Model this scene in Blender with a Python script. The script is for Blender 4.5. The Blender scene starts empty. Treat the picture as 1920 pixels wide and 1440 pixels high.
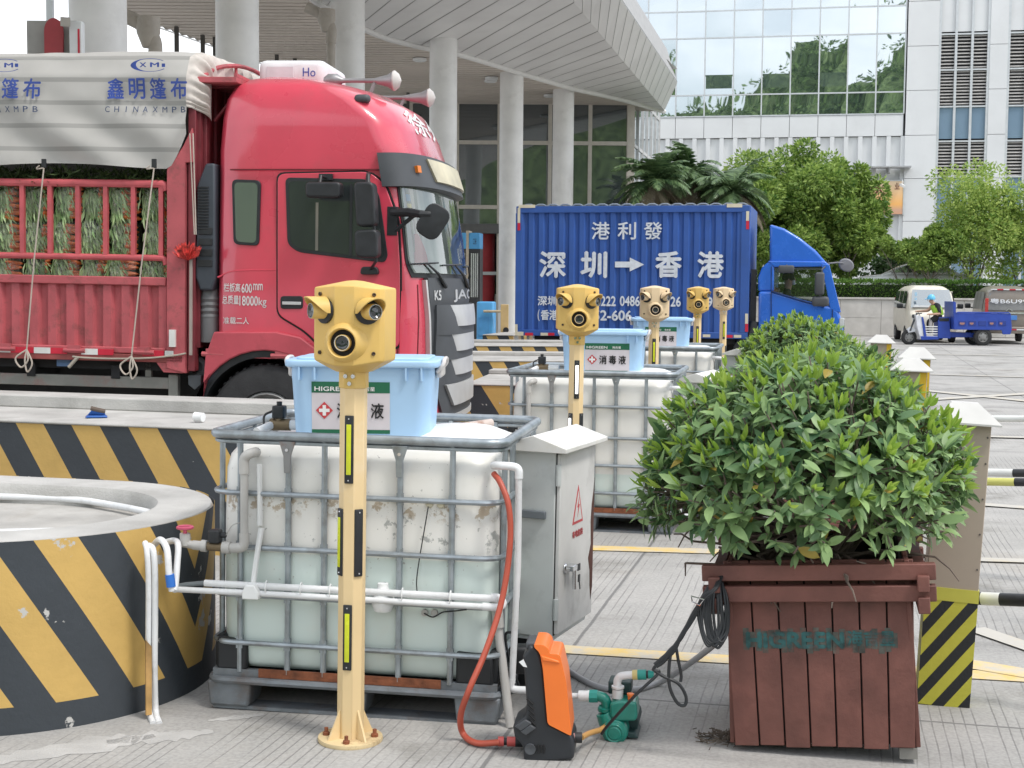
import bpy, bmesh, math, random
from mathutils import Vector, Matrix, Euler, noise
R = math.radians
S = bpy.context.scene
COL = S.collection
V3 = Vector
# ------------------------------------------------------------------ camera
F = 2600.0
PITCH, ROLL, CAMH = R(4.03), 0.008, 1.77
CAMROT = Matrix.Rotation(R(90) - PITCH, 3, 'X') @ Matrix.Rotation(ROLL, 3, 'Z')
cd = bpy.data.cameras.new('camera'); cam = bpy.data.objects.new('camera', cd); COL.objects.link(cam)
cam.matrix_world = Matrix.Translation((0, 0, CAMH)) @ CAMROT.to_4x4()
cd.sensor_width = 36; cd.lens = 36 * F / 1920; cd.clip_start = .05; cd.clip_end = 2000
S.camera = cam
# ------------------------------------------------------------------ sky, sun, exposure
SUN_EL, SUN_AZ = R(58), R(128)      # azimuth clockwise from +Y
w = bpy.data.worlds.new('World'); S.world = w; w.use_nodes = True
nt = w.node_tree; nt.nodes.clear()
def wn(t, **k):
    n = nt.nodes.new(t)
    for a, b in k.items(): setattr(n, a, b)
    return n
sky = wn('ShaderNodeTexSky', sky_type='NISHITA', sun_disc=False, sun_elevation=SUN_EL, sun_rotation=SUN_AZ, air_density=1.2, dust_density=2.0, ozone_density=1.0)
tc = wn('ShaderNodeTexCoord'); mp = wn('ShaderNodeMapping'); mp.inputs['Scale'].default_value = (1, 1, 2.2)
nz = wn('ShaderNodeTexNoise'); nz.inputs['Scale'].default_value = 2.2; nz.inputs['Detail'].default_value = 7; nz.inputs['Roughness'].default_value = .55
cr = wn('ShaderNodeValToRGB'); cr.color_ramp.elements[0].position = .36; cr.color_ramp.elements[0].color = (.3,)*3+(1,); cr.color_ramp.elements[1].position = .55; cr.color_ramp.elements[1].color = (1, 1, 1, 1)
mx = wn('ShaderNodeMix', data_type='RGBA'); mx.inputs['B'].default_value = (9.6, 10.0, 10.5, 1)
bg = wn('ShaderNodeBackground'); bg.inputs['Strength'].default_value = .1
wo = wn('ShaderNodeOutputWorld')
L = nt.links.new
L(tc.outputs['Generated'], mp.inputs['Vector']); L(mp.outputs[0], nz.inputs['Vector']); L(nz.outputs['Fac'], cr.inputs[0])
L(cr.outputs[0], mx.inputs['Factor']); L(sky.outputs[0], mx.inputs['A']); L(mx.outputs['Result'], bg.inputs[0]); L(bg.outputs[0], wo.inputs[0])
sd = bpy.data.lights.new('sun', 'SUN'); sd.energy = 1.35; sd.angle = R(12); sd.color = (1, .96, .9)
so = bpy.data.objects.new('sun', sd); COL.objects.link(so)
sdir = V3((math.cos(SUN_EL) * math.sin(SUN_AZ), math.cos(SUN_EL) * math.cos(SUN_AZ), math.sin(SUN_EL)))
so.rotation_euler = sdir.to_track_quat('Z', 'Y').to_euler(); so.location = (0, 0, 40)
vs = S.view_settings; vs.view_transform = 'Standard'; vs.look = 'None'; vs.exposure = 0.7; vs.gamma = 1
S.cycles.max_bounces = 6; S.cycles.diffuse_bounces = 3; S.cycles.glossy_bounces = 3; S.cycles.transmission_bounces = 4; S.cycles.transparent_max_bounces = 6
S.cycles.caustics_reflective = False; S.cycles.caustics_refractive = False
# ------------------------------------------------------------------ picture helpers (photo pixel -> place)
def ray(px, py): return CAMROT @ V3(((px - 960) / F, (720 - py) / F, -1))
def P(px, py, y):
    d = ray(px, py); return V3((0, 0, CAMH)) + d * (y / d.y)
def G(px, py, z=0):
    d = ray(px, py); return V3((0, 0, CAMH)) + d * ((z - CAMH) / d.z)
YAW = R(13.4)
UV = V3((math.sin(YAW), math.cos(YAW), 0)); VV = V3((math.cos(YAW), -math.sin(YAW), 0))
# ------------------------------------------------------------------ materials
MATS = {}
def mat(name, col, rough=.55, metal=0, var=.08, vs=5, bump=0, bs=60, coat=0, spec=.5, dirt=None, dscale=3, damt=.5, trans=0, emit=0):
    if name in MATS: return MATS[name]
    m = bpy.data.materials.new(name); m.use_nodes = True; MATS[name] = m
    n = m.node_tree; b = n.nodes['Principled BSDF']; l = n.links.new
    b.inputs['Roughness'].default_value = rough; b.inputs['Metallic'].default_value = metal
    b.inputs['Coat Weight'].default_value = coat; b.inputs['Coat Roughness'].default_value = .08; b.inputs['Specular IOR Level'].default_value = spec
    t = n.nodes.new('ShaderNodeTexCoord'); z = n.nodes.new('ShaderNodeTexNoise'); z.inputs['Scale'].default_value = vs; z.inputs['Detail'].default_value = 6
    l(t.outputs['Object'], z.inputs['Vector'])
    mr = n.nodes.new('ShaderNodeMapRange'); mr.inputs['From Min'].default_value = .3; mr.inputs['From Max'].default_value = .7
    mr.inputs['To Min'].default_value = 1 - var * 1.6; mr.inputs['To Max'].default_value = 1 + var
    l(z.outputs['Fac'], mr.inputs['Value'])
    hs = n.nodes.new('ShaderNodeHueSaturation'); hs.inputs['Color'].default_value = (*col, 1); l(mr.outputs[0], hs.inputs['Value'])
    out = hs.outputs[0]
    if dirt:
        z2 = n.nodes.new('ShaderNodeTexNoise'); z2.inputs['Scale'].default_value = dscale; z2.inputs['Detail'].default_value = 9; z2.inputs['Roughness'].default_value = .7
        l(t.outputs['Object'], z2.inputs['Vector'])
        r2 = n.nodes.new('ShaderNodeMapRange'); r2.inputs['From Min'].default_value = .52; r2.inputs['From Max'].default_value = .68; r2.inputs['To Max'].default_value = damt
        l(z2.outputs['Fac'], r2.inputs['Value'])
        mm = n.nodes.new('ShaderNodeMix'); mm.data_type = 'RGBA'; mm.inputs['B'].default_value = (*dirt, 1)
        l(r2.outputs[0], mm.inputs['Factor']); l(out, mm.inputs['A']); out = mm.outputs['Result']
    l(out, b.inputs['Base Color'])
    rr = n.nodes.new('ShaderNodeMapRange'); rr.inputs['To Min'].default_value = max(0, rough - .08); rr.inputs['To Max'].default_value = min(1, rough + .1)
    l(z.outputs['Fac'], rr.inputs['Value']); l(rr.outputs[0], b.inputs['Roughness'])
    if bump:
        z3 = n.nodes.new('ShaderNodeTexNoise'); z3.inputs['Scale'].default_value = bs; z3.inputs['Detail'].default_value = 4
        l(t.outputs['Object'], z3.inputs['Vector'])
        bp = n.nodes.new('ShaderNodeBump'); bp.inputs['Strength'].default_value = bump; bp.inputs['Distance'].default_value = .01
        l(z3.outputs['Fac'], bp.inputs['Height']); l(bp.outputs[0], b.inputs['Normal'])
    if trans: b.inputs['Transmission Weight'].default_value = trans
    if emit:
        b.inputs['Emission Color'].default_value = (*col, 1); b.inputs['Emission Strength'].default_value = emit
    return m
def srgb(r, g, b): return tuple(((c / 255) / 12.92 if c / 255 <= .04045 else ((c / 255 + .055) / 1.055) ** 2.4) for c in (r, g, b))
def nodes_of(m):
    n = m.node_tree; return n, n.nodes['Principled BSDF'], n.links.new
def glassmat(name, tint, refl=.3, rough=.03, wav=.02, wsc=.6):
    """coated window glass seen from outside: dark body, partial mirror, slightly wavy"""
    if name in MATS: return MATS[name]
    m = bpy.data.materials.new(name); m.use_nodes = True; MATS[name] = m
    n, b, l = nodes_of(m)
    b.inputs['Base Color'].default_value = (*tint, 1); b.inputs['Roughness'].default_value = .15
    g = n.nodes.new('ShaderNodeBsdfGlossy'); g.inputs['Roughness'].default_value = rough; g.inputs['Color'].default_value = (.93, .98, 1, 1)
    mxs = n.nodes.new('ShaderNodeMixShader'); fr = n.nodes.new('ShaderNodeFresnel'); fr.inputs['IOR'].default_value = 1.45
    ad = n.nodes.new('ShaderNodeMath'); ad.operation = 'ADD'; ad.inputs[1].default_value = refl; ad.use_clamp = True
    l(fr.outputs[0], ad.inputs[0]); l(ad.outputs[0], mxs.inputs[0]); l(b.outputs[0], mxs.inputs[1]); l(g.outputs[0], mxs.inputs[2])
    t = n.nodes.new('ShaderNodeTexCoord'); z = n.nodes.new('ShaderNodeTexNoise'); z.inputs['Scale'].default_value = wsc; z.inputs['Detail'].default_value = 1
    bp = n.nodes.new('ShaderNodeBump'); bp.inputs['Strength'].default_value = wav; bp.inputs['Distance'].default_value = 1
    l(t.outputs['Object'], z.inputs['Vector']); l(z.outputs['Fac'], bp.inputs['Height']); l(bp.outputs[0], g.inputs['Normal'])
    l(mxs.outputs[0], n.nodes['Material Output'].inputs[0])
    return m
# ------------------------------------------------------------------ mesh builder
class MB:
    def __init__(s): s.v = []; s.f = []; s.m = []
    def add(s, vs, fs, mi=0, M=None):
        o = len(s.v)
        s.v += [tuple(M @ V3(p)) if M is not None else tuple(p) for p in vs]
        s.f += [tuple(i + o for i in f) for f in fs]; s.m += [mi] * len(fs)
        return s
    def bb(s, x0, x1, y0, y1, z0, z1, mi=0, M=None):
        v = [(x0, y0, z0), (x1, y0, z0), (x1, y1, z0), (x0, y1, z0), (x0, y0, z1), (x1, y0, z1), (x1, y1, z1), (x0, y1, z1)]
        return s.add(v, [(3, 2, 1, 0), (4, 5, 6, 7), (0, 1, 5, 4), (1, 2, 6, 5), (2, 3, 7, 6), (3, 0, 4, 7)], mi, M)
    def box(s, c, d, mi=0, rot=None, M=None):
        T = Matrix.Translation(c)
        if rot: T = T @ Euler(rot).to_matrix().to_4x4()
        if M is not None: T = M @ T
        x, y, z = d[0] / 2, d[1] / 2, d[2] / 2
        return s.bb(-x, x, -y, y, -z, z, mi, T)
    def prism(s, poly, ax, a0, a1, mi=0, M=None):
        """2-D polygon pushed along axis ax ('x': poly is (y,z); 'y': (x,z); 'z': (x,y))"""
        def pt(p, a): return {'x': (a, p[0], p[1]), 'y': (p[0], a, p[1]), 'z': (p[0], p[1], a)}[ax]
        n = len(poly); v = [pt(p, a0) for p in poly] + [pt(p, a1) for p in poly]
        ar = sum(poly[i][0] * poly[(i + 1) % n][1] - poly[(i + 1) % n][0] * poly[i][1] for i in range(n))
        fl = (ar > 0) != (ax == 'y')
        A, B = tuple(range(n)), tuple(range(n, 2 * n))
        fs = [tuple(reversed(A)), B] + [(i, (i + 1) % n, n + (i + 1) % n, n + i) for i in range(n)]
        if (a1 < a0) == fl: fs = [tuple(reversed(f)) for f in fs]
        return s.add(v, fs, mi, M)
    def loft(s, rings, mi=0, cap=True, closed=True, M=None):
        n = len(rings[0]); v = [p for r in rings for p in r]; fs = []
        for k in range(len(rings) - 1):
            for i in range(n if closed else n - 1):
                j = (i + 1) % n
                fs.append((k * n + i, k * n + j, (k + 1) * n + j, (k + 1) * n + i))
        if cap and closed:
            fs.append(tuple(reversed(range(n)))); fs.append(tuple((len(rings) - 1) * n + i for i in range(n)))
        return s.add(v, fs, mi, M)
    def tube(s, pts, r, n=8, mi=0, closed=False, M=None, cap=True):
        pts = [V3(p) for p in pts]; rs = r if isinstance(r, (list, tuple)) else [r] * len(pts)
        N = len(pts); rings = []; up = None
        for i, p in enumerate(pts):
            if closed: t = pts[(i + 1) % N] - pts[i - 1]
            else: t = pts[min(i + 1, N - 1)] - pts[max(i - 1, 0)]
            if t.length < 1e-9: t = V3((0, 0, 1))
            t.normalize()
            if up is None:
                up = V3((0, 0, 1)) if abs(t.z) < .9 else V3((1, 0, 0))
            a = up - t * up.dot(t)
            if a.length < 1e-6: a = t.orthogonal()
            a.normalize(); up = a; b = t.cross(a)
            rings.append([p + (a * math.cos(2 * math.pi * k / n) + b * math.sin(2 * math.pi * k / n)) * rs[i] for k in range(n)])
        if closed: rings.append(rings[0])
        return s.loft(rings, mi, cap and not closed, True, M)
    def cyl(s, a, b, r0, r1=None, n=20, mi=0, M=None):
        return s.tube([a, b], [r0, r0 if r1 is None else r1], n, mi, M=M)
    def lathe(s, prof, n=24, mi=0, M=None, cap=True):
        rings = [[(r * math.cos(2 * math.pi * k / n), r * math.sin(2 * math.pi * k / n), z) for k in range(n)] for r, z in prof]
        return s.loft(rings, mi, cap, True, M)
    def grid(s, fn, nu, nv, mi=0, M=None, flip=False):
        v = [fn(i / nu, j / nv) for j in range(nv + 1) for i in range(nu + 1)]; fs = []
        for j in range(nv):
            for i in range(nu):
                a = j * (nu + 1) + i; f = (a, a + 1, a + nu + 2, a + nu + 1)
                fs.append(tuple(reversed(f)) if flip else f)
        return s.add(v, fs, mi, M)
    def rbox(s, c, d, r, mi=0, n=4, rz=None, M=None, taper=1.0):
        """box with rounded vertical edges and softened top and bottom"""
        x, y, z = d[0] / 2, d[1] / 2, d[2] / 2; rz = r if rz is None else rz
        def ring(ins, zz, k=1.0):
            out = []
            for cx, cy, a0 in ((1, 1, 0), (-1, 1, 90), (-1, -1, 180), (1, -1, 270)):
                for i in range(n + 1):
                    a = R(a0 + 90 * i / n); rr = max(r - ins, .001)
                    out.append((c[0] + k * (cx * (x - r) + rr * math.cos(a) + 0), c[1] + k * (cy * (y - r) + rr * math.sin(a)), c[2] + zz))
            return out
        rings = []
        for i in range(4): a = R(90 * i / 3); rings.append(ring(rz * (1 - math.sin(a)), -z + rz * (1 - math.cos(a)), taper))
        for i in range(4): a = R(90 * i / 3); rings.append(ring(rz * (1 - math.cos(a)), z - rz * (1 - math.sin(a)), 1.0))
        return s.loft(rings, mi, True, True, M)
    def build(s, name, mats, parent=None, bevel=0, seg=2, sharp=38, loc=None, rot=None, smooth=True):
        me = bpy.data.meshes.new(name); me.from_pydata(s.v, [], s.f)
        mats = mats if isinstance(mats, (list, tuple)) else [mats]
        for m in mats: me.materials.append(m)
        if len(mats) > 1: me.polygons.foreach_set('material_index', s.m)
        me.update()
        if smooth:
            me.shade_smooth()
            me.set_sharp_from_angle(angle=R(sharp))
        o = bpy.data.objects.new(name, me); COL.objects.link(o)
        if parent is not None: o.parent = parent
        if loc is not None: o.location = loc
        if rot is not None: o.rotation_euler = rot
        if bevel:
            b = o.modifiers.new('bevel', 'BEVEL'); b.width = bevel; b.segments = seg; b.limit_method = 'ANGLE'; b.angle_limit = R(35)
        return o
def tag(o, label, cat, group=None):
    o['label'] = label; o['category'] = cat
    if group: o['group'] = group
    return o
def thing(name, label, cat, loc=(0, 0, 0), rot=(0, 0, 0), group=None):
    o = bpy.data.objects.new(name, None); COL.objects.link(o); o.location = loc; o.rotation_euler = rot; o.empty_display_size = .2
    return tag(o, label, cat, group)
def struct(o): o['kind'] = 'structure'; return o
def stuff(o): o['kind'] = 'stuff'; return o
def copy_tree(o, parent=None, label=None, loc=None, rot=None):
    c = o.copy(); COL.objects.link(c)
    if parent is not None: c.parent = parent
    for ch in list(o.children): copy_tree(ch, c)
    if label: c['label'] = label
    if loc is not None: c.location = loc
    if rot is not None: c.rotation_euler = rot
    return c
_tx = {}
def text2d(body, bold=0):
    """flat letters as (u, v, lift): heavier strokes are the same letters laid again a little aside, each a hair higher"""
    k = (body, bold)
    if k in _tx: return _tx[k]
    c = bpy.data.curves.new('lettering', 'FONT'); c.body = body; c.size = 1; c.resolution_u = 3
    o = bpy.data.objects.new('lettering', c); COL.objects.link(o)
    dg = bpy.context.evaluated_depsgraph_get(); me = bpy.data.meshes.new_from_object(o.evaluated_get(dg))
    v0 = [(v.co.x, v.co.y) for v in me.vertices]; f0 = [tuple(p.vertices) for p in me.polygons]
    bpy.data.objects.remove(o); bpy.data.curves.remove(c); bpy.data.meshes.remove(me)
    sh = [(0, 0)] if not bold else [(0, 0), (bold, 0), (-bold, 0), (0, bold), (0, -bold)]
    vs, fs = [], []
    for i, (dx, dy) in enumerate(sh):
        n = len(vs); vs += [(x + dx, y + dy, i) for x, y in v0]; fs += [tuple(q + n for q in f) for f in f0]
    x0 = min(v[0] for v in vs); x1 = max(v[0] for v in vs); y0 = min(v[1] for v in vs); y1 = max(v[1] for v in vs)
    _tx[k] = ([((a - x0) / (x1 - x0), (b - y0) / (y1 - y0), q) for a, b, q in vs], fs, (x1 - x0) / (y1 - y0)); return _tx[k]
def add_text(mb, body, fn, mi=0, bold=0, lift=.0004, keep=None):
    """fn maps (u, v) in 0..1 of the words' own box to a point; keep = width/height of that box to hold the letters' own proportions"""
    vs, fs, asp = text2d(body, bold); k = 1 if keep is None else min(1, asp / keep); out = []
    for a, b, q in vs:
        a = .5 + (a - .5) * k; p_ = V3(fn(a, b))
        if q: n_ = (V3(fn(a + .01, b)) - p_).cross(V3(fn(a, b + .01)) - p_).normalized(); p_ = p_ + n_ * lift * q
        out.append(tuple(p_))
    mb.add(out, fs, mi)
def bez(pts, n=8, closed=False):
    """Catmull-Rom through points"""
    p = [V3(q) for q in pts]; out = []; N = len(p)
    for i in range(N if closed else N - 1):
        a, b, c, d = (p[(i - 1) % N] if closed or i else p[0] * 2 - p[1]), p[i], p[(i + 1) % N], (p[(i + 2) % N] if closed or i + 2 < N else p[-1] * 2 - p[-2])
        for k in range(n):
            t = k / n
            out.append(.5 * ((2 * b) + (c - a) * t + (2 * a - 5 * b + 4 * c - d) * t * t + (3 * b - 3 * c + d - a) * t ** 3))
    if not closed: out.append(p[-1])
    return out
# common materials
M_white = mat('white_paint', (.78, .79, .79), .45, var=.04)
M_black = mat('black_plastic', (.018, .02, .023), .45, var=.2, vs=12)
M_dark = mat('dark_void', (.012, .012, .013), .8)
M_rubber = mat('tyre_rubber', (.03, .03, .032), .85, var=.2, vs=9, bump=.3)
M_steel = mat('galvanised_steel', (.36, .40, .43), .42, .75, var=.15, vs=14, dirt=(.2, .2, .19), dscale=9, damt=.6)
M_chrome = mat('bright_metal', (.75, .76, .78), .2, 1.0)
M_conc = mat('concrete', (.47, .46, .44), .9, var=.12, vs=3, bump=.35, bs=90, dirt=(.3, .29, .27), dscale=2.2, damt=.55)
M_pvc = mat('white_pvc_pipe', (.74, .75, .76), .4, var=.05, vs=8, dirt=(.45, .43, .4), dscale=14, damt=.35)
M_gpvc = mat('grey_pvc_pipe', (.47, .46, .44), .5, var=.07)
# ================================================================== ground
def ground_mat():
    m = bpy.data.materials.new('grooved_concrete_ground'); m.use_nodes = True
    n, b, l = nodes_of(m); N = n.nodes.new
    def math_(op, a, bb=None, c=None):
        x = N('ShaderNodeMath'); x.operation = op
        for i, q in enumerate((a, bb, c)):
            if q is None: continue
            if isinstance(q, (int, float)): x.inputs[i].default_value = q
            else: l(q, x.inputs[i])
        return x.outputs[0]
    def noise_(sc, det=5, rough=.55, vec=None):
        z = N('ShaderNodeTexNoise'); z.inputs['Scale'].default_value = sc; z.inputs['Detail'].default_value = det; z.inputs['Roughness'].default_value = rough
        l(vec, z.inputs['Vector']); return z.outputs['Fac']
    def rng(v, a, b2, c=0, d=1):
        r = N('ShaderNodeMapRange'); r.interpolation_type = 'SMOOTHSTEP'
        for k, q in zip(('From Min', 'From Max', 'To Min', 'To Max'), (a, b2, c, d)): r.inputs[k].default_value = q
        l(v, r.inputs['Value']); return r.outputs[0]
    t = N('ShaderNodeTexCoord'); mp = N('ShaderNodeMapping'); mp.inputs['Rotation'].default_value = (0, 0, YAW); l(t.outputs['Object'], mp.inputs[0])
    sx = N('ShaderNodeSeparateXYZ'); l(mp.outputs[0], sx.inputs[0]); v, u = sx.outputs[0], sx.outputs[1]
    big = noise_(.35, 6, .6, t.outputs['Object']); mid = noise_(1.7, 8, .65, t.outputs['Object']); fine = noise_(55, 3, .6, t.outputs['Object'])
    # grooves across the lane, worn away in patches
    wob = math_('MULTIPLY', math_('SUBTRACT', noise_(.8, 2, .5, mp.outputs[0]), .5), .05)
    fr = math_('FRACT', math_('DIVIDE', math_('ADD', v, wob), .043))
    line = math_('MULTIPLY', rng(fr, 0, .04), rng(fr, .13, .19, 1, 0))
    seg = N('ShaderNodeMapping'); seg.inputs['Scale'].default_value = (9, .55, 1); l(mp.outputs[0], seg.inputs[0])
    gone = rng(noise_(1, 2, .5, seg.outputs[0]), .36, .5); patch = rng(noise_(.75, 4, .6, t.outputs['Object']), .42, .56, .08, 1)
    gm = math_('MULTIPLY', math_('MULTIPLY', line, gone), patch)
    vj = G(1205, 1040).dot(VV); uj = G(930, 1290).dot(UV)
    def joint(c, off, per, wd):
        q = math_('ABSOLUTE', math_('SUBTRACT', math_('FRACT', math_('ADD', math_('DIVIDE', math_('SUBTRACT', math_('ADD', c, math_('MULTIPLY', math_('SUBTRACT', mid, .5), .02)), off), per), .5)), .5))
        return rng(math_('MULTIPLY', q, per), wd * .4, wd, 1, 0)
    jm = math_('MAXIMUM', joint(v, vj, 4.2, .013), joint(u, uj, 6.0, .011))
    ramp = N('ShaderNodeValToRGB'); ramp.color_ramp.elements[0].position = .3; ramp.color_ramp.elements[0].color = (.29, .285, .275, 1); ramp.color_ramp.elements[1].position = .66; ramp.color_ramp.elements[1].color = (.445, .43, .41, 1)
    l(math_('ADD', math_('MULTIPLY', big, .45), math_('MULTIPLY', mid, .55)), ramp.inputs[0])
    warm = N('ShaderNodeMix'); warm.data_type = 'RGBA'; warm.inputs['B'].default_value = (.42, .36, .29, 1); l(rng(noise_(.6, 5, .6, mp.outputs[0]), .55, .75, 0, .5), warm.inputs['Factor']); l(ramp.outputs[0], warm.inputs['A'])
    stain = N('ShaderNodeMix'); stain.data_type = 'RGBA'; stain.inputs['B'].default_value = (.22, .21, .19, 1); l(rng(noise_(.9, 9, .7, t.outputs['Object']), .50, .66, 0, .75), stain.inputs['Factor']); l(warm.outputs['Result'], stain.inputs['A'])
    tmap = N('ShaderNodeMapping'); tmap.inputs['Scale'].default_value = (.16, 2.4, 1); l(mp.outputs[0], tmap.inputs[0])
    tyre = N('ShaderNodeMix'); tyre.data_type = 'RGBA'; tyre.inputs['B'].default_value = (.17, .165, .16, 1); l(math_('MULTIPLY', rng(noise_(1, 5, .6, tmap.outputs[0]), .52, .66, 0, .55), rng(noise_(.5, 3, .5, t.outputs['Object']), .4, .6)), tyre.inputs['Factor']); l(stain.outputs['Result'], tyre.inputs['A'])
    dk = N('ShaderNodeMix'); dk.data_type = 'RGBA'; dk.inputs['B'].default_value = (.1, .1, .1, 1)
    l(math_('MAXIMUM', math_('MULTIPLY', gm, .45), math_('MULTIPLY', jm, .7)), dk.inputs['Factor']); l(tyre.outputs['Result'], dk.inputs['A'])
    sp = N('ShaderNodeHueSaturation'); l(rng(fine, .3, .7, .88, 1.1), sp.inputs['Value']); l(dk.outputs['Result'], sp.inputs['Color']); l(sp.outputs[0], b.inputs['Base Color'])
    b.inputs['Roughness'].default_value = .85
    bp = N('ShaderNodeBump'); bp.inputs['Strength'].default_value = .5; bp.inputs['Distance'].default_value = .004
    l(math_('SUBTRACT', math_('MULTIPLY', fine, .5), math_('MAXIMUM', gm, jm)), bp.inputs['Height']); l(bp.outputs[0], b.inputs['Normal'])
    return m
g = MB(); g.grid(lambda a, b: (-90 + 180 * a, -60 + 160 * b, 0), 20, 20)
struct(g.build('ground', ground_mat(), smooth=False))
def worn_paint(name, col, lo=.38, hi=.6):
    m = mat(name, col, .7, var=.1); n, b, l = nodes_of(m)
    t = n.nodes.new('ShaderNodeTexCoord'); z = n.nodes.new('ShaderNodeTexNoise'); z.inputs['Scale'].default_value = 5; z.inputs['Detail'].default_value = 10; z.inputs['Roughness'].default_value = .72
    l(t.outputs['Object'], z.inputs[0]); r = n.nodes.new('ShaderNodeMapRange'); r.inputs['From Min'].default_value = lo; r.inputs['From Max'].default_value = hi; r.inputs['To Max'].default_value = .85
    l(z.outputs['Fac'], r.inputs['Value']); q = n.nodes.new('ShaderNodeMix'); q.data_type = 'RGBA'; q.inputs['B'].default_value = (.47, .465, .45, 1)
    src = b.inputs['Base Color'].links[0].from_socket; l(r.outputs[0], q.inputs[0]); l(src, q.inputs['A']); l(q.outputs['Result'], b.inputs['Base Color']); return m
M_yel = worn_paint('worn_yellow_road_paint', (.80, .56, .16)); M_yel2 = worn_paint('faded_yellow_road_paint', (.66, .54, .33), .26, .5); M_wht = worn_paint('worn_white_road_paint', (.72, .71, .68), .3, .55)
mk = MB(); mkw = MB(); lift_n = [0]
def stripe(mb, a, b, wd, lift=.004):
    a, b = V3(a), V3(b); d = (b - a).normalized(); q = V3((-d.y, d.x, 0)) * wd / 2
    n = 12; lift_n[0] += 1; lift += .0012 * lift_n[0]
    mb.add([tuple(a.lerp(b, i / n) + q * s + V3((0, 0, lift))) for i in range(n + 1) for s in (-1, 1)], [(2 * i, 2 * i + 2, 2 * i + 3, 2 * i + 1) for i in range(n)])
def px_line(mb, p, q, wd, ext0=0, ext1=0):
    a, b = G(*p), G(*q); d = (b - a).normalized(); stripe(mb, a - d * ext0, b + d * ext1, wd)
px_line(mk, (1062, 1219), (1370, 1238), .15, .1, 2.6)
px_line(mk, (1080, 1028), (1335, 1035), .17, 1.2, .5)
px_line(mk, (1835, 1250), (1918, 1264), .16, .05, 3)
px_line(mkw, (1840, 1185), (1918, 1212), .13, .05, 3)
px_line(mkw, (1850, 948), (1918, 953), .15, .5, 6); px_line(mkw, (1850, 1052), (1918, 1054), .13, .3, 6)
for k, (p, q) in enumerate((((1750, 703), (1915, 708)), ((1752, 735), (1915, 752)), ((1752, 750), (1915, 740)), ((1752, 818), (1915, 822)), ((1690, 664), (1915, 668)))):
    px_line(mkw, p, q, (.2, .26, .26, .18, .2, .26, .26, .16)[k], 1, 8)
struct(mk.build('yellow_road_marking', M_yel, smooth=False)); struct(mkw.build('faded_road_marking', M_yel2, smooth=False))
# patches of spilt mortar on the ground by the near island
pt = MB(); rnd = random.Random(5)
for (p, q, w_) in (((-20, 1428), (290, 1380), .17), ((200, 1392), (400, 1372), .12), ((390, 1352), (495, 1340), .05)):
    a, b = G(*p), G(*q); n = 16; d = (b - a); s_ = V3((-d.y, d.x, 0)).normalized(); vs_ = []
    for i in range(n + 1):
        t = i / n; c = a.lerp(b, t); k = w_ * (.35 + .65 * math.sin(math.pi * min(1, max(0.02, t)))) * rnd.uniform(.6, 1.2)
        vs_ += [tuple(c + s_ * k * rnd.uniform(.4, .7) + V3((0, 0, .0015))), tuple(c - s_ * k * rnd.uniform(.45, .65) + V3((0, 0, .0015)))]
    pt.add(vs_, [(2 * i + 1, 2 * i + 3, 2 * i + 2, 2 * i) for i in range(n)])
struct(pt.build('mortar_patches', mat('spilt_mortar', (.47, .46, .445), .9, var=.12, bump=.5, bs=120), smooth=False))
# ================================================================== striped traffic islands
def hazard(name, yel, blk, period, slope, z0=.1, duty=.5, mirror=None, chip=.66, sgn=1):
    m = bpy.data.materials.new(name); m.use_nodes = True; n, b, l = nodes_of(m); N = n.nodes.new
    uv = N('ShaderNodeUVMap'); uv.uv_map = 'run'; sx = N('ShaderNodeSeparateXYZ'); l(uv.outputs[0], sx.inputs[0])
    def M2(op, a, c=None):
        x = N('ShaderNodeMath'); x.operation = op
        for i, q in enumerate((a, c)):
            if q is None: continue
            if isinstance(q, (int, float)): x.inputs[i].default_value = q
            else: l(q, x.inputs[i])
        return x.outputs[0]
    s_ = sx.outputs[0]
    if mirror is not None: s_ = M2('MULTIPLY', M2('ABSOLUTE', M2('SUBTRACT', s_, mirror)), -1)
    f = M2('FRACT', M2('DIVIDE', M2('ADD', s_, M2('MULTIPLY', sx.outputs[1], -slope)), period))
    msk = M2('MULTIPLY', M2('LESS_THAN', f, duty), M2('GREATER_THAN', sx.outputs[1], z0))
    tcx = N('ShaderNodeTexCoord')
    def nz_(sc, det, ro=.6):
        z = N('ShaderNodeTexNoise'); z.inputs['Scale'].default_value = sc; z.inputs['Detail'].default_value = det; z.inputs['Roughness'].default_value = ro; l(tcx.outputs['Object'], z.inputs['Vector']); return z.outputs['Fac']
    c1 = N('ShaderNodeMix'); c1.data_type = 'RGBA'; c1.inputs['A'].default_value = (*blk, 1); c1.inputs['B'].default_value = (*yel, 1); l(msk, c1.inputs[0])
    hv = N('ShaderNodeHueSaturation'); r0 = N('ShaderNodeMapRange'); r0.inputs['To Min'].default_value = .75; r0.inputs['To Max'].default_value = 1.2; l(nz_(4, 6), r0.inputs[0]); l(r0.outputs[0], hv.inputs['Value']); l(c1.outputs['Result'], hv.inputs['Color'])
    c2 = N('ShaderNodeMix'); c2.data_type = 'RGBA'; c2.inputs['B'].default_value = (.52, .51, .49, 1)
    r1 = N('ShaderNodeMapRange'); r1.inputs['From Min'].default_value = chip; r1.inputs['From Max'].default_value = chip + .015; l(nz_(5.5, 8, .62), r1.inputs[0]); l(r1.outputs[0], c2.inputs[0]); l(hv.outputs[0], c2.inputs['A'])
    l(c2.outputs['Result'], b.inputs['Base Color']); b.inputs['Roughness'].default_value = .6
    bp = N('ShaderNodeBump'); bp.inputs['Strength'].default_value = .25; bp.inputs['Distance'].default_value = .01; l(nz_(30, 5), bp.inputs['Height']); l(bp.outputs[0], b.inputs['Normal'])
    return m
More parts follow.
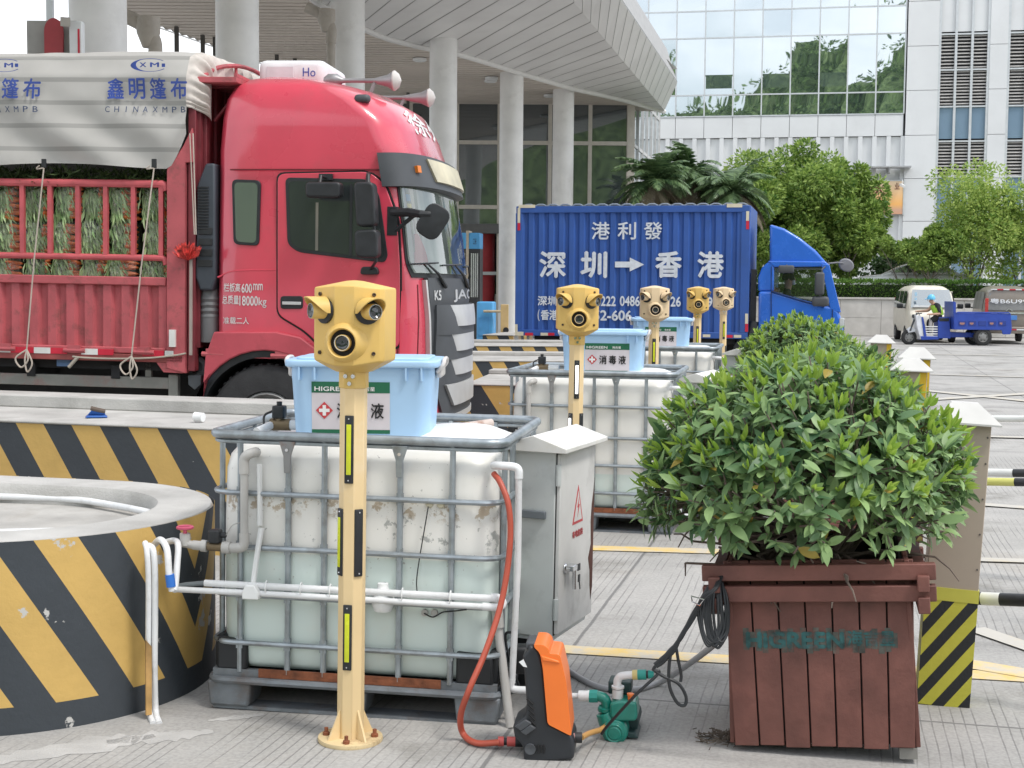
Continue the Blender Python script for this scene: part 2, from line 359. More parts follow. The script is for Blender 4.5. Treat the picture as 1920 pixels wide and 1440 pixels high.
YEL, BLK = (.60, .39, .12), (.042, .05, .06)
def run_uv(o, fn):
    me = o.data; uv = me.uv_layers.new(name='run')
    for lp in me.loops: uv.data[lp.index].uv = fn(me.vertices[lp.vertex_index].co)
# near round-nosed island
HA = .765
CA = V3((-2.25, 6.17, 0)); RA = .90
t0 = thing('traffic_island', 'round-nosed concrete island with black and yellow stripes, nearest, beside the near tank', 'traffic island', CA, (0, 0, -YAW), 'striped traffic islands')
def stad(rad, n=40, ext=6):
    p = [(-ext, -rad)] + [(-ext * (1 - k / 14), -rad) for k in range(1, 14)]
    p += [(rad * math.sin(a), -rad * math.cos(a)) for a in [math.pi * k / n for k in range(n + 1)]]
    return p + [(-ext, rad)]
out = stad(RA); wl = MB(); sarr = [0.0]
for i in range(1, len(out)): sarr.append(sarr[-1] + math.dist(out[i], out[i - 1]))
nz_n = 6
for j in range(nz_n + 1): wl.v += [(x, y, HA * j / nz_n) for x, y in out]
no = len(out)
for j in range(nz_n):
    for i in range(no - 1):
        a = j * no + i; wl.f.append((a, a + 1, a + no + 1, a + no)); wl.m.append(0)
s_edge = 6 + RA * math.acos(max(-1, min(1, 1))) + RA * math.pi * .30
o = wl.build('striped_wall', hazard('hazard_paint_near', YEL, BLK, .33, -.62, .11, .52, mirror=sarr[14] + RA * R(90), chip=.625), t0)
idx = {}
me = o.data; uv = me.uv_layers.new(name='run')
for lp in me.loops:
    k = lp.vertex_index; uv.data[lp.index].uv = (sarr[k % no], (k // no) / nz_n * HA)
tp = MB(); inn = stad(RA - .27); rr_ = random.Random(3)
lip = [(x * 1.012 if x > -5 else x, y * 1.012, HA - .012) for x, y in out]
rings = [[(x, y, HA - .03) for x, y in out], [(x, y, HA) for x, y in stad(RA - .015)], [(x, y, HA + rr_.uniform(-.003, .003)) for x, y in stad(RA - .13)], [(x, y, HA) for x, y in stad(RA - .255)], [(x, y, HA - .02) for x, y in inn], [(x, y, HA - .10) for x, y in stad(RA - .275)]]
tp.loft(rings, 0, False, False)
tp.build('kerb_top', M_conc, t0, sharp=50)
fl = MB(); fp = stad(RA - .26); fl.add([(x, y, HA - .095) for x, y in fp], [tuple(range(len(fp)))]); fl.build('recessed_floor', mat('dirty_concrete_floor', (.43, .415, .39), .9, var=.15, vs=4, bump=.3, dirt=(.3, .27, .23), dscale=3), t0, smooth=False)
# straight islands
def island(pl, pr, z, depth, label, kerb=0, period=.36, slope=-.55, matname='h', z0=-1, wear=.64, yel=YEL):
    a, b = G(*pl, z), G(*pr, z); d = (b - a); ln = d.length; ang = math.atan2(d.y, d.x)
    t = thing('traffic_island', label, 'traffic island', (a.x, a.y, 0), (0, 0, ang), 'striped traffic islands')
    m = MB(); nx = max(2, int(ln / .4))
    m.grid(lambda p, q: (ln * p, 0, (z - .02) * q), nx, 4); m.grid(lambda p, q: (ln, depth * p, (z - .02) * q), 4, 4)
    o = m.build('striped_wall', hazard(matname, yel, BLK, period, slope, z0, .5, chip=wear), t)
    run_uv(o, lambda c: (c.x + c.y, c.z))
    k = MB(); k.bb(-.0, ln + .012, -.012, depth + .01, z - .02, z); k.bb(0, ln, .01, depth, 0, z - .02)
    if kerb: k.bb(0, ln, depth - .3, depth + .05, z, z + kerb)
    k.build('concrete_top', M_conc, t, bevel=.012)
    return t
def ext(p, q, k): return (p[0] + (q[0] - p[0]) * k, p[1] + (q[1] - p[1]) * k)
PB0, PB1 = (0, 786), (390, 801)
island(ext(PB0, PB1, -.9), ext(PB0, PB1, 1.25), .84, 1.15, 'long striped concrete island wall between the near round-nosed island and the red lorry', .09, .43, -.60, 'hazard_paint_wall', wear=.66)
island((872, 719), (1100, 723), .70, 2.0, 'striped concrete island just past the nose of the red lorry', .05, .62, -.65, 'hazard_paint_far')
island((868, 675), (1150, 677), .76, 1.6, 'second striped concrete island behind the red lorry nose', .05, .40, -.6, 'hazard_paint_farther')
island((860, 647), (1200, 649), .85, 1.3, 'third striped concrete island, in front of the blue box lorry', .04, .36, -.55, 'hazard_paint_farthest')
island((905, 627), (962, 628), .80, 1.6, 'small far striped island end below the white column and blue barrier machine', 0, .46, -.5, 'hazard_paint_last')
# things lying on the islands
def on_A(x, y, z=0): return CA + VV * x + UV * y + V3((0, 0, HA - .095 + z))
m = MB(); m.tube(bez([G(-60, 930, .70), G(60, 933, .70), G(150, 938, .70), G(215, 948, .70), G(262, 957, .70), G(302, 966, .685)], 6), .017, 10)
tag(m.build('water_pipe', M_pvc), 'white plastic pipe curving round inside the near island top, the far one', 'pipe')
m = MB(); m.tube([G(-60, 999, .69), G(60, 996, .69), G(118, 995, .69)], .014, 10); m.tube([G(-60, 1006, .685), G(50, 1002, .685), G(95, 1000, .685)], .010, 10)
tag(m.build('water_pipe', M_pvc), 'short pair of white pipes ending on the near island floor, the near ones', 'pipe')
p = G(181, 782, .845); t = thing('dustpan', 'small blue plastic dustpan lying on the long striped island wall', 'dustpan', p, (0, 0, .3))
m = MB(); m.prism([(-.075, 0), (.075, 0), (.06, .012), (-.06, .012)], 'y', -.05, .07); m.prism([(-.06, .012), (.06, .012), (.055, .05), (-.02, .055)], 'y', .05, .07); m.build('pan', mat('blue_plastic', (.03, .12, .42), .4), t, bevel=.004)
m = MB(); m.box((.01, .0, .05), (.10, .05, .02), rot=(.2, .25, 0)); m.build('brush', mat('brown_bristle', (.12, .09, .07), .8), t, bevel=.004)
p = G(373, 791, .845); t = thing('paper_cup', 'white paper cup lying on its side on the long striped island wall', 'cup', p + V3((0, 0, .033)), (0, R(90), R(-20)))
m = MB(); m.lathe([(.033, -.03), (.03, .03), (.031, .033), (.0, .033)], 20, cap=False); m.lathe([(.029, -.03), (.026, .02), (0, .02)], 20, cap=False); m.build('cup_wall', M_white, t)
m = MB(); m.lathe([(.024, -.027), (.0, -.0265)], 16, cap=False); m.build('dark_inside', mat('cup_inside', (.1, .1, .1), .7), t)
# ================================================================== terrace, wall, hedge
TZ = 1.42
wl0 = P(1500, 560, 52.6); wl1 = P(1990, 560, 51.2)
dd = (wl1 - wl0); dd.z = 0; dn = dd.normalized(); nrm = V3((-dn.y, dn.x, 0))
tr = MB(); a = wl0 - dn * 60; b_ = wl0 + dn * 90
tr.add([(q.x, q.y, TZ) for q in (a + nrm * .3, b_ + nrm * .3, b_ + nrm * 90, a + nrm * 90)], [(0, 1, 2, 3)]); struct(tr.build('terrace_ground', mat('terrace_paving', (.40, .39, .37), .9, var=.15), smooth=False))
t = thing('retaining_wall', 'pale stone-clad retaining wall under the hedge behind the vans', 'wall', (wl0.x, wl0.y, 0), (0, 0, math.atan2(dn.y, dn.x)))
m = MB(); m.bb(-50, 60, .02, .35, 0, 1.38)
for i in range(-24, 40):
    for j in range(2): m.bb(i * 1.5 + .008, i * 1.5 + 1.492, -.01, .02, .02 + j * .68, .02 + j * .68 + .67)
m.build('stone_cladding', mat('pale_stone', (.56, .54, .51), .75, var=.12, vs=1.5, dirt=(.42, .40, .37), dscale=.8, damt=.4), t)
m = MB(); m.bb(-50, 60, -.06, .42, 1.38, 1.46); m.build('coping', mat('coping_stone', (.50, .48, .45), .8), t, bevel=.01)
# ------------------------------------------------------------------ foliage
def leafmat(name, col, col2, rough=.45, tl=.3, spec=.4):
    m = bpy.data.materials.new(name); m.use_nodes = True; n, b, l = nodes_of(m); N = n.nodes.new
    ge = N('ShaderNodeNewGeometry'); cr_ = N('ShaderNodeValToRGB'); cr_.color_ramp.elements[0].color = (*col, 1); cr_.color_ramp.elements[1].color = (*col2, 1)
    t = N('ShaderNodeTexCoord'); z = N('ShaderNodeTexNoise'); z.inputs['Scale'].default_value = 1.2; l(t.outputs['Object'], z.inputs[0])
    mm = N('ShaderNodeMath'); mm.operation = 'MULTIPLY_ADD'; mm.inputs[1].default_value = .75; l(ge.outputs['Random Per Island'], mm.inputs[0])
    m3 = N('ShaderNodeMath'); m3.operation = 'MULTIPLY_ADD'; m3.inputs[1].default_value = .9; m3.inputs[2].default_value = -.32; l(z.outputs['Fac'], m3.inputs[0]); l(m3.outputs[0], mm.inputs[2]); l(mm.outputs[0], cr_.inputs[0])
    l(cr_.outputs[0], b.inputs['Base Color']); b.inputs['Roughness'].default_value = rough; b.inputs['Specular IOR Level'].default_value = spec
    tr_ = N('ShaderNodeBsdfTranslucent'); l(cr_.outputs[0], tr_.inputs[0]); ms = N('ShaderNodeMixShader'); ms.inputs[0].default_value = tl
    l(b.outputs[0], ms.inputs[1]); l(tr_.outputs[0], ms.inputs[2]); l(ms.outputs[0], n.nodes['Material Output'].inputs[0]); return m
LM_ficus = leafmat('ficus_leaves', (.05, .14, .025), (.46, .60, .15), .45, .4); LM_light = leafmat('light_leaves', (.14, .28, .05), (.58, .68, .2), .45, .42); LM_hedge = leafmat('hedge_leaves', (.03, .10, .02), (.20, .34, .07))
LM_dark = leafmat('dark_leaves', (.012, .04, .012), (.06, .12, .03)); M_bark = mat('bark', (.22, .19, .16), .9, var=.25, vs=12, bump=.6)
def leaf_quad(mb, c, d, s_, rnd, w=.45):
    d = d.normalized(); q = d.cross(V3((rnd.uniform(-1, 1), rnd.uniform(-1, 1), rnd.uniform(-.3, 1)))); 
    if q.length < .01: q = d.orthogonal()
    q.normalize(); nn = d.cross(q)
    a = c; e = c + d * s_; mid = c + d * s_ * .5
    mb.add([a, mid + q * s_ * w * .5 + nn * s_ * .08, e, mid - q * s_ * w * .5 + nn * s_ * .08], [(0, 1, 2), (0, 2, 3)])
def crown_leaves(mb, lobes, nper, s_, rnd, fill=.35):
    for (c, r) in lobes:
        c = V3(c); r = V3(r)
        for _ in range(nper):
            d = V3((rnd.gauss(0, 1), rnd.gauss(0, 1), rnd.gauss(0, 1))).normalized()
            k = 1 - fill * rnd.random() ** 1.6
            p = c + V3((d.x * r.x, d.y * r.y, d.z * r.z)) * k * (1 + .22 * noise.noise(c + d * 2.3))
            leaf_quad(mb, p, (d + V3((rnd.uniform(-1, 1), rnd.uniform(-1, 1), rnd.uniform(-1, .5))) * .9), s_ * rnd.uniform(.7, 1.25), rnd)
def tree(name, label, base, h, cz, rx, rz, nl, nper, ls, seed, lm=LM_ficus, trunk=.09, stems=1, group='trees on the terrace'):
    rnd = random.Random(seed)
    t = thing(name, label, 'tree', base, (0, 0, rnd.uniform(0, 6)), group)
    tk = MB()
    for s_ in range(stems):
        a0 = 2 * math.pi * s_ / stems; o_ = V3((math.cos(a0), math.sin(a0), 0)) * (.12 if stems > 1 else 0)
        top = o_ * 5 + V3((rnd.uniform(-.2, .2), rnd.uniform(-.2, .2), cz))
        pth = bez([o_, o_ * 1.6 + V3((rnd.uniform(-.06, .06), rnd.uniform(-.06, .06), cz * .4)), top], 5); n = len(pth)
        tk.tube(pth, [trunk * (1 - .6 * i / n) for i in range(n)], 7)
        for b in range(5):
            a = rnd.uniform(0, 6.28); st = V3(pth[int(n * rnd.uniform(.5, .95))]); e = st + V3((math.cos(a) * rx * .7, math.sin(a) * rx * .7, rz * rnd.uniform(.2, .8)))
            tk.tube(bez([st, st.lerp(e, .5) + V3((0, 0, .12)), e], 4), [trunk * .45, trunk * .4, trunk * .36, trunk * .3, trunk * .25, trunk * .2, trunk * .16, trunk * .12, trunk * .08][:9], 5)
    tk.build('trunk', M_bark, t)
    lobes = []
    for _ in range(nl):
        d = V3((rnd.gauss(0, 1), rnd.gauss(0, 1), rnd.gauss(0, .9))).normalized() * rnd.uniform(.3, .98)
        k = rnd.uniform(.20, .38); lobes.append(((d.x * rx, d.y * rx, cz + rz * .55 + d.z * rz), (rx * k, rx * k, rz * k * .85)))
    cm = MB(); crown_leaves(cm, lobes, nper, ls, rnd); cm.build('crown', lm, t, smooth=False)
    return t
def onT(px, d): q = P(px, 560, d); return (q.x, q.y, TZ)
tree('broadleaf_tree', 'big dense green tree above the blue lorry cab, next to the palms', onT(1440, 58), 6, 1.9, 2.4, 2.75, 52, 560, .20, 11, trunk=.12, stems=2)
tree('broadleaf_tree', 'big dense green tree in the middle of the clump above the blue cab', onT(1530, 59), 6, 2.0, 2.3, 2.85, 52, 560, .20, 12, trunk=.12, stems=3)
tree('broadleaf_tree', 'big dense green tree just left of the orange poster', onT(1590, 58), 6, 1.9, 1.55, 2.6, 44, 520, .20, 13, trunk=.1, stems=2)
tree('young_tree', 'small bushy dark green tree below the orange poster, over the parked white car', onT(1735, 55), 3, 1.3, 1.35, 1.25, 26, 380, .15, 14, trunk=.05, stems=3)
tree('young_tree', 'airy yellow-green tree standing in front of the grey louvres', onT(1826, 55.5), 5, 1.7, 1.9, 2.5, 42, 290, .16, 15, LM_light, trunk=.06, stems=3)
tree('young_tree', 'yellow-green young tree cut off by the right edge, over the grey van', onT(1912, 55), 4, 1.6, 1.45, 2.0, 32, 300, .16, 16, LM_light, trunk=.05, stems=2)
tree('young_tree', 'thin sapling with few leaves behind the hedge, beside the small bushy tree', onT(1690, 56), 3, 1.7, .8, .75, 10, 160, .2, 17, LM_ficus, trunk=.035, stems=2)
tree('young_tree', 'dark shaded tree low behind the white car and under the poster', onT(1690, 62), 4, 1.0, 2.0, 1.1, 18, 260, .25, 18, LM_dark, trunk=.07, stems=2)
# hedge
rnd = random.Random(8); t = thing('hedge', 'clipped green hedge along the top of the pale retaining wall', 'hedge', (wl0.x, wl0.y, 1.44), (0, 0, math.atan2(dn.y, dn.x)))
m = MB()
for _ in range(9000):
    x = rnd.uniform(-3, 11); f = rnd.random(); top = .62 + .05 * noise.noise(V3((x * .8, 0, 3))) 
    if f < .55: p_ = V3((x, .1 + rnd.uniform(-.05, .1), rnd.uniform(.0, top))); d_ = V3((rnd.uniform(-.6, .6), -1, rnd.uniform(-.2, .9)))
    else: p_ = V3((x, rnd.uniform(.05, 1.0), top + rnd.uniform(-.08, .04))); d_ = V3((rnd.uniform(-.7, .7), rnd.uniform(-.8, .3), 1))
    leaf_quad(m, p_, d_, rnd.uniform(.07, .14), rnd, .55)
m.build('foliage', LM_hedge, t, smooth=False)
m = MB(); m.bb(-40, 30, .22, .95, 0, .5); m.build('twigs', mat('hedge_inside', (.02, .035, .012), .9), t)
# ------------------------------------------------------------------ palms
LM_palm = leafmat('palm_leaflets', (.03, .075, .035), (.20, .30, .13), .4, .2); LM_dead = leafmat('dry_palm_leaflets', (.10, .085, .055), (.22, .19, .13), .7, .2)
def palm(label, base, hh, nf, ln, seed, dead=8):
    rnd = random.Random(seed); t = thing('palm_tree', label, 'palm', base, (0, 0, 0), 'palms in front of the glass building')
    m = MB(); m.tube([(0, 0, 0), (.03, 0, hh * .5), (0, .02, hh)], [.16, .14, .12], 10); m.build('trunk', M_bark, t)
    g1, g2 = MB(), MB()
    for k in range(nf + dead):
        az = rnd.uniform(0, 2 * math.pi); dry = k >= nf
        el = rnd.uniform(-.5, .05) if dry else rnd.uniform(.05, 1.35); L_ = ln * rnd.uniform(.8, 1.15); mb = g2 if dry else g1
        h_ = V3((math.cos(az), math.sin(az), 0)); p_ = V3((0, 0, hh)); d_ = h_ * math.cos(el) + V3((0, 0, math.sin(el))); n = 12; pts = [p_]
        for i in range(n):
            d_ = (d_ + V3((0, 0, -.12 - .06 * i / n))).normalized(); p_ = p_ + d_ * L_ / n; pts.append(p_)
        sd_ = h_.cross(V3((0, 0, 1))); mb.tube(pts, [.025 * (1 - i / (n + 1)) + .004 for i in range(n + 1)], 4)
        for i in range(2, n * 3):
            f = i / (n * 3); a = V3(pts[int(f * n)]).lerp(V3(pts[min(n, int(f * n) + 1)]), f * n % 1); fw = (V3(pts[min(n, int(f * n) + 1)]) - V3(pts[max(0, int(f * n) - 1)])).normalized()
            l_ = .55 * ln / 2 * math.sin(math.pi * min(.97, f * .85 + .12)) * rnd.uniform(.8, 1.1)
            for s_ in (-1, 1):
                e = a + (fw * .55 + sd_ * s_ * .8 + V3((0, 0, -.32 + rnd.uniform(-.15, .15)))).normalized() * l_; w_ = fw * .022
                mid = a.lerp(e, .5) + V3((0, 0, .03)); mb.add([a - w_, a + w_, mid + w_ * 1.3, e, mid - w_ * 1.3], [(0, 1, 2, 4), (4, 2, 3)])
    g1.build('fronds', LM_palm, t, smooth=False); g2.build('dry_fronds', LM_dead, t, smooth=False)
def onG(px, d): q = P(px, 600, d); return (q.x, q.y, 0)
palm('palm with wide drooping green fronds against the corner of the glass building', onG(1218, 47), 5.2, 44, 1.65, 21)
palm('tallest palm with upright fronds, middle of the three behind the blue box', onG(1292, 49), 5.7, 44, 1.6, 22)
palm('palm with hanging dry fronds next to the big trees', onG(1372, 47.5), 5.0, 40, 1.65, 23, 14)
palm('low shaded palm behind the other palms, half hidden by the blue box', onG(1255, 51), 4.8, 42, 1.6, 24, 6)
palm('low dark palm between the tallest palm and the big trees', onG(1335, 50.5), 4.8, 42, 1.6, 25, 8)
# wooded hill across the road, behind the photographer: seen only mirrored in the glass
m = MB()
def hill(a, b):
    x = -330 + 560 * a; z = (55 + 5 * noise.noise(V3((x * .02, 1, 0))) + 14 / (1 + math.exp(-(x + 25) / 9)) + 6 * noise.noise(V3((x * .09, 2, 0))) + 4 * noise.noise(V3((x * .25, 3, b * 5))) + 1.6 * noise.noise(V3((x * .8, 7, b * 9)))) * b ** .7
    return (x + 2 * noise.noise(V3((x * .2, b * 9, 0))), -185 - 40 * b + 5 * noise.noise(V3((x * .2, b * 8, 4))), max(0, z))
m.grid(hill, 520, 30)
mh = leafmat('hill_trees', (.008, .03, .008), (.28, .38, .14), .9, 0); n, b, l = nodes_of(mh); z = n.nodes.new('ShaderNodeTexNoise'); z.inputs['Scale'].default_value = .5; z.inputs['Detail'].default_value = 12; z.inputs['Roughness'].default_value = .75
cr_ = [q for q in n.nodes if q.type == 'VALTORGB'][0]; tt = n.nodes.new('ShaderNodeTexCoord'); l(tt.outputs['Object'], z.inputs[0]); mr = n.nodes.new('ShaderNodeMapRange'); mr.inputs['From Min'].default_value = .35; mr.inputs['From Max'].default_value = .65; l(z.outputs['Fac'], mr.inputs[0]); l(mr.outputs[0], cr_.inputs[0])
struct(m.build('wooded_hill', mh))
m = MB(); rnd = random.Random(61)
for _ in range(420):
    a_, b_ = rnd.uniform(.36, .72), rnd.random() ** .6; c_ = V3(hill(a_, .25 + .75 * b_)); r_ = rnd.uniform(2.2, 4.6)
    crown_leaves(m, [(c_, (r_, r_, r_ * rnd.uniform(.8, 1.3)))], 60, 1.5, rnd)
o = stuff(m.build('hillside_woods', leafmat('woodland_leaves', (.012, .045, .012), (.24, .36, .11), .6, .25), smooth=False)); o['label'] = 'wooded hillside mirrored in the office glass'; o['category'] = 'woods'
# ================================================================== office building
OY = R(11); OE = V3((math.cos(OY), -math.sin(OY), 0)); ON = V3((math.sin(OY), math.cos(OY), 0)); OA = P(1697, 400, 72); OA.z = TZ
def fpt(px, py):
    d = ray(px, py); o = V3((0, 0, CAMH)); t = (OA - o).dot(ON) / d.dot(ON); q = o + d * t; return ((q - OA).dot(OE), q.z - TZ)
off = thing('office_building', 'white panelled office block with mirrored curtain wall and grey louvres', 'building', OA, (0, 0, -OY))
M_panel = mat('white_wall_panel', (.70, .71, .72), .4, var=.04, vs=.4, dirt=(.55, .55, .55), dscale=.5, damt=.25); M_frame = mat('aluminium_frame', (.62, .64, .66), .35, .4, var=.04)
M_og = glassmat('mirror_glass', (.05, .075, .08), .62, .01, .006, .5); M_og2 = glassmat('opening_window_glass', (.05, .07, .09), .35, .02, .01, .7); M_lv = mat('louvre_grey', (.52, .50, .48), .6)
xs = [fpt(1697 - 53.6 * k, 120)[0] for k in range(0, 15)]
zr = [fpt(1697, y)[1] for y in (255, 213, 172, 62, 10)]; zr += [zr[-1] + (zr[3] - zr[2]), zr[-1] + 2 * (zr[3] - zr[2])]
m = MB(); m.bb(xs[-1] - 1, 14, .35, 12, 0, zr[-1] + 1); m.build('wall', mat('office_core', (.05, .05, .055), .8), off)
pane = None; rnd = random.Random(4)
for k in range(len(xs) - 1):
    for j in range(1, 6):
        w_ = xs[k] - xs[k + 1] - .07; h_ = zr[j + 1] - zr[j] - .07
        mb = MB(); mb.bb(-w_ / 2, w_ / 2, -.01, .02, -h_ / 2, h_ / 2)
        o = mb.build('window', M_og, off, loc=((xs[k] + xs[k + 1]) / 2, 0, (zr[j] + zr[j + 1]) / 2), rot=(rnd.uniform(-.012, .012), 0, rnd.uniform(-.014, .014)))
        if j == 2 and k in (2, 4, 6, 8):
            b2 = MB(); b2.bb(-w_ / 2 + .03, w_ / 2 - .03, -.05, -.015, -h_ / 2 + .04, -h_ / 2 + h_ * .32); b2.bb(-w_ / 2, w_ / 2, -.04, -.012, -h_ / 2 + h_ * .32, -h_ / 2 + h_ * .35)
            q = b2.build('opening_light', M_og2, o, rot=(R(2), 0, 0))
m = MB()
for x in xs: m.bb(x - .035, x + .035, -.06, .1, zr[1], zr[-1])
for z in zr[1:]: m.bb(xs[-1], xs[0], -.045, .09, z - .035, z + .035)
m.build('mullions', M_frame, off)
m = MB()      # spandrel panels and the deep ribs below
for k in range(len(xs) - 1): m.bb(xs[k + 1] + .012, xs[k] - .012, -.02, .3, zr[0] + .015, zr[1] - .05)
for k in range(2 * len(xs)):
    x = xs[0] - k * (xs[0] - xs[1]) / 2; m.bb(x - .11, x + .11, -.02, .36, 0, zr[0])
m.bb(xs[-1] - 1, xs[0], .12, .36, 0, zr[0] - .02)
m.build('ribbed_base', M_panel, off)
# pier with joints, louvre bays
m = MB()
def panels(xa, xb, zs, y0=-.12):
    for a, b in zip(zs, zs[1:]): m.bb(xa + .012, xb - .012, y0, .36, a + .012, b - .012)
px_ = lambda p, y=200: fpt(p, y)[0]
zp = [fpt(1720, y)[1] for y in (480, 415, 335, 254, 170, 87, 3, -80, -160)]
panels(px_(1698), px_(1757), [0] + zp); m.build('pier_panels', M_panel, off)
m = MB(); panels(px_(1852), px_(1886), [0] + zp); m.build('pier_panels', M_panel, off)
def bay(p0, p1, nc):
    x0, x1 = px_(p0), px_(p1); wd = (x1 - x0) / nc
    rows = [('g', 560, 440), ('g', 440, 332), ('l', 332, 265), ('g', 262, 200), ('l', 197, 131), ('l', 129, 64), ('w', 61, -60), ('g', -62, -160)]
    fr_ = MB()
    for i in range(nc + 1): fr_.bb(x0 + i * wd - .06, x0 + i * wd + .06, -.1, .3, 0, zr[-1])
    for kind, ya, yb in rows: z = fpt(1800, yb)[1]; fr_.bb(x0, x1, -.09, .3, z - .04, z + .04)
    fr_.build('bay_frame', M_frame, off)
    for i in range(nc):
        for kind, ya, yb in rows:
            za, zb = max(.05, fpt(1800, ya)[1]), fpt(1800, yb)[1]; a, b = x0 + i * wd + .06, x0 + (i + 1) * wd - .06; q = MB()
            if kind == 'l':
                n_ = max(3, int((zb - za) / .16))
                for s_ in range(n_): z = za + (zb - za) * (s_ + .5) / n_; q.box(((a + b) / 2, .03, z), (b - a, .12, .03), rot=(R(35), 0, 0))
                q.build('louvre_panel', M_lv, off)
            elif kind == 'w': q.bb(a, b, .0, .06, za + .05, zb - .05); q.build('blind_panel', M_panel, off)
            else: q.bb(a, b, 0, .04, za + .05, zb - .05); q.build('window', glassmat('blue_window_glass', (.20, .29, .40), .06, .05, .01, .5), off, rot=(0, 0, 0))
bay(1759, 1850, 3); bay(1888, 1990, 3)
# poster on the wall, small canopy over it, security camera
x0, z0 = fpt(1640, 402); x1, z1 = fpt(1694, 340)
pm = mat('poster_orange', (.85, .45, .16), .5, var=.05); n, b, l = nodes_of(pm); tq = n.nodes.new('ShaderNodeTexCoord'); sx = n.nodes.new('ShaderNodeSeparateXYZ'); l(tq.outputs['Generated'], sx.inputs[0]); rp = n.nodes.new('ShaderNodeValToRGB')
rp.color_ramp.elements[0].color = (.62, .33, .2, 1); rp.color_ramp.elements[1].color = (.86, .66, .45, 1); e = rp.color_ramp.elements.new(.3); e.color = (.88, .46, .14, 1); e = rp.color_ramp.elements.new(.12); e.color = (.6, .36, .25, 1); l(sx.outputs[2], rp.inputs[0]); l(rp.outputs[0], b.inputs['Base Color'])
ps = thing('poster', 'orange poster panel with dark red brush lettering on the white office wall', 'poster', OA + OE * ((x0 + x1) / 2) + V3((0, 0, z0)), (0, 0, -OY))
hw, hh = (x1 - x0) / 2, z1 - z0
m = MB(); m.bb(-hw - 1.2, hw, -.22, -.16, 0, hh); m.build('sheet', pm, ps)
m = MB(); m.bb(hw - .02, hw + .05, -.24, -.03, -.05, hh + .05); m.bb(-hw - 1.2, hw, -.24, -.03, hh, hh + .05); m.bb(-hw - 1.2, hw, -.16, -.03, 0, .05); m.build('frame', M_frame, ps)
m = MB(); rd = lambda a, b, c, d: (lambda u, v: (a + (b - a) * u, -.226, c + (d - c) * v))
add_text(m, '大', rd(-.95, -.1, hh * .52, hh * .95), bold=.02); add_text(m, '业', rd(.25, .5, hh * .75, hh * .95), bold=.01); m.build('lettering', mat('dark_red_ink', (.16, .03, .03), .6), ps, smooth=False)
m = MB(); m.bb(-hw - 1.0, hw + .3, -.9, -.02, hh + .65, hh + .72); m.bb(-.1, -.05, -.8, -.02, hh + .4, hh + .66)
tag(m.build('rain_shelter', mat('grey_metal', (.4, .41, .42), .5)), 'thin grey metal rain shelter on the wall above the orange poster', 'canopy').matrix_world = ps.matrix_basis
m = MB(); m.box((hw - .1, -.55, hh - .25), (.12, .4, .12), rot=(.3, 0, .4)); m.tube([(hw - .1, -.2, hh + .1), (hw - .1, -.5, hh + .05), (hw - .1, -.55, hh - .2)], .02, 6)
tag(m.build('security_camera', M_white), 'small white security camera at the top corner of the orange poster', 'camera').matrix_world = ps.matrix_basis
# ================================================================== glass terminal building
M_tg = glassmat('dark_tinted_glass', (.045, .056, .064), .12, .02, .006, .6); M_tf = mat('cream_window_frame', (.60, .56, .50), .5, var=.05)
TD = 51.0
term = thing('terminal_building', 'dark glass terminal building with cream frames behind the round columns', 'building', (0, TD, 0))
def tp_(px, py): q = P(px, py, TD); return q.x, q.z
vx = [tp_(p, 300)[0] for p in (700, 770, 857, 936, 1031, 1106, 1178)]; hz = [tp_(1000, y)[1] for y in (422, 389, 268, 190)]
m = MB()
for i, x in enumerate(vx): m.bb(x - .07, x + .07, -.06, .14, 0, hz[3] + .2)
for z in hz[1:]: m.bb(vx[0], vx[-1], -.05, .13, z - .07, z + .07)
m.bb(vx[-1] - .05, vx[-1] + .22, -.08, .2, 0, hz[3] + .8)
m.build('window_frame', M_tf, term)
rnd = random.Random(9)
for i in range(len(vx) - 1):
    for j in range(3):
        q = MB(); cx, cz = (vx[i] + vx[i + 1]) / 2, (hz[j] + hz[j + 1]) / 2; w_, h_ = vx[i + 1] - vx[i] - .14, hz[j + 1] - hz[j] - (.14 if j else .07)
        q.bb(-w_ / 2, w_ / 2, 0, .03, -h_ / 2, h_ / 2); q.build('window', M_tg, term, loc=(cx, .03, cz), rot=(rnd.uniform(-.003, .003), 0, rnd.uniform(-.006, .006)))
m = MB(); m.bb(vx[0], vx[-1], -.2, .25, hz[0] - .32, hz[0] + .03); m.build('lintel', mat('grey_lintel', (.13, .13, .13), .5), term)
m = MB(); m.bb(vx[0] - 6, vx[-1], 5, 5.2, 0, 9); m.bb(vx[0] - 6, vx[-1], .3, 5, hz[0] - .3, hz[0] - .2); m.bb(vx[3] + .3, vx[-1], .1, .3, 0, hz[0] - .3); m.build('dark_interior', mat('dim_room', (.035, .035, .037), .9), term)
m = MB(); m.bb(tp_(897, 0)[0], tp_(932, 0)[0], 1.2, 1.24, tp_(0, 503)[1], tp_(0, 506)[1]); m.bb(tp_(862, 0)[0], tp_(936, 0)[0], .3, .36, tp_(0, 508)[1], tp_(0, 502)[1]); m.build('door_rail', M_frame, term)
m = MB(); m.bb(tp_(899, 0)[0], tp_(914, 0)[0], .8, 1.0, tp_(0, 500)[1], tp_(0, 457)[1]); m.build('red_panel', mat('red_panel_paint', (.35, .02, .03), .5), term)
m = MB(); x0, zA = tp_(905, 390); m.cyl((x0, .9, 0), (x0, .9, hz[2] - .6), .42, n=16); m.build('inner_column', mat('inner_column_paint', (.4, .4, .4), .6), term)
m = MB(); m.cyl((x0, .9, .0), (x0, .9, hz[1] + .35), .45, n=16); m.build('red_column_base', mat('red_column_paint', (.45, .04, .05), .5), term)
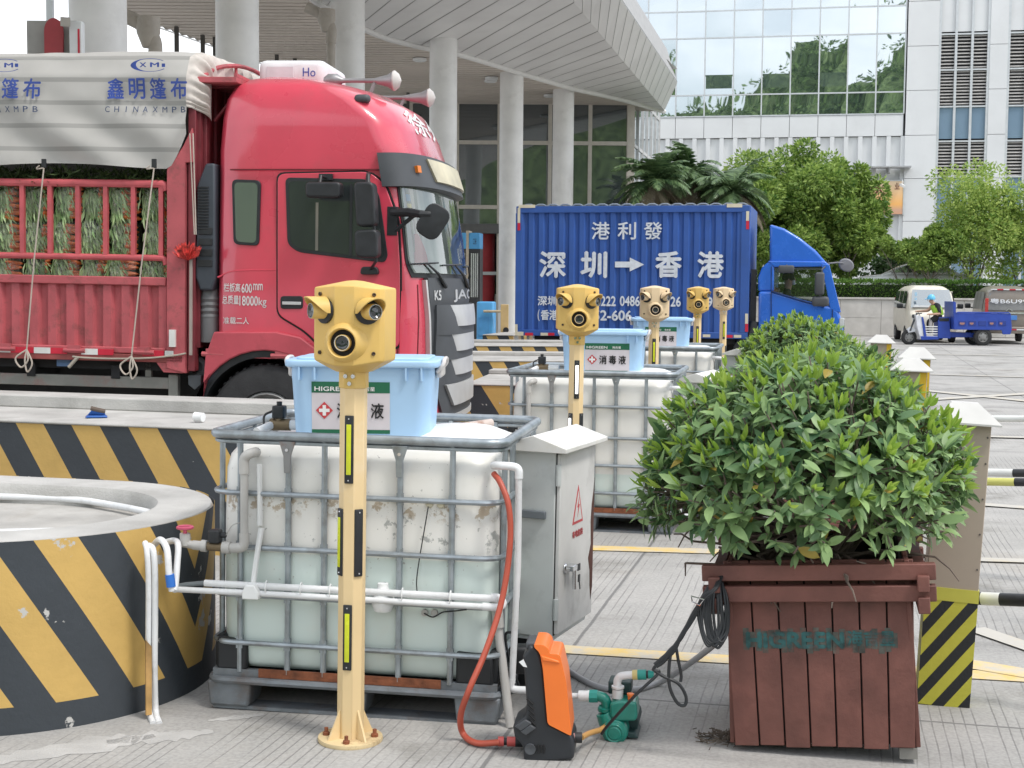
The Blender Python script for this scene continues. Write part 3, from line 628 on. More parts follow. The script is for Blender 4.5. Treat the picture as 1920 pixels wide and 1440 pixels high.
# side wall going away from the corner
sx0 = vx[-1] + .16; m = MB(); L_ = 9.0; fx = lambda s: sx0 + .21 * s
zt, zm = hz[3] + .25, hz[2]
for k in range(7):
    s_ = L_ * k / 6; m.box((fx(s_), s_ + .1, (zt + 1.2) / 2), (.09, .12, zt + 1.2))
for z in (zm, zt + .2): m.prism([(fx(0), 0), (fx(L_), L_), (fx(L_) - .12, L_), (fx(0) - .12, 0)], 'z', z - .06, z + .06)
m.build('side_frame', mat('pale_side_frame', (.62, .62, .62), .45), term)
m = MB(); m.add([(fx(0) - .03, 0, 0), (fx(L_) - .03, L_, 0), (fx(L_) - .03, L_, zt + .9), (fx(0) - .03, 0, zt + .5)], [(0, 1, 2, 3)]); m.build('side_glass', M_og2, term, smooth=False)
# ================================================================== toll canopy
can = thing('toll_canopy', 'large white toll plaza canopy with slatted ceiling and round white columns', 'canopy', (0, 0, 0))
CZ = 8.35
bot = [(-8.6, 14), (-7.2, 18), (-6.1, 22), (-4.9, 27)]      # inner edge of the overhang, along the columns
for px, py in ((590, 0), (650, 38), (720, 69), (805, 90), (850, 97), (915, 116), (980, 137), (1075, 165), (1130, 177), (1180, 189), (1245, 208)):
    q = G(px, py, CZ); bot.append((q.x, q.y))
tip = P(1270, 155, 50.5); tipx, tipy, tipz = tip
def dense(pl, n):
    ln = [0]
    for p_, q_ in zip(pl, pl[1:]): ln.append(ln[-1] + math.dist(p_, q_))
    out = []
    for k in range(n + 1):
        t = ln[-1] * k / n; i = max(j for j in range(len(pl) - 1) if ln[j] <= t + 1e-9); f = (t - ln[i]) / (ln[i + 1] - ln[i]); out.append((pl[i][0] + (pl[i + 1][0] - pl[i][0]) * f, pl[i][1] + (pl[i + 1][1] - pl[i][1]) * f))
    return out
bot = dense(bot, 60); nB = len(bot)
o0 = G(1165, 0, tipz); od = V3((tipx - o0.x, tipy - o0.y, 0)); od = od / od.y      # outer edge runs straight
fold0 = G(1072, 0, 8.75); foldt = P(1246, 207, 51.6); fd = (foldt - fold0) / (foldt.y - fold0.y)
outer, mid = [], []
for x, y in bot:
    g_ = max(0, foldt.y - y); ym = foldt.y - g_ * 1.54; yo = tipy - g_ * 1.95
    mid.append(tuple(fold0 + fd * (ym - fold0.y))); q_ = V3((tipx, tipy, tipz)) + od * (yo - tipy); outer.append(tuple(q_))
bz = [(x, y, CZ) for x, y in bot]
M_cp = mat('canopy_panel', (.78, .77, .755), .45, var=.05, vs=.3, dirt=(.62, .61, .60), dscale=.4, damt=.35)
def lerp3(a, b, t): return tuple(a[i] + (b[i] - a[i]) * t for i in range(3))
def along(poly, t):
    k = t * (len(poly) - 1); i = min(len(poly) - 2, int(k)); return lerp3(poly[i], poly[i + 1], k - i)
m = MB(); NS = 52; gap = .055
def strip(A, B, n, sh):
    for k in range(n):
        a0, a1 = (k + gap * .5) / n, (k + 1 - gap * .35) / n
        q = [along(A, a0), along(A, a1), along(B, min(1, a1 + sh)), along(B, min(1, a0 + sh))]
        if math.dist(q[2], q[3]) < 1e-4: q = q[:3]
        m.add(q, [tuple(range(len(q)))])
strip(bz, mid, NS, 0.0); strip(mid, outer, NS, 0.0)
m.build('overhang_panels', M_cp, can, smooth=False)
m = MB(); up = [(x, y, z + .04) for x, y, z in bz]; um = [(x, y, z + .04) for x, y, z in mid]; uo = [(x, y, z + .04) for x, y, z in outer]
for A, B in ((up, um), (um, uo)): m.loft([A, B], 0, False, False)
m.loft([outer, [(x - .4, y, z + 1.2) for x, y, z in outer]], 0, False, False)
m.build('panel_joints', mat('dark_joint', (.40, .40, .40), .7), can, smooth=False)
m = MB()       # edge trim along the columns
m.tube([(x, y, z - .02) for x, y, z in bz], .09, 8); m.build('edge_trim', M_cp, can)
# slatted ceiling
lf = [G(235, 28, CZ), G(405, 88, CZ)]; ld = (lf[1] - lf[0]).normalized()
def left_edge(y): return lf[0].x + ld.x * (y - lf[0].y) / ld.y
def right_edge(y):
    for (x0, y0), (x1, y1) in zip(bot, bot[1:]):
        if y0 <= y <= y1: return x0 + (x1 - x0) * (y - y0) / (y1 - y0)
    return bot[-1][0] if y > bot[-1][1] else bot[0][0]
m = MB(); y = 16.0
while y < 52.5:
    a, b = left_edge(y), right_edge(y) - .05
    m.add([(a, y, CZ + .02), (b, y - (b - a) * .0, CZ + .02), (b, y + .30, CZ + .02), (a, y + .30, CZ + .02)], [(3, 2, 1, 0)]); m.add([(a, y + .30, CZ + .02), (b, y + .30, CZ + .02), (b, y + .30, CZ + .12), (a, y + .30, CZ + .12)], [(3, 2, 1, 0)]); m.add([(a, y, CZ + .02), (b, y, CZ + .02), (b, y, CZ + .12), (a, y, CZ + .12)], [(0, 1, 2, 3)]); y += .40
m.build('ceiling_slats', mat('beige_slat', (.68, .61, .54), .6, var=.06, vs=.5), can, smooth=False)
m = MB(); m.add([(left_edge(14), 14, CZ + .16), (right_edge(14), 14, CZ + .16)] + [(x, y, CZ + .16) for x, y in bot[1:]] + [(left_edge(53), 53, CZ + .16)], [tuple(range(nB + 2))]); m.build('ceiling_void', mat('ceiling_gap', (.10, .09, .08), .9), can, smooth=False)
m = MB(); A = [(left_edge(y), y, CZ) for y in (14, 25, 34, 38, 45, 53)]; B = [(left_edge(y) - 2.2, y, CZ + .7) for y in (14, 25, 34, 38, 45, 53)]; m.loft([A, B], 0, False, False); m.loft([[(x, y, z + .03) for x, y, z in A], [(x, y, z + .35) for x, y, z in A]], 0, False, False); m.build('far_side_overhang', M_cp, can, smooth=False)
m = MB(); m.add([(left_edge(14) - 2.2, 14, CZ + 1.2), (right_edge(14) + 4, 14, CZ + 1.2), (tipx, tipy, CZ + 1.25), (left_edge(53) - 2.2, 53, CZ + 1.2)], [(0, 1, 2, 3)]); m.build('roof', M_cp, can, smooth=False)
for (px, py, d, r) in ((184, 60, 19.8, .40), (445, 80, 26, .40), (652, 100, 32.6, .40), (831, 200, 38.2, .38), (958, 350, 43.6, .37), (1056, 250, 47.2, .36)):
    q = P(px, py, d); m = MB(); m.lathe([(r, 0), (r, .9), (r * .99, 1), (r * .99, CZ + .1)], 32)
    m.build('column', mat('white_column_paint', (.80, .79, .77), .5, var=.06, vs=2, dirt=(.55, .53, .50), dscale=1.6, damt=.35), can, loc=(q.x, q.y, 0))
for px, py in ((588, 116), (787, 110), (922, 145), (1030, 178), (920, 150)):
    q = G(px, py, CZ - .01); m = MB(); m.lathe([(.16, .02), (.2, .0), (.2, -.06), (.15, -.08), (0, -.07)], 20, cap=False); m.build('downlight', M_white, can, loc=q)
for px, py in ((331, 52), (380, 68), (403, 72), (519, 105), (553, 112), (570, 118), (765, 176)):
    q = G(px, py - 2, CZ); m = MB(); m.bb(-.05, .05, -.05, .05, -.75, 0); m.build('ceiling_rod', mat('dark_steel', (.08, .075, .07), .6), can, loc=q)
for (px, d, py) in ((278, 23.5, 38), (612, 31.8, 22)):
    q = P(px, py, d); m = MB(); m.tube(bez([(-.45, 0, .1), (-.1, 0, -.08), (.1, 0, -.35), (.1, 0, -.7)], 5), .12, 10); m.lathe([(.2, .05), (.2, -.2), (.1, -.45)], 12); m.tube([(.1, 0, -.6), (.1, 0, -q.z)], .10, 10); m.build('rain_pipe', mat('pipe_beige', (.42, .38, .33), .6, dirt=(.25, .22, .2)), can, loc=q)
# ================================================================== toll booth fittings seen over the tarpaulin
q = P(88, 68, 18.2); t = thing('toll_sign', 'grey toll booth panel with a red round back beside the near column', 'sign', (q.x, q.y, 0))
m = MB(); m.bb(-.26, .38, 0, .08, q.z - .6, q.z + .2); m.build('panel', mat('grey_board', (.38, .37, .35), .6), t)
m = MB(); m.bb(-.04, .04, .1, .18, 0, q.z + .6); m.build('post', M_frame, t)
m = MB(); pts = [(.11 + .12 * math.cos(a), .05 + .17 * math.sin(a)) for a in [math.pi * k / 12 for k in range(13)]] + [(-.01, -.5), (.23, -.5)]; m.prism([(x, z + q.z) for x, z in pts], 'y', -.08, -.03); m.build('red_disc', mat('red_disc_paint', (.40, .05, .06), .5), t)
q = P(137, 72, 18.0); t = thing('lamp_box', 'white lightbox with red stripe and a floodlight on the near column', 'sign', (q.x, q.y, 0))
m = MB(); m.bb(-.05, .11, 0, .14, q.z - .5, q.z + .22); m.build('case', M_white, t, bevel=.01); m = MB(); m.bb(.06, .085, -.006, .02, q.z - .5, q.z + .12); m.build('red_stripe', mat('sign_red', (.6, .03, .06), .5), t)
m = MB(); m.box((-.08, -.05, q.z + .2), (.12, .12, .1), rot=(.3, 0, .3)); m.build('floodlight', mat('beige_plastic', (.5, .47, .42), .5), t); m = MB(); m.bb(-.02, .02, .14, .2, 0, q.z); m.build('post', M_frame, t)
# ================================================================== kiosk, barrier machines by the terminal
sky_b = mat('light_blue_enamel', (.10, .38, .72), .35, var=.04)
def kiosk(px, w_, lab, text=True):
    q = P(px, 500, 42); t = thing('vending_kiosk', lab, 'kiosk', (q.x, q.y, 0), (0, 0, R(-8)), 'blue-topped vending kiosks'); k = 42 / F
    z = lambda y: CAMH + (539 - y) * k
    m = MB(); m.bb(-w_ / 2, w_ / 2, 0, .6, z(470), z(440)); m.build('header', sky_b, t, bevel=.02)
    m = MB(); m.bb(-w_ / 2, w_ / 2, .04, .6, 0, z(470)); m.build('cabinet', mat('dark_cabinet', (.05, .05, .055), .3), t)
    m = MB(); m.bb(-w_ / 2 - .08, -w_ / 2, -.02, .6, 0, z(436)); m.build('side_panel', mat('beige_board', (.6, .5, .38), .6), t)
    for i in range(4): 
        m = MB(); m.bb(-w_ * .3 + i * w_ * .18, -w_ * .3 + i * w_ * .18 + .04, .0, .035, z(560), z(478)); m.build('curtain_strip', M_chrome, t)
    m = MB(); add_text(m, '口米', lambda a, b: (-w_ * .1 + .3 * w_ * a, -.005, z(462) + (z(450) - z(462)) * b)); m.build('lettering', mat('dark_ink', (.03, .04, .08), .6), t, smooth=False)
kiosk(889, .34, 'tall dark kiosk with a light blue header near the white column'); kiosk(866, .24, 'blue-topped kiosk half hidden by the red lorry windscreen')
q = G(909, 645); q = P(909, 600, 30); t = thing('barrier_machine', 'light blue barrier machine with a tan arm stub beside the lorry grille', 'barrier machine', (q.x, q.y, 0), (0, 0, -.15)); k = 30 / F; z = lambda y: CAMH + (539 - y) * k
m = MB(); m.rbox((0, .2, (z(568)) / 2), (.37, .4, z(568)), .04); m.build('cabinet', sky_b, t)
m = MB(); m.bb(-.14, .1, -.012, .01, z(632), z(597)); m.build('door', mat('blue_door', (.09, .34, .68), .4), t, bevel=.004)
m = MB(); m.tube([(-.02, -.05, z(586)), (.45, -.05, z(586))], .028, 8); m.build('arm', mat('tan_metal', (.55, .45, .30), .5), t)
q = P(946, 600, 29.5); t = thing('barrier_post', 'tan barrier post standing against the white column by the blue box', 'post', (q.x, q.y, 0)); k = 29.5 / F
m = MB(); m.bb(-.085, .085, 0, .2, 0, CAMH + (539 - 573) * k); m.build('post_body', mat('tan_paint', (.60, .43, .2), .5), t, bevel=.01); m = MB(); m.cyl((.03, -.02, CAMH - 82 * k), (.03, .0, CAMH - 82 * k), .06); m.build('roller', M_black, t)
q = P(1186, 630, 25.5)
# ================================================================== red stake-side lorry
TR0 = P(405, 900, 12.3); TR0.z = 0
TRR = Euler((0, .012, R(-7)), 'XYZ')
lor = thing('red_lorry', 'red high-roof lorry with a stake-sided cargo bed full of bagged carrots', 'lorry', TR0, TRR)
TRM = Matrix.Translation(TR0) @ TRR.to_matrix().to_4x4(); TRI = TRM.inverted()
def tl(px, py, yl=0):
    o = TRI @ V3((0, 0, CAMH)); d = TRI.to_3x3() @ ray(px, py); q = o + d * ((yl - o.y) / d.y); return q.x, q.z
def TX(px, yl=0): return tl(px, 500, yl)[0]
def TZ_(py, px=300, yl=0): return tl(px, py, yl)[1]
M_red = mat('red_cab_paint', (.66, .062, .105), .28, var=.05, vs=1.5, coat=.8, dirt=(.46, .08, .10), dscale=2.5, damt=.35)
M_red2 = mat('faded_red_bed_paint', (.48, .10, .115), .6, var=.12, vs=4, bump=.15, dirt=(.20, .07, .065), dscale=7, damt=.75)
M_red3 = mat('maroon_bed_paint', (.20, .03, .04), .6, var=.15, dirt=(.08, .03, .03), dscale=6)
M_grey = mat('dark_grey_trim', (.065, .07, .078), .5, var=.1); M_silver = mat('silver_trim', (.60, .60, .60), .35, .25, var=.05)
M_lens = mat('clear_lamp_lens', (.55, .57, .58), .15); M_amber = mat('amber_lens', (.75, .2, .02), .3)
W = 2.42
CT = [(.95, 0, 1.58, 1.95, 0, .85), (1.5, 0, 1.58, 1.97, 0, .85), (1.9, 0, 1.56, 1.95, 0, .85), (2.3, 0, 1.52, 1.89, .01, .85), (2.62, 0, 1.48, 1.83, .02, .85), (2.95, .0, 1.42, 1.77, .025, .85), (3.22, .02, 1.30, 1.67, .035, .85),
      (3.40, .05, 1.08, 1.56, .06, .88), (3.52, .10, .86, 1.34, .12, .9), (3.59, .17, .66, 1.10, .24, .92), (3.64, .28, .45, .85, .42, .95), (3.665, .40, .42, .65, .62, 1.0)]
def cdim(z):
    z = max(CT[0][0], min(CT[-1][0], z))
    for a, b in zip(CT, CT[1:]):
        if a[0] <= z <= b[0]:
            k = (z - a[0]) / (b[0] - a[0]); return [a[i] + (b[i] - a[i]) * k for i in range(1, 6)]
def csurf(z, t):
    xb, xa, xf, ins, e = cdim(z); s_ = math.sin(t); c = math.cos(t)
    return V3((xa + (xf - xa) * max(0, s_) ** e, W / 2 - (W / 2 - ins) * math.copysign(abs(c) ** e, c), z))
def cnorm(z, t):
    a = csurf(z, t + .01) - csurf(z, t - .01); b = csurf(z + .01, t) - csurf(z - .01, t); n = a.cross(b)
    return n.normalized() if n.length > 1e-9 else V3((1, 0, 0))
TS = [math.pi * (.5 - .5 * math.cos(math.pi * k / 34)) for k in range(35)]
m = MB(); rings = []
zl = [1.12, 1.3, 1.5, 1.7, 1.9, 2.1, 2.3, 2.5, 2.62, 2.8, 2.95, 3.05, 3.15, 3.22, 3.31, 3.40, 3.46, 3.52, 3.555, 3.59, 3.615, 3.64, 3.665]
for z in zl:
    xb, xa, xf, ins, e = cdim(z); r = [csurf(z, t) for t in TS]
    bk = .06
    side = [V3((xa + (xb + bk - xa) * k / 4, W - ins, z)) for k in range(1, 5)] + [V3((xb, W - ins - bk, z)), V3((xb, ins + bk, z))] + [V3((xb + bk + (xa - xb - bk) * k / 4, ins, z)) for k in range(0, 4)]
    rings.append(r + side)
m.loft(rings); m.build('cab_body', M_red, lor, sharp=60)
def spatch(mb, z0, z1, tA, tB, off0, off1, nu=16, nv=6, mi=0):
    fA = tA if callable(tA) else (lambda v: tA); fB = tB if callable(tB) else (lambda v: tB)
    def pt(u, v, off):
        z = z0 + (z1 - z0) * v; t = fA(v) + (fB(v) - fA(v)) * u; o = off(u, v) if callable(off) else off
        return csurf(z, t) + cnorm(z, t) * o
    mb.grid(lambda u, v: pt(u, v, off1), nu, nv, mi)
    for (f, n_) in ((lambda k: (k, 0), nu), (lambda k: (1, k), nv), (lambda k: (1 - k, 1), nu), (lambda k: (0, 1 - k), nv)):
        mb.loft([[pt(*f(k / n_), off0) for k in range(n_ + 1)], [pt(*f(k / n_), off1) for k in range(n_ + 1)]], mi, False, False)
PI = math.pi
# door and side windows on the near side
def side_poly(pts, y0, y1, name, m_, par=lor, bevel=.006, rnd_=0):
    pl = [tl(*p) for p in pts]
    if rnd_: pl = rounded(pl, rnd_)
    mb = MB(); mb.prism(pl, 'y', y0, y1); return mb.build(name, m_, par, bevel=bevel)
def rounded(pl, r, n=4):
    out = []; N = len(pl)
    for i in range(N):
        a, b, c = V3((*pl[i - 1], 0)), V3((*pl[i], 0)), V3((*pl[(i + 1) % N], 0)); u, v = (a - b), (c - b); k = min(r, u.length * .45, v.length * .45)
        p, q = b + u.normalized() * k, b + v.normalized() * k
        for j in range(n + 1): t = j / n; w_ = p * (1 - t) ** 2 + b * 2 * t * (1 - t) + q * t * t; out.append((w_.x, w_.y))
    return out
DO = [(521, 326), (692, 322), (722, 345), (745, 410), (750, 500), (750, 652), (605, 652), (572, 620), (521, 590)]
side_poly([(518.5, 323), (693, 319), (725, 343), (748, 409), (753, 500), (753, 655), (602, 655), (570, 623), (518.5, 592)], -.003, .05, 'door_gap', M_dark, bevel=0, rnd_=.07)
door = side_poly(DO, -.012, .05, 'door', M_red, rnd_=.07)
M_sg = glassmat('lorry_side_glass', (.03, .036, .037), .0, .03, .01, 2)
side_poly([(536, 333), (690, 336), (712, 365), (728, 480), (722, 492), (700, 490), (560, 473), (540, 458)], -.02, 0, 'window_seal', M_black, door, .004, .05)
win = side_poly([(542, 340), (688, 342), (706, 368), (722, 478), (716, 485), (700, 484), (562, 467), (546, 455)], -.024, -.005, 'window', M_sg, door, 0, .045)
m = MB(); x0, z0 = tl(660, 345); x1, z1 = tl(660, 480); m.bb(x0 - .012, x0 + .012, -.03, -.01, z1, z0); m.build('window_bar', M_black, door)
m = MB(); x0, z0 = tl(596, 380); x1, z1 = tl(596, 470); m.bb(x0 - .012, x0 + .012, -.0275, -.0215, z1, z0); m.build('curtain_edge', mat('beige_curtain', (.2, .19, .16), .8), door)
side_poly([(527, 555), (569, 555), (569, 579), (527, 579)], -.024, -.005, 'handle', M_black, door, .005, .03)
m = MB(); (x0, z0), (x1, z1) = tl(531, 571), tl(566, 566); m.bb(x0, x1, -.034, -.022, z0, z1); m.build('handle_bar', M_silver, door, bevel=.003)
side_poly([(435, 336), (489, 338), (486, 461), (438, 458)], -.008, .03, 'quarter_window_seal', M_black, lor, .004, .05)
side_poly([(440, 342), (484, 343), (481, 456), (443, 453)], -.013, 0, 'quarter_window', glassmat('quarter_glass', (.10, .12, .11), .12, .06, .01, 2), lor, 0, .045)
m = MB()       # pressed lines in the cab side
for (a, b, r) in (((432, 318), (718, 318), .007),): m.tube([(*tl(*a)[:1], -.002, tl(*a)[1]), (*tl(*b)[:1], -.002, tl(*b)[1])], r, 6)
m.build('side_seam', mat('dark_red_seam', (.14, .01, .015), .5), lor)
m = MB()
def sline(pts, r, yy=.03): m.tube(bez([(tl(*p)[0], yy, tl(*p)[1]) for p in pts], 6), r, 6)
sline([(485, 220), (560, 226), (640, 236), (697, 249)], [.004] * 8 + [.012] * 7 + [.009] * 4, .045); sline([(408, 520), (440, 508), (519, 506)], .008, .004); m.build('pressed_ridge', M_red, lor)
# fender over the front wheel, arch liner, wheel
wc = tl(500, 792)
wc = (wc[0], .535)
def arc(r, a0, a1, n=14): return [(wc[0] + r * math.cos(R(a0 + (a1 - a0) * k / n)), wc[1] + r * math.sin(R(a0 + (a1 - a0) * k / n))) for k in range(n + 1)]
fo = [tl(*p) for p in ((382, 742), (388, 668), (404, 622), (520, 622), (566, 632), (606, 662))]
m = MB(); m.prism(fo[:0] + arc(.66, 24, 158) + fo, 'y', -.05, .3); m.build('wheel_arch_panel', mat('matt_red_fender', (.50, .075, .10), .5, var=.08, dirt=(.25, .05, .05)), lor, bevel=.012)
m = MB(); a_ = arc(.665, -8, 190, 24); b_ = arc(.60, -8, 190, 24); m.prism(a_ + b_[::-1], 'y', -.02, .6); m.build('wheel_arch_liner', M_black, lor)
def wheel(par, x, y, z, r, wd, rr, mrim, hubs=10, name='wheel', side=-1):
    w0 = bpy.data.objects.new(name, None); COL.objects.link(w0); w0.parent = par; w0.location = (x, y, z); w0.rotation_euler = (R(90), 0, 0)
    m = MB(); m.lathe([(rr, -wd * .1), (rr * 1.03, 0), (r * .9, wd * .02), (r * .97, -wd * .06), (r, -wd * .16), (r, -wd * .84), (r * .95, -wd), (rr, -wd)], 40, cap=False)
    for k in range(44): a = 2 * math.pi * k / 44; m.box((r * math.cos(a), r * math.sin(a), -wd * .5), (.02, .03, wd * .7), rot=(0, 0, a))
    m.build('tyre', M_rubber, w0)
    m = MB(); m.lathe([(rr, -.02), (rr * .93, 0), (rr * .88, -wd * .1), (rr * .80, -wd * .22), (rr * .55, -wd * .12), (rr * .42, -wd * .1), (rr * .40, wd * .02), (rr * .15, wd * .06), (0, wd * .06)], 32, cap=False)
    m.build('rim', mrim, w0)
    m = MB()
    for k in range(hubs): a = 2 * math.pi * k / hubs; c_ = (rr * .68 * math.cos(a), rr * .68 * math.sin(a)); m.lathe([(rr * .1, -wd * .12), (rr * .1, -wd * .10), (0, -wd * .10)], 10, 0, Matrix.Translation((c_[0], c_[1], wd * .0 - .0)), False)
    m.build('rim_hole', M_dark, w0); return w0
M_rim = mat('grey_steel_rim', (.28, .28, .28), .5, .4, var=.1, dirt=(.14, .12, .1))
wheel(lor, wc[0], -.0, wc[1], .53, .3, .29, M_rim); wheel(lor, wc[0], W - .3, wc[1], .53, .3, .29, M_rim)
wheel(lor, -4.2, .0, .53, .53, .3, .29, M_rim)
# front: windscreen, curtains behind it, visor, grille, bumper
gm = bpy.data.materials.new('clear_windscreen'); gm.use_nodes = True; n, b, l = nodes_of(gm); tr_ = n.nodes.new('ShaderNodeBsdfTransparent'); tr_.inputs[0].default_value = (.9, .95, .92, 1); gl = n.nodes.new('ShaderNodeBsdfGlossy'); gl.inputs['Roughness'].default_value = .03; ms = n.nodes.new('ShaderNodeMixShader'); fr_ = n.nodes.new('ShaderNodeFresnel'); ad = n.nodes.new('ShaderNodeMath'); ad.operation = 'ADD'; ad.inputs[1].default_value = .20
l(fr_.outputs[0], ad.inputs[0]); l(ad.outputs[0], ms.inputs[0]); l(tr_.outputs[0], ms.inputs[1]); l(gl.outputs[0], ms.inputs[2]); l(ms.outputs[0], n.nodes['Material Output'].inputs[0]); M_clear = gm
tw0 = lambda v: .33 + .10 * (1 - min(1, v * 5)) ** 2
tw1 = lambda v: PI - .33 - .10 * (1 - min(1, v * 5)) ** 2
m = MB(); spatch(m, 1.86, 2.68, lambda v: tw0(v) - .045, lambda v: tw1(v) + .045, 0, .012, 30, 14); m.build('windscreen_seal', M_black, lor)
m = MB(); spatch(m, 1.90, 2.66, tw0, tw1, .004, .016, 30, 12); m.build('cab_interior', mat('pale_cab_interior', (.48, .53, .49), .8, var=.25, vs=3), lor)
cu = MB(); rnd = random.Random(2)
for (u, c) in ((.42, 0), (.50, 1), (.58, 0), (1.9, 1), (2.05, 0), (2.2, 1), (2.35, 0), (2.5, 1), (2.6, 0)):
    spatch(cu, 1.96 if c else 2.0, 2.66, lambda v, u=u: u + .05 * (1 - v), lambda v, u=u: u + .05 + .035 * v, .014, .024 + .004 * c, 4, 8, c)
cu.build('curtain', [mat('green_curtain', (.12, .19, .09), .8, var=.3, vs=8), mat('cream_curtain', (.50, .50, .42), .8, var=.2, vs=8)], lor)
m = MB(); spatch(m, 1.97, 2.24, lambda v: .44 + .06 * v, lambda v: .72 - .16 * v * v, .012, .03, 6, 6); m.build('red_seat_cover', mat('red_cloth', (.45, .08, .08), .8), lor)
m = MB(); spatch(m, 2.42, 2.50, .42, .50, .02, .031, 3, 3, 0); spatch(m, 2.52, 2.58, .42, .50, .02, .031, 3, 3, 1); spatch(m, 1.93, 2.06, 1.9, 2.3, .02, .031, 4, 3, 2); m.build('inspection_sticker', [mat('yellow_sticker', (.75, .62, .05), .5), mat('blue_sticker', (.03, .25, .45), .5), mat('green_sticker', (.40, .62, .30), .5)], lor)
m = MB(); spatch(m, 1.90, 2.66, tw0, tw1, .034, .038, 30, 14); m.build('windscreen', M_clear, lor)
vis = MB(); spatch(vis, 2.64, 2.93, .01, PI - .01, 0, lambda u, v: .05 + .06 * (1 - abs(2 * u - 1) ** 3) * (1 - .5 * v), 40, 6); visor = vis.build('sun_visor', M_grey, lor, bevel=.012)
m = MB(); spatch(m, 2.70, 2.90, lambda v: .98 - .10 * v, lambda v: PI - .98 + .10 * v, .06, lambda u, v: .072 + .06 * (1 - abs(1.1 * u - .55) ** 3) * (1 - .5 * v), 24, 4); m.build('visor_lamp_panel', mat('clear_yellowed_lens', (.62, .56, .40), .3, var=.15, vs=4), visor)
for t_ in (.62, PI - .62):
    m = MB(); spatch(m, 2.76, 2.82, t_ - .035, t_ + .035, .02, .115, 4, 3); m.build('marker_lamp', M_amber, visor, bevel=.005)
m = MB(); spatch(m, 1.0, 1.86, lambda v: .76 - .12 * v, lambda v: PI - .76 + .12 * v, 0, lambda u, v: .03 + (.02 if v > .7 else 0), 30, 12); gr = m.build('grille', M_grey, lor, bevel=.006)
m = MB(); 
for s_ in (0, 1):
    f = (lambda v: .725 - .12 * v) if not s_ else (lambda v: PI - .76 + .12 * v)
    m = MB(); spatch(m, .98, 1.84, f, lambda v, f=f: f(v) + .035, .0, .045, 2, 12); m.build('grille_edge', M_silver, gr)

for k, (za, zb) in enumerate(((1.43, 1.585), (1.20, 1.36), (.98, 1.13))):
    m = MB(); wv = lambda u: 1 - abs(2 * u - 1) ** 4
    spatch(m, za - .075, zb + .035, .80, PI - .80, .02, lambda u, v: .055 + .05 * wv(u) * (1 - .4 * v), 30, 5); m.build('grille_band', M_grey, gr, bevel=.01)
    m = MB(); spatch(m, za, zb + .03, lambda v: 1.18 - .14 * v, lambda v: PI - 1.12 + .20 * v, .05, lambda u, v: .075 + .05 * wv(u) * (1 - .5 * v), 24, 4); m.build('grille_slat', M_silver, gr, bevel=.006)
    m = MB(); spatch(m, zb + .04, zb + .085, .92, PI - .92, .02, .04, 24, 2); m.build('air_gap', M_dark, gr)
m = MB(); spatch(m, 1.14, 1.74, lambda v: .13 + .10 * max(0, v - .6), lambda v: .46 - .16 * v ** 4, .0, .022, 8, 10); m.build('corner_deflector', M_red, lor, bevel=.008)
m = MB(); spatch(m, 1.14, 1.86, .085, .105, .0, .004, 2, 6); spatch(m, 1.14, 1.80, .50, .52, .0, .004, 2, 6); m.build('corner_seam', mat('dark_red_seam', (.14, .01, .015), .5), lor)
def front_text(body, zA, zB, tA, tB, off, name, m_, bold=.02):
    mb = MB(); add_text(mb, body, lambda a, b: csurf(zA + (zB - zA) * b, tA + (tB - tA) * a) + cnorm(zA + (zB - zA) * b, tA + (tB - tA) * a) * off, bold=bold); return mb.build(name, m_, lor, smooth=False)
front_text('JAC', 1.64, 1.76, 1.25, 2.0, .054, 'badge_lettering', M_silver, .03); front_text('K5', 1.66, 1.75, .76, .92, .054, 'badge_lettering', M_silver, .03)
front_text('徐州', 3.16, 3.38, 1.0, 2.1, .004, 'roof_lettering', mat('white_lettering', (.75, .75, .75), .5), .02)
# bumper, lower grille, headlight, plate
def bsurf(z, t, k=0):
    e = .8; s_, c = math.sin(t), math.cos(t); return V3((1.55 + (.46 + k) * max(0, s_) ** e, W / 2 - (W / 2 + .02 + k) * math.copysign(abs(c) ** e, c), z))
def bpatch(mb, z0, z1, tA, tB, k0, k1, nu=20, nv=4, mi=0):
    fA = tA if callable(tA) else (lambda v: tA); fB = tB if callable(tB) else (lambda v: tB)
    pt = lambda u, v, k: bsurf(z0 + (z1 - z0) * v, fA(v) + (fB(v) - fA(v)) * u, k)
    mb.grid(lambda u, v: pt(u, v, k1), nu, nv, mi)
    for (f, n_) in ((lambda q: (q, 0), nu), (lambda q: (1, q), nv), (lambda q: (1 - q, 1), nu), (lambda q: (0, 1 - q), nv)): mb.loft([[pt(*f(i / n_), k0) for i in range(n_ + 1)], [pt(*f(i / n_), k1) for i in range(n_ + 1)]], mi, False, False)
m = MB(); bpatch(m, .34, .98, .02, PI - .02, -.3, 0, 40, 6); bp_ = m.build('bumper', M_red, lor, bevel=.01)
m = MB(); bpatch(m, .60, .97, lambda v: 1.0 - .26 * v, lambda v: PI - 1.0 + .26 * v, 0, .03, 24, 4); m.build('lower_grille', M_grey, bp_, bevel=.01)
m = MB(); bpatch(m, .70, .90, lambda v: 1.2 - .2 * v, lambda v: PI - 1.2 + .2 * v, .02, .06, 24, 4); m.build('lower_slat', M_silver, bp_, bevel=.008)
m = MB(); bpatch(m, .565, .615, lambda v: .80, lambda v: PI - .80, .0, .04, 24, 2); m.build('lower_trim', M_silver, bp_, bevel=.006)
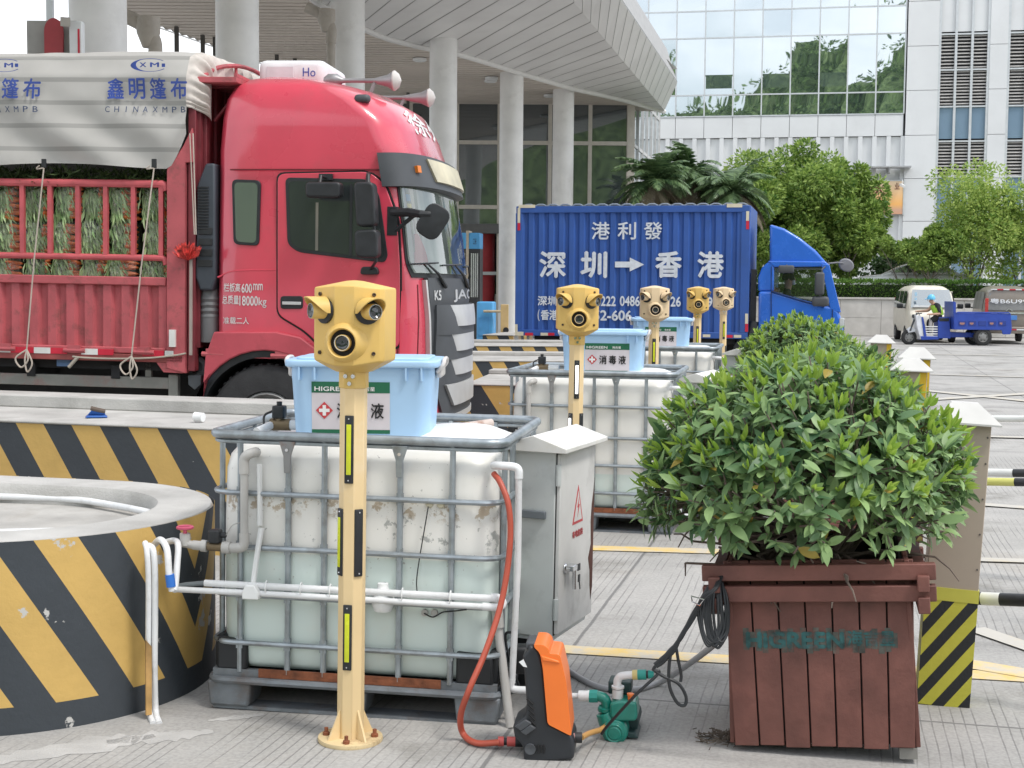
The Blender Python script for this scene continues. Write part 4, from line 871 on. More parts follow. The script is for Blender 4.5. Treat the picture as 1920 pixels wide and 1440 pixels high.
for s_ in (0, 1):
    a, b_ = (.42, .74) if not s_ else (PI - .74, PI - .42)
    m = MB(); bpatch(m, .50, .78, a, b_, -.02, .012, 10, 4); hl = m.build('headlight', M_dark, bp_, bevel=.01)
    m = MB(); bpatch(m, .50, .58, a + .03, b_ - .03, 0, .03, 8, 3); bpatch(m, .62, .74, a + .08, b_ - .1, 0, .02, 8, 3); m.build('lamp_lens', M_lens, hl, bevel=.008)
m = MB(); bpatch(m, .38, .50, 1.28, 1.86, 0, .03, 8, 2, 0); m.build('number_plate', mat('yellow_plate', (.80, .55, .03), .5), bp_, bevel=.004)
# wipers, mirrors
m = MB()
for t_ in (.75, 1.45, 2.2):
    a = csurf(1.78, t_ + .25) + cnorm(1.78, t_ + .25) * .07; b_ = csurf(1.98, t_ - .12) + cnorm(1.98, t_ - .12) * .06
    m.tube([a, a.lerp(b_, .5) + V3((.02, 0, .01)), b_], [.02, .014, .008], 6); c0 = csurf(1.97, t_ - .45) + cnorm(1.97, t_ - .45) * .05; c1 = csurf(1.99, t_ + .15) + cnorm(1.99, t_ + .15) * .05; m.tube([c0, b_, c1], .008, 5)
m.build('wiper', M_black, lor)
def sbox(pts, y0, y1, r, name, par=lor, m_=M_black, bev=.02):
    mb = MB(); mb.prism(rounded([tl(*p, (y0 + y1) / 2) for p in pts], r), 'y', y0, y1); return mb.build(name, m_, par, bevel=bev, seg=3)
mir = sbox([(666, 342), (704, 342), (708, 424), (672, 426)], -.36, -.20, .05, 'side_mirror')
sbox([(668, 432), (711, 430), (712, 484), (670, 483)], -.36, -.20, .05, 'wide_angle_mirror', mir)
m = MB(); q = lambda px, py, y: V3((tl(px, py, y)[0], y, tl(px, py, y)[1])); m.tube([q(692, 325, -.02), q(690, 330, -.25), q(690, 345, -.28)], .018, 8); m.tube([q(688, 324, -.25), q(690, 346, -.25)], [.004, .03], 8); m.build('mirror_arm', M_black, mir); m = MB(); m.tube([q(700, 420, -.28), q(703, 440, -.28), q(705, 490, -.26), q(695, 505, -.03)], .014, 8); m.build('mirror_arm', M_black, mir)
sbox([(678, 500), (708, 500), (712, 515), (676, 515)], -.06, 0, .03, 'mirror_foot', mir)
ov = sbox([(576, 342), (642, 342), (641, 372), (576, 371)], -.30, -.16, .04, 'kerb_mirror'); m = MB(); x, z = tl(613, 334); m.bb(x - .06, x + .06, -.05, 0, z - .02, z + .035); m.tube([(x, -.04, z), (x, -.2, z), (x, -.23, z - .06)], .014, 8); m.build('mirror_bracket', M_black, ov)
ca = csurf(2.42, .13); m = MB(); tip_ = V3((ca.x + .37, -.16, 2.40)); m.tube([ca + V3((0, -.02, 0)), ca + V3((.16, -.08, .0)), tip_ + V3((-.08, -.02, 0)), tip_], [.035, .04, .034, .03], 8); m.tube([ca + V3((.02, -.02, -.17)), ca + V3((.12, -.05, -.09)), ca + V3((.2, -.08, -.03))], .02, 8); m.bb(ca.x - .04, ca.x + .05, ca.y - .04, ca.y + .03, ca.z - .2, ca.z + .05)
fm = m.build('front_mirror_arm', M_black, lor, bevel=.004); Tm = Matrix.Translation(tip_ + V3((.02, 0, -.06))) @ Euler((R(90), R(32), R(12))).to_matrix().to_4x4(); m = MB(); m.rbox((0, 0, 0), (.22, .30, .03), .08, rz=.012, M=Tm); m.build('front_mirror', M_black, fm)
# roof: air conditioner, horns, marker lamp
ac = MB(); xa, za = tl(497, 163, .8); xb = TX(600, .8); ac.rbox(((xa + xb) / 2, 1.15, 3.715), (xb - xa + .1, .85, .26), .08, rz=.06, taper=1.0); aco = ac.build('air_conditioner', mat('white_plastic', (.75, .76, .78), .4), lor)
m = MB(); m.bb(xa + .04, xb - .25, .718, .726, 3.64, 3.78); m.build('ac_panel', mat('pale_grey_plastic', (.66, .65, .68), .5), aco); m = MB(); add_text(m, 'Ho', lambda a, b: (xb - .16 + .12 * a, .722, 3.69 + .08 * b)); m.build('ac_lettering', mat('blue_ink', (.05, .08, .4), .5), aco, smooth=False)
def horn(x0, x1, y, z, name):
    m = MB(); m.lathe([(.03, 0), (.06, .04), (.06, .12), (.025, .17), (.02, .20), (.02, (x1 - x0) * .72), (.035, (x1 - x0) * .80), (.055, (x1 - x0) * .92), (.088, x1 - x0)], 16, 0, Matrix.Translation((x0, y, z)) @ Matrix.Rotation(R(90), 4, 'Y')); m.tube([(x0 + (x1 - x0) * .74, y, z), (x0 + (x1 - x0) * .66, y, z - .14)], .018, 6); h_ = m.build('air_horn', mat('grey_horn_metal', (.33, .33, .34), .4, .5, var=.1), lor)
    m = MB(); m.lathe([(.09, 0), (.092, .012), (.062, .05), (.0, .075)], 16, 0, Matrix.Translation((x1, y, z)) @ Matrix.Rotation(R(90), 4, 'Y'), False); m.build('horn_cover', mat('pale_horn_cover', (.55, .52, .50), .5), h_)
hx0, hz0 = tl(608, 151, .55); hx1 = TX(733, .55); horn(hx0, hx1, .55, hz0 + .0, 'a'); hx0, hz0 = tl(700, 183, 1.75); hx1 = TX(798, 1.75); horn(hx0 - .35, hx1, 1.75, hz0, 'b')
m = MB(); q = csurf(3.38, .35); m.rbox((q.x - .02, q.y, q.z + .03), (.14, .1, .07), .04, rz=.03); m.build('roof_marker_lamp', M_grey, lor)
# air intake behind the cab
x0, x1 = TX(366), TX(404); m = MB(); m.prism([tl(*p) for p in ((370, 345), (385, 306), (403, 306), (404, 520), (398, 545), (374, 545), (366, 520))], 'y', .0, .3); ai = m.build('air_intake', mat('dark_blue_grey_plastic', (.045, .055, .07), .5, var=.12), lor, bevel=.02)
m = MB()
for k in range(15): z = TZ_(350) - k * .026 * 1.0; m.bb(x0 + .02, x0 + .12, -.014, .01, z - .008, z + .006)
for k in range(4): z = TZ_(432 + k * 20); m.bb(x0 + .03, x1 - .03, -.012, .01, z - .03, z + .03)
m.build('intake_grille', M_black, ai, bevel=.003)
m = MB(); zc0, zc1 = TZ_(553), TZ_(592); xm = (x0 + x1) / 2; prof = [(.085, TZ_(640)), (.085, zc1)]
for k in range(8): z = zc1 + (zc0 - zc1) * k / 7; prof += [(.078 if k % 2 else .088, z)]
m.lathe(prof + [(.07, TZ_(540))], 18, 0, Matrix.Translation((xm, .12, 0))); m.build('intake_hose', mat('grey_rubber', (.14, .145, .15), .6), ai)
# ------------------------------------------------------------------ cargo bed
XB = -7.2; XF = TX(345); zb0, zb1 = TZ_(660, 150), TZ_(517, 150)
def zz(py): return TZ_(py, 150)
m = MB(); x = XB; pr = []; y0, y1 = 0.0, .035; xe = TX(312)
k = 0; x = xe
pr = [(xe, y0)]
while x > XB: pr += [(x - .07, y0), (x - .085, y1), (x - .145, y1), (x - .17, y0)]; x -= .1725
pl = pr + [(x, .07), (xe, .07)]
m.prism([(a, b) for a, b in pl], 'z', zb0 + .05, zb1 - .06); sb = m.build('side_board', M_red2, lor)
m = MB(); m.bb(XB, xe, -.02, .06, zb1 - .075, zb1); m.bb(XB, xe, -.015, .06, zb0, zb0 + .055); m.build('side_board_edge', M_red2, lor, bevel=.008)
m = MB(); m.bb(XB, XF, -.03, .08, zz(675), zz(661)); m.build('bed_sill', mat('rusty_red_sill', (.30, .07, .065), .7, var=.2, dirt=(.15, .1, .08)), lor, bevel=.005)
for k in range(5):
    x = TX(12 + k * 130); m = MB(); m.tube([(x - .1, -.03, zz(657)), (x + .1, -.03, zz(657))], .022, 8); m.bb(x - .06, x + .06, -.045, -.02, zz(661), zz(647)); m.build('hinge', M_red2, lor)
M_tape = [mat('red_reflector', (.60, .02, .05), .4), mat('white_reflector', (.72, .72, .70), .4)]
for (a, b, c) in ((-12, 22, 1), (22, 66, 0), (66, 97, 1), (97, 128, 0), (155, 186, 1), (186, 215, 0), (270, 310, 0), (312, 328, 1)): m = MB(); m.bb(TX(a), TX(b), -.034, -.02, zz(664), zz(653)); m.build('reflective_tape', M_tape[c], lor)
m = MB(); m.bb(TX(322), TX(333), -.064, -.03, TZ_(650, 330), TZ_(618, 330)); m.build('reflective_tape', M_tape[1], lor)
# stake rails
zt, zmid = zz(343), zz(481); st = MB(); xr = TX(308)
for z in (zt, zmid): st.tube([(XB, .02, z), (xr - .02, .02, z), (xr, .02, z - .012), (xr + .012, .02, z - .06)], .035 if z == zt else .028, 10)
for k in range(28): x = TX(301 - 52 * k); st.bb(x - .02, x + .02, .0, .04, zmid, zt)
st.build('stake_rail', mat('pinkish_red_rail', (.54, .10, .115), .5, var=.12, vs=5, dirt=(.26, .08, .075), dscale=8), lor, bevel=.004)
# front corner post, headboard, gantry
m = MB(); m.prism([tl(*p) for p in ((315, 318), (345, 275), (362, 240), (364, 260), (364, 305), (350, 305), (350, 700), (314, 690))], 'y', -.03, .08); m.build('corner_post', M_red2, lor, bevel=.006)
m = MB(); m.bb(TX(366), TX(372), .05, W - .05, 1.2, TZ_(142, 370)); hb = m.build('headboard', M_red3, lor)
m = MB()
for k in range(9): y = .12 + k * .26; m.bb(TX(372), TX(378), y, y + .1, 1.3, TZ_(150, 370))
m.bb(TX(352), TX(366), .0, .1, zz(690), TZ_(150, 370)); m.build('headboard_rib', M_red3, hb, bevel=.005)
gz = TZ_(143, 370); m = MB(); m.bb(TX(367), TX(367) + .36, .02, W - .02, gz - .05, gz); ga = m.build('roof_tray', M_red2, lor, bevel=.006)
m = MB(); m.bb(TX(367) + .335, TX(367) + .36, .02, W - .02, gz, gz + .03); x_ = TX(367) + .03; m.tube(bez([(x_, .06, gz), (x_ + .05, .35, gz + .13), (x_ + .1, .9, gz + .22), (x_ + .1, 1.6, gz + .22), (x_ + .05, 2.2, gz + .1), (x_, 2.36, gz)], 6), .02, 8); m.tube([(x_ + .08, .75, gz), (x_ + .08, .75, gz + .2)], .016, 6); m.build('tray_hoop', M_red2, ga)
for y in (.25, .7, 1.2, 1.7, 2.15):
    m = MB(); m.tube([(x_, y, gz - .06), (x_ + .3, y, gz - .06), (x_ + .05, y, gz - .36)], .018, 6); m.build('tray_bracket', M_red3, ga)
# flag ribbon by the post, reflective streamers
m = MB(); c = tl(355, 478); rnd = random.Random(6)
for k in range(26): a = rnd.uniform(.1, 3.0); e = V3((c[0] + .10 * math.cos(a) * rnd.uniform(.5, 1.2), -.10 + rnd.uniform(-.05, .05), c[1] + .085 * math.sin(a))); leaf_quad(m, V3((c[0] + .02, -.08, c[1] - .05)), e - V3((c[0] + .02, -.08, c[1] - .05)), .17, rnd, .4)
m.build('red_ribbon', mat('red_orange_ribbon', (.65, .06, .05), .6, var=.5, vs=30), lor, smooth=False)
m = MB(); a, b_ = tl(362, 480), tl(350, 665); m.bb(a[0] - .012, a[0] + .012, -.06, -.04, b_[1], a[1]); m.build('side_pole', mat('old_grey_pole', (.35, .30, .27), .7), lor)
# underside: chassis, guard rail, boxes
m = MB(); m.bb(XB, 1.6, .55, .8, .62, .95); m.bb(XB, 1.6, 1.6, 1.85, .62, .95); m.bb(XB, XF, .1, W - .1, .98, zb0 - .02)
for k in range(8): m.bb(-1 - k * .8, -.92 - k * .8, .05, W - .05, .9, 1.02)
m.bb(XB, .1, 2.2, 2.3, .3, 1.1); m.build('chassis', mat('chassis_black', (.02, .02, .022), .8, var=.3), lor)
m = MB(); za, zb_ = TZ_(707, 100), TZ_(722, 100); m.bb(XB, TX(330), .06, .1, zb_ - .01, za + .02); m.bb(TX(312), TX(330), .05, .12, zb_ - .14, za + .05); m.bb(TX(264), TX(276), .1, .14, za, TZ_(665, 300)); m.build('side_guard', mat('galvanised_guard', (.27, .27, .25), .6, .3, var=.12, vs=6, dirt=(.26, .14, .13), dscale=3, damt=.8), lor, bevel=.006)
m = MB(); (x0, z1), (x1, z0) = tl(101, 672), tl(127, 688); m.bb(x0, x1, .05, .2, z0, z1); m.build('blue_label_box', mat('blue_box_paint', (.12, .22, .42), .5), lor, bevel=.006)
m = MB(); c = tl(361, 690); m.lathe([(.105, 0), (.1, -.03), (.055, -.02), (.05, -.06), (.0, -.06)], 20, 0, Matrix.Translation((c[0], .08, c[1])) @ Matrix.Rotation(R(90), 4, 'X'), False); m.prism([tl(*p) for p in ((349, 704), (374, 704), (374, 722), (362, 732), (350, 722))], 'y', .04, .12); m.build('horn_siren', mat('dusty_black_metal', (.08, .09, .10), .6), lor, bevel=.006)
m = MB(); m.prism([tl(*p) for p in ((412, 672), (425, 668), (372, 770), (368, 752))], 'y', -.02, .4); m.build('mudguard', mat('dark_mudguard', (.06, .07, .085), .6), lor)
m = MB(); m.prism([tl(*p) for p in ((292, 676), (347, 676), (344, 700), (308, 698))], 'y', -.02, .02); m.build('bed_gusset', M_red2, lor, bevel=.004)
m = MB(); m.tube(bez([q_(0) if False else (tl(*p)[0], -.045, tl(*p)[1]) for p in ((140, 668), (160, 670), (210, 672), (280, 671), (330, 666), (352, 662))], 5), .008, 6); m.tube(bez([(tl(*p)[0], -.045, tl(*p)[1]) for p in ((150, 669), (142, 678), (133, 688))], 4), .016, 6); m.build('tie_rope', mat('dirty_rope', (.42, .38, .32), .9), lor)
# painted lettering on the cab side
def side_text(body, x0, y0, x1, y1, col=None, bold=.0, name='lettering', yy=-.0035):
    a, b_ = tl(x0, y1), tl(x1, y0); mb = MB(); add_text(mb, body, lambda u, v: (a[0] + (b_[0] - a[0]) * u, yy, a[1] + (b_[1] - a[1]) * v + (0) * u), bold=bold); return mb.build(name, col or M_wlet, lor, smooth=False)
M_wlet = mat('worn_white_lettering', (.72, .66, .66), .6, var=.15, vs=20)
side_text('栏板高', 420, 531, 451, 547, bold=.012); side_text('600', 453, 532, 473, 549, bold=.02); side_text('mm', 475, 532, 493, 544, bold=.01); side_text('总质量', 417, 554, 448, 570, bold=.012); side_text('18000', 449, 555, 484, 573, bold=.02); side_text('kg', 485, 558, 500, 577, bold=.01); side_text('准载二人', 419, 595, 467, 607, bold=.01)
# ------------------------------------------------------------------ tarpaulin
YT = -.06; zT0, zT1 = zz(311), zz(95)
def tarp_prof(v):
    """v 0..1 : near hem up, over the load, down the far side"""
    pts = [(YT + .01, zT0), (YT, zT0 + .35), (YT + .02, zT1 - .22), (YT + .10, zT1 - .05), (YT + .28, zT1 + .02), (W / 2, zT1 + .06), (W - .2, zT1 + .02), (W + .03, zT1 - .12), (W + .06, zT0)]
    ks = [0, .16, .42, .50, .57, .72, .86, .92, 1.0]
    for i in range(8):
        if v <= ks[i + 1]: t = (v - ks[i]) / (ks[i + 1] - ks[i]); return pts[i][0] + (pts[i + 1][0] - pts[i][0]) * t, pts[i][1] + (pts[i + 1][1] - pts[i][1]) * t
    return pts[-1]
xT = TX(352)
def tarp_bump(x, z, y):
    f = .022 * noise.noise(V3((x * 1.1, z * 2.5, 1))) + .011 * noise.noise(V3((x * 4, z * 5, 2)))
    d = (x - xT) * .75 + (z - zT0) * 1.15     # diagonal pull folds toward the front tie
    f += .034 * math.exp(-((z - zT0 - .2) / .45) ** 2) * math.sin(d * 9 + 2 * noise.noise(V3((x * .8, z, 4)))) * (.35 + .65 * math.exp(-((x - xT + .9) / .9) ** 2))
    return f
def tarp_pt(u, v):
    x = XB - .1 + (xT - XB + .1) * u; y, z = tarp_prof(v); b = tarp_bump(x, z, y)
    nearf = max(0, 1 - v / .5) ; hem = .02 * math.sin(x * 3.3) * max(0, 1 - v / .08)
    lift = 0
    if v < .45: lift = .0
    cut = max(0, (x - TX(318)) / (xT - TX(318)))         # hem sweeps up at the front corner
    if v < .3: z = z + cut ** 1.3 * (.30) * (1 - v / .3)
    return V3((x, y - b * (1 if v < .5 else 0), z + hem + (b if .5 <= v < .9 else 0) * .8))
tt = thing('tarpaulin', 'grey-striped white tarpaulin with blue lettering over the red lorry load', 'tarpaulin', TR0, TRR)
mt = mat('tarp_cloth', (.46, .45, .43), .65, var=.05, vs=3, bump=.12, bs=220, dirt=(.45, .44, .42), dscale=1.6, damt=.35); n, b, l = nodes_of(mt)
t = n.nodes.new('ShaderNodeTexCoord'); sx = n.nodes.new('ShaderNodeSeparateXYZ'); l(t.outputs['Object'], sx.inputs[0]); src = b.inputs['Base Color'].links[0].from_socket
pz = zz(106) - zz(149.5); mth = n.nodes.new('ShaderNodeMath'); mth.operation = 'SUBTRACT'; l(sx.outputs[2], mth.inputs[0]); mth.inputs[1].default_value = zz(106) - pz * 8 - .025
dv = n.nodes.new('ShaderNodeMath'); dv.operation = 'DIVIDE'; l(mth.outputs[0], dv.inputs[0]); dv.inputs[1].default_value = pz; fc = n.nodes.new('ShaderNodeMath'); fc.operation = 'FRACT'; l(dv.outputs[0], fc.inputs[0])
lt = n.nodes.new('ShaderNodeMath'); lt.operation = 'LESS_THAN'; l(fc.outputs[0], lt.inputs[0]); lt.inputs[1].default_value = .20
ly = n.nodes.new('ShaderNodeMath'); ly.operation = 'LESS_THAN'; l(sx.outputs[1], ly.inputs[0]); ly.inputs[1].default_value = .12; an = n.nodes.new('ShaderNodeMath'); an.operation = 'MULTIPLY'; l(lt.outputs[0], an.inputs[0]); l(ly.outputs[0], an.inputs[1])
mm = n.nodes.new('ShaderNodeMix'); mm.data_type = 'RGBA'; mm.inputs['B'].default_value = (.32, .315, .30, 1); l(an.outputs[0], mm.inputs[0]); l(src, mm.inputs['A']); l(mm.outputs['Result'], b.inputs['Base Color'])
m = MB(); m.grid(tarp_pt, 150, 90, flip=True)
m.build('sheet', mt, tt, sharp=180)
# gathered front end of the sheet, falling over the headboard
m = MB()
def gather(u, v):
    a = tarp_pt(1, .20 + .68 * u); c = V3((xT + .10, W / 2, zT1 - .55)); k = v
    q = a.lerp(V3((xT + .06, a.y * .9 + .12, a.z)), 1) ; r = V3((xT + .16, .14 + (W - .28) * ((a.y - YT) / (W + .12)), max(a.z - .40 * k, gz - .05 if a.z > gz else a.z - .1)))
    w_ = .03 * math.sin(u * 90) * (1 - abs(2 * k - 1)) ; p_ = a.lerp(r, k) + V3((.05 * math.sin(PI * k) + w_, 0, .03 * math.sin(PI * k) * (1 if a.z > zT1 - .1 else 0)))
    return p_
m.grid(gather, 160, 8, flip=True)
m.build('gathered_end', mat('tarp_cloth_inside', (.56, .52, .48), .7, var=.12, vs=14), tt, sharp=180)
def tarp_text(body, x0, y0, x1, y1, mm_, bold=.0, skew=0):
    a, b_ = tl(x0, y1, YT), tl(x1, y0, YT); mb = MB()
    asp = (b_[0] - a[0]) / (b_[1] - a[1])
    def f(u, v): x = a[0] + (b_[0] - a[0]) * u; z = a[1] + (b_[1] - a[1]) * v; return (x, YT + .012 - tarp_bump(x, z, 0) - .03, z)
    add_text(mb, body, f, bold=bold, keep=asp if body == 'I' else None); mb.build('lettering', mm_, tt, smooth=False)
M_blu = mat('blue_tarp_ink', (.035, .075, .33), .6, var=.2, vs=9); M_blu2 = mat('grey_blue_tarp_ink', (.06, .085, .16), .6)
for dx in (0, -275, -550, -825):
    for i, ch in enumerate('鑫明篷布'): tarp_text(ch, 202 + dx + i * 40 - (1 if i == 3 else 0), 147, 233 + dx + i * 40, 186, M_blu, .018)
    for i, ch in enumerate('CHINAXMPB'): tarp_text(ch, 199 + dx + i * 17.6, 200, 208 + dx + i * 17.6, 211, M_blu2, .008)
    tarp_text('X', 264 + dx, 118, 277 + dx, 127, M_blu, .03); tarp_text('M', 284 + dx, 118, 301 + dx, 127, M_blu, .03)
    mb = MB(); N = 40; ring = []
    for k in range(N + 1):
        a = R(40) + R(285) * k / N; w_ = 1.2 + 4.2 * max(0, -math.cos(a - .15)) ** 3
        for s_ in (-1, 1): px = 284 + dx + (32 + s_ * w_) * math.cos(a); py = 123 - (12 + s_ * w_ * .35) * math.sin(a); x, z = tl(px, py, YT); mb.v.append((x, YT + .012 - tarp_bump(x, z, 0) - .03, z))
    for k in range(N): mb.f.append((2 * k, 2 * k + 2, 2 * k + 3, 2 * k + 1)); mb.m.append(0)
    x, z = tl(308 + dx, 123, YT); mb.box((x, YT - .02, z), (.03, .004, .03)); mb.build('oval_emblem', M_blu, tt, smooth=False)
# straps and ropes of the tarpaulin
M_rope = mat('thin_rope', (.50, .44, .38), .9)
for (pa, pb_) in (((86, 305), (53, 655)), ((292, 305), (249, 668))):
    m = MB(); x, z = tl(*pa, YT); m.bb(x - .022, x + .022, YT - .045, YT - .03, z - .05, z + .03); m.build('hem_strap', M_black, tt, bevel=.003)
    m = MB(); a = V3((tl(*pa, YT)[0], YT - .04, tl(*pa, YT)[1] - .05)); e = V3((tl(*pb_, YT)[0], YT - .03, tl(*pb_, YT)[1])); m.tube([a, a.lerp(e, .5) + V3((.0, -.02, -.0)), e], .007, 6); m.tube(bez([a, a + V3((-.06, -.02, -.01)), a + V3((-.03, -.02, .02))], 4), .006, 5)
    for s_, ln in ((-.3, .16), (.1, .2)): m.tube(bez([e, e + V3((s_ * .22 - .03, -.02, -ln * .5)), e + V3((s_ * .15, -.02, -ln)), e + V3((s_ * .1 + .05, -.02, -ln * .6)), e], 5), .008, 6)
    m.build('rope', M_rope, tt)
m = MB(); a, b_ = tl(362, 250, YT), tl(369, 440, YT); m.tube([(a[0], YT, a[1]), (b_[0], YT - .02, b_[1])], .006, 5); m.tube([(a[0] - .03, YT, a[1]), (b_[0] - .015, YT - .02, b_[1])], .005, 5); m.build('rope', M_rope, tt)
# ------------------------------------------------------------------ the load: bags of carrots
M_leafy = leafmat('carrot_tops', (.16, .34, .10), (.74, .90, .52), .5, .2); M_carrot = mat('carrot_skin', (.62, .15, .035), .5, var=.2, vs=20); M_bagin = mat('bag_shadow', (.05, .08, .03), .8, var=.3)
fm_ = bpy.data.materials.new('clear_plastic_film'); fm_.use_nodes = True; n, b, l = nodes_of(fm_); tr_ = n.nodes.new('ShaderNodeBsdfTransparent'); gl = n.nodes.new('ShaderNodeBsdfPrincipled'); gl.inputs['Base Color'].default_value = (.7, .72, .7, 1); gl.inputs['Roughness'].default_value = .2; ms = n.nodes.new('ShaderNodeMixShader'); nz_ = n.nodes.new('ShaderNodeTexNoise'); nz_.inputs['Scale'].default_value = 22; nz_.inputs['Detail'].default_value = 4; nz_.inputs['Distortion'].default_value = 1.5
tq = n.nodes.new('ShaderNodeTexCoord'); l(tq.outputs['Object'], nz_.inputs[0]); r_ = n.nodes.new('ShaderNodeMapRange'); r_.inputs['From Min'].default_value = .5; r_.inputs['From Max'].default_value = .72; r_.inputs['To Min'].default_value = .10; r_.inputs['To Max'].default_value = .42; l(nz_.outputs['Fac'], r_.inputs[0]); l(r_.outputs[0], ms.inputs[0]); l(tr_.outputs[0], ms.inputs[1]); l(gl.outputs[0], ms.inputs[2]); l(ms.outputs[0], n.nodes['Material Output'].inputs[0]); bpn = n.nodes.new('ShaderNodeBump'); bpn.inputs['Distance'].default_value = .03; l(nz_.outputs['Fac'], bpn.inputs['Height']); l(bpn.outputs[0], gl.inputs['Normal'])  # noise-driven pale patches put a whitish sheen into the film's colour
def bag(seed, w_, h_, d_, label, carrots=.4):
    rnd = random.Random(seed); t = thing('carrot_bag', label, 'bag of carrots', (0, 0, 0), (0, 0, 0), 'bags of carrots on the red lorry')
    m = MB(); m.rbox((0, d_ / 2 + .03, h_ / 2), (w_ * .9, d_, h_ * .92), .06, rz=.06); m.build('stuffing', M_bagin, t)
    m = MB(); wl_ = w_ * (1 - carrots)
    for _ in range(260):
        x = -w_ / 2 + wl_ * rnd.random(); z = h_ * rnd.uniform(.12, 1.0); sp_ = V3((rnd.uniform(-.25, .35) + (x + w_ / 2) / wl_ * .35, rnd.uniform(-.3, .1), -1 + rnd.random() * .4)); leaf_quad(m, V3((x, rnd.uniform(-.01, .05), z)), sp_, rnd.uniform(.07, .15), rnd, rnd.uniform(.10, .24))
    m.build('carrot_leaves', M_leafy, t, smooth=False)
    m = MB(); nc = int(h_ / .036)
    for k in range(nc):
        z = h_ * (.06 + .88 * k / nc); x0 = w_ / 2 - w_ * carrots - .02; a = V3((x0, -.015 + rnd.uniform(0, .03), z)); e = V3((w_ * .5 + .02, .03 + rnd.uniform(-.02, .06), z + rnd.uniform(-.03, .02))); m.tube([a, a.lerp(e, .15), a.lerp(e, .8), e], [.012, .022, .017, .004], 8)
    m.build('carrots', M_carrot, t)
    m = MB(); m.rbox((0, d_ / 2, h_ / 2), (w_ * 1.03, d_ * 1.25, h_ * .99), .07, rz=.07, n=5); m.build('film', fm_, t); return t
protos = []
cols = [(-47, 'seventh'), (12, 'sixth'), (66, 'fifth'), (121, 'fourth'), (175, 'third'), (230, 'second'), (292, 'nearest')]
rows = [('top', 410, .355), ('middle', 479, .325), ('lowest', 545, .31)]
vi = 0; rnd = random.Random(12)
for r_i, (rn, pyb, hh) in enumerate(rows):
    for c_i, (pc, cn) in enumerate(cols):
        lab = f'clear bag of leafy carrots, {rn} layer, {cn} from the red corner post' if cn != 'nearest' else f'clear bag of leafy carrots, {rn} layer, squeezed against the red corner post'
        k = (r_i * 2 + c_i) % 4
        if len(protos) < 4: o = bag(40 + len(protos), .222, .34, .26, lab, (.20, .46, .08, .30)[len(protos)]); protos.append(o)
        else: o = copy_tree(protos[k], label=lab)
        x, z = tl(pc + rnd.uniform(-3, 3), pyb, .08); lp = TRM @ V3((x, .08 + rnd.uniform(0, .04), z)); o.location = lp; o.rotation_euler = (0, rnd.uniform(-.08, .08) + .012, R(-7) + rnd.uniform(-.15, .15)); o.scale = (rnd.uniform(.92, 1.08), 1, hh / .34)
m = MB(); m.bb(XB, TX(350), .42, W - .1, zb0, zz(330)); tm = m.build('light_blocking_fill', M_dark, lor)  # dark fill box added behind the bags to block light
m = MB(); rnd = random.Random(31)
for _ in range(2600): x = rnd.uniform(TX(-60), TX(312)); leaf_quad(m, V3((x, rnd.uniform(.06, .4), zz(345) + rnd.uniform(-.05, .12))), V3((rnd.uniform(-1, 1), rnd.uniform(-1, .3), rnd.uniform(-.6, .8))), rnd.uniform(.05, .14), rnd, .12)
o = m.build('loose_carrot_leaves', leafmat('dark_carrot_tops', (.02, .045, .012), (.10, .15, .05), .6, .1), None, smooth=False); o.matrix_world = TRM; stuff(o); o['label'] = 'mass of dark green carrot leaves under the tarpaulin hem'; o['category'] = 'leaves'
# ================================================================== people: one skinned body per person
def person(label, loc, rotz, joints, bones, mats, group=None):
    """joints name -> (x, y, z, radius); bones (a, b, material index); one continuous surface"""
    names = list(joints); me = bpy.data.meshes.new('body_cage'); me.from_pydata([joints[k][:3] for k in names], [(names.index(a), names.index(b)) for a, b, _ in bones], [])
    o = bpy.data.objects.new('body_cage', me); COL.objects.link(o)
    sk = o.modifiers.new('skin', 'SKIN'); sk.use_smooth_shade = True
    for i, k in enumerate(names):
        r = joints[k][3]; r = r if isinstance(r, tuple) else (r, r); me.skin_vertices[0].data[i].radius = r
        me.skin_vertices[0].data[i].use_root = (k == 'pelvis')
    sb_ = o.modifiers.new('sub', 'SUBSURF'); sb_.levels = 2; sb_.render_levels = 2
    dg = bpy.context.evaluated_depsgraph_get(); m2 = bpy.data.meshes.new_from_object(o.evaluated_get(dg)); bpy.data.objects.remove(o)
    for m_ in mats: m2.materials.append(m_)
    segs = [(V3(joints[a][:3]), V3(joints[b][:3]), mi) for a, b, mi in bones]
    for p_ in m2.polygons:
        c = p_.center; best = 9
        for a, b, mi in segs:
            d = b - a; t = max(0, min(1, (c - a).dot(d) / max(d.length_squared, 1e-9))); e = (a + d * t - c).length
            if e < best: best = e; p_.material_index = mi
        p_.use_smooth = True
    t = thing('person', label, 'person', loc, (0, 0, rotz), group); m2.name = 'body'
    b = bpy.data.objects.new('body', m2); COL.objects.link(b); b.parent = t; return t
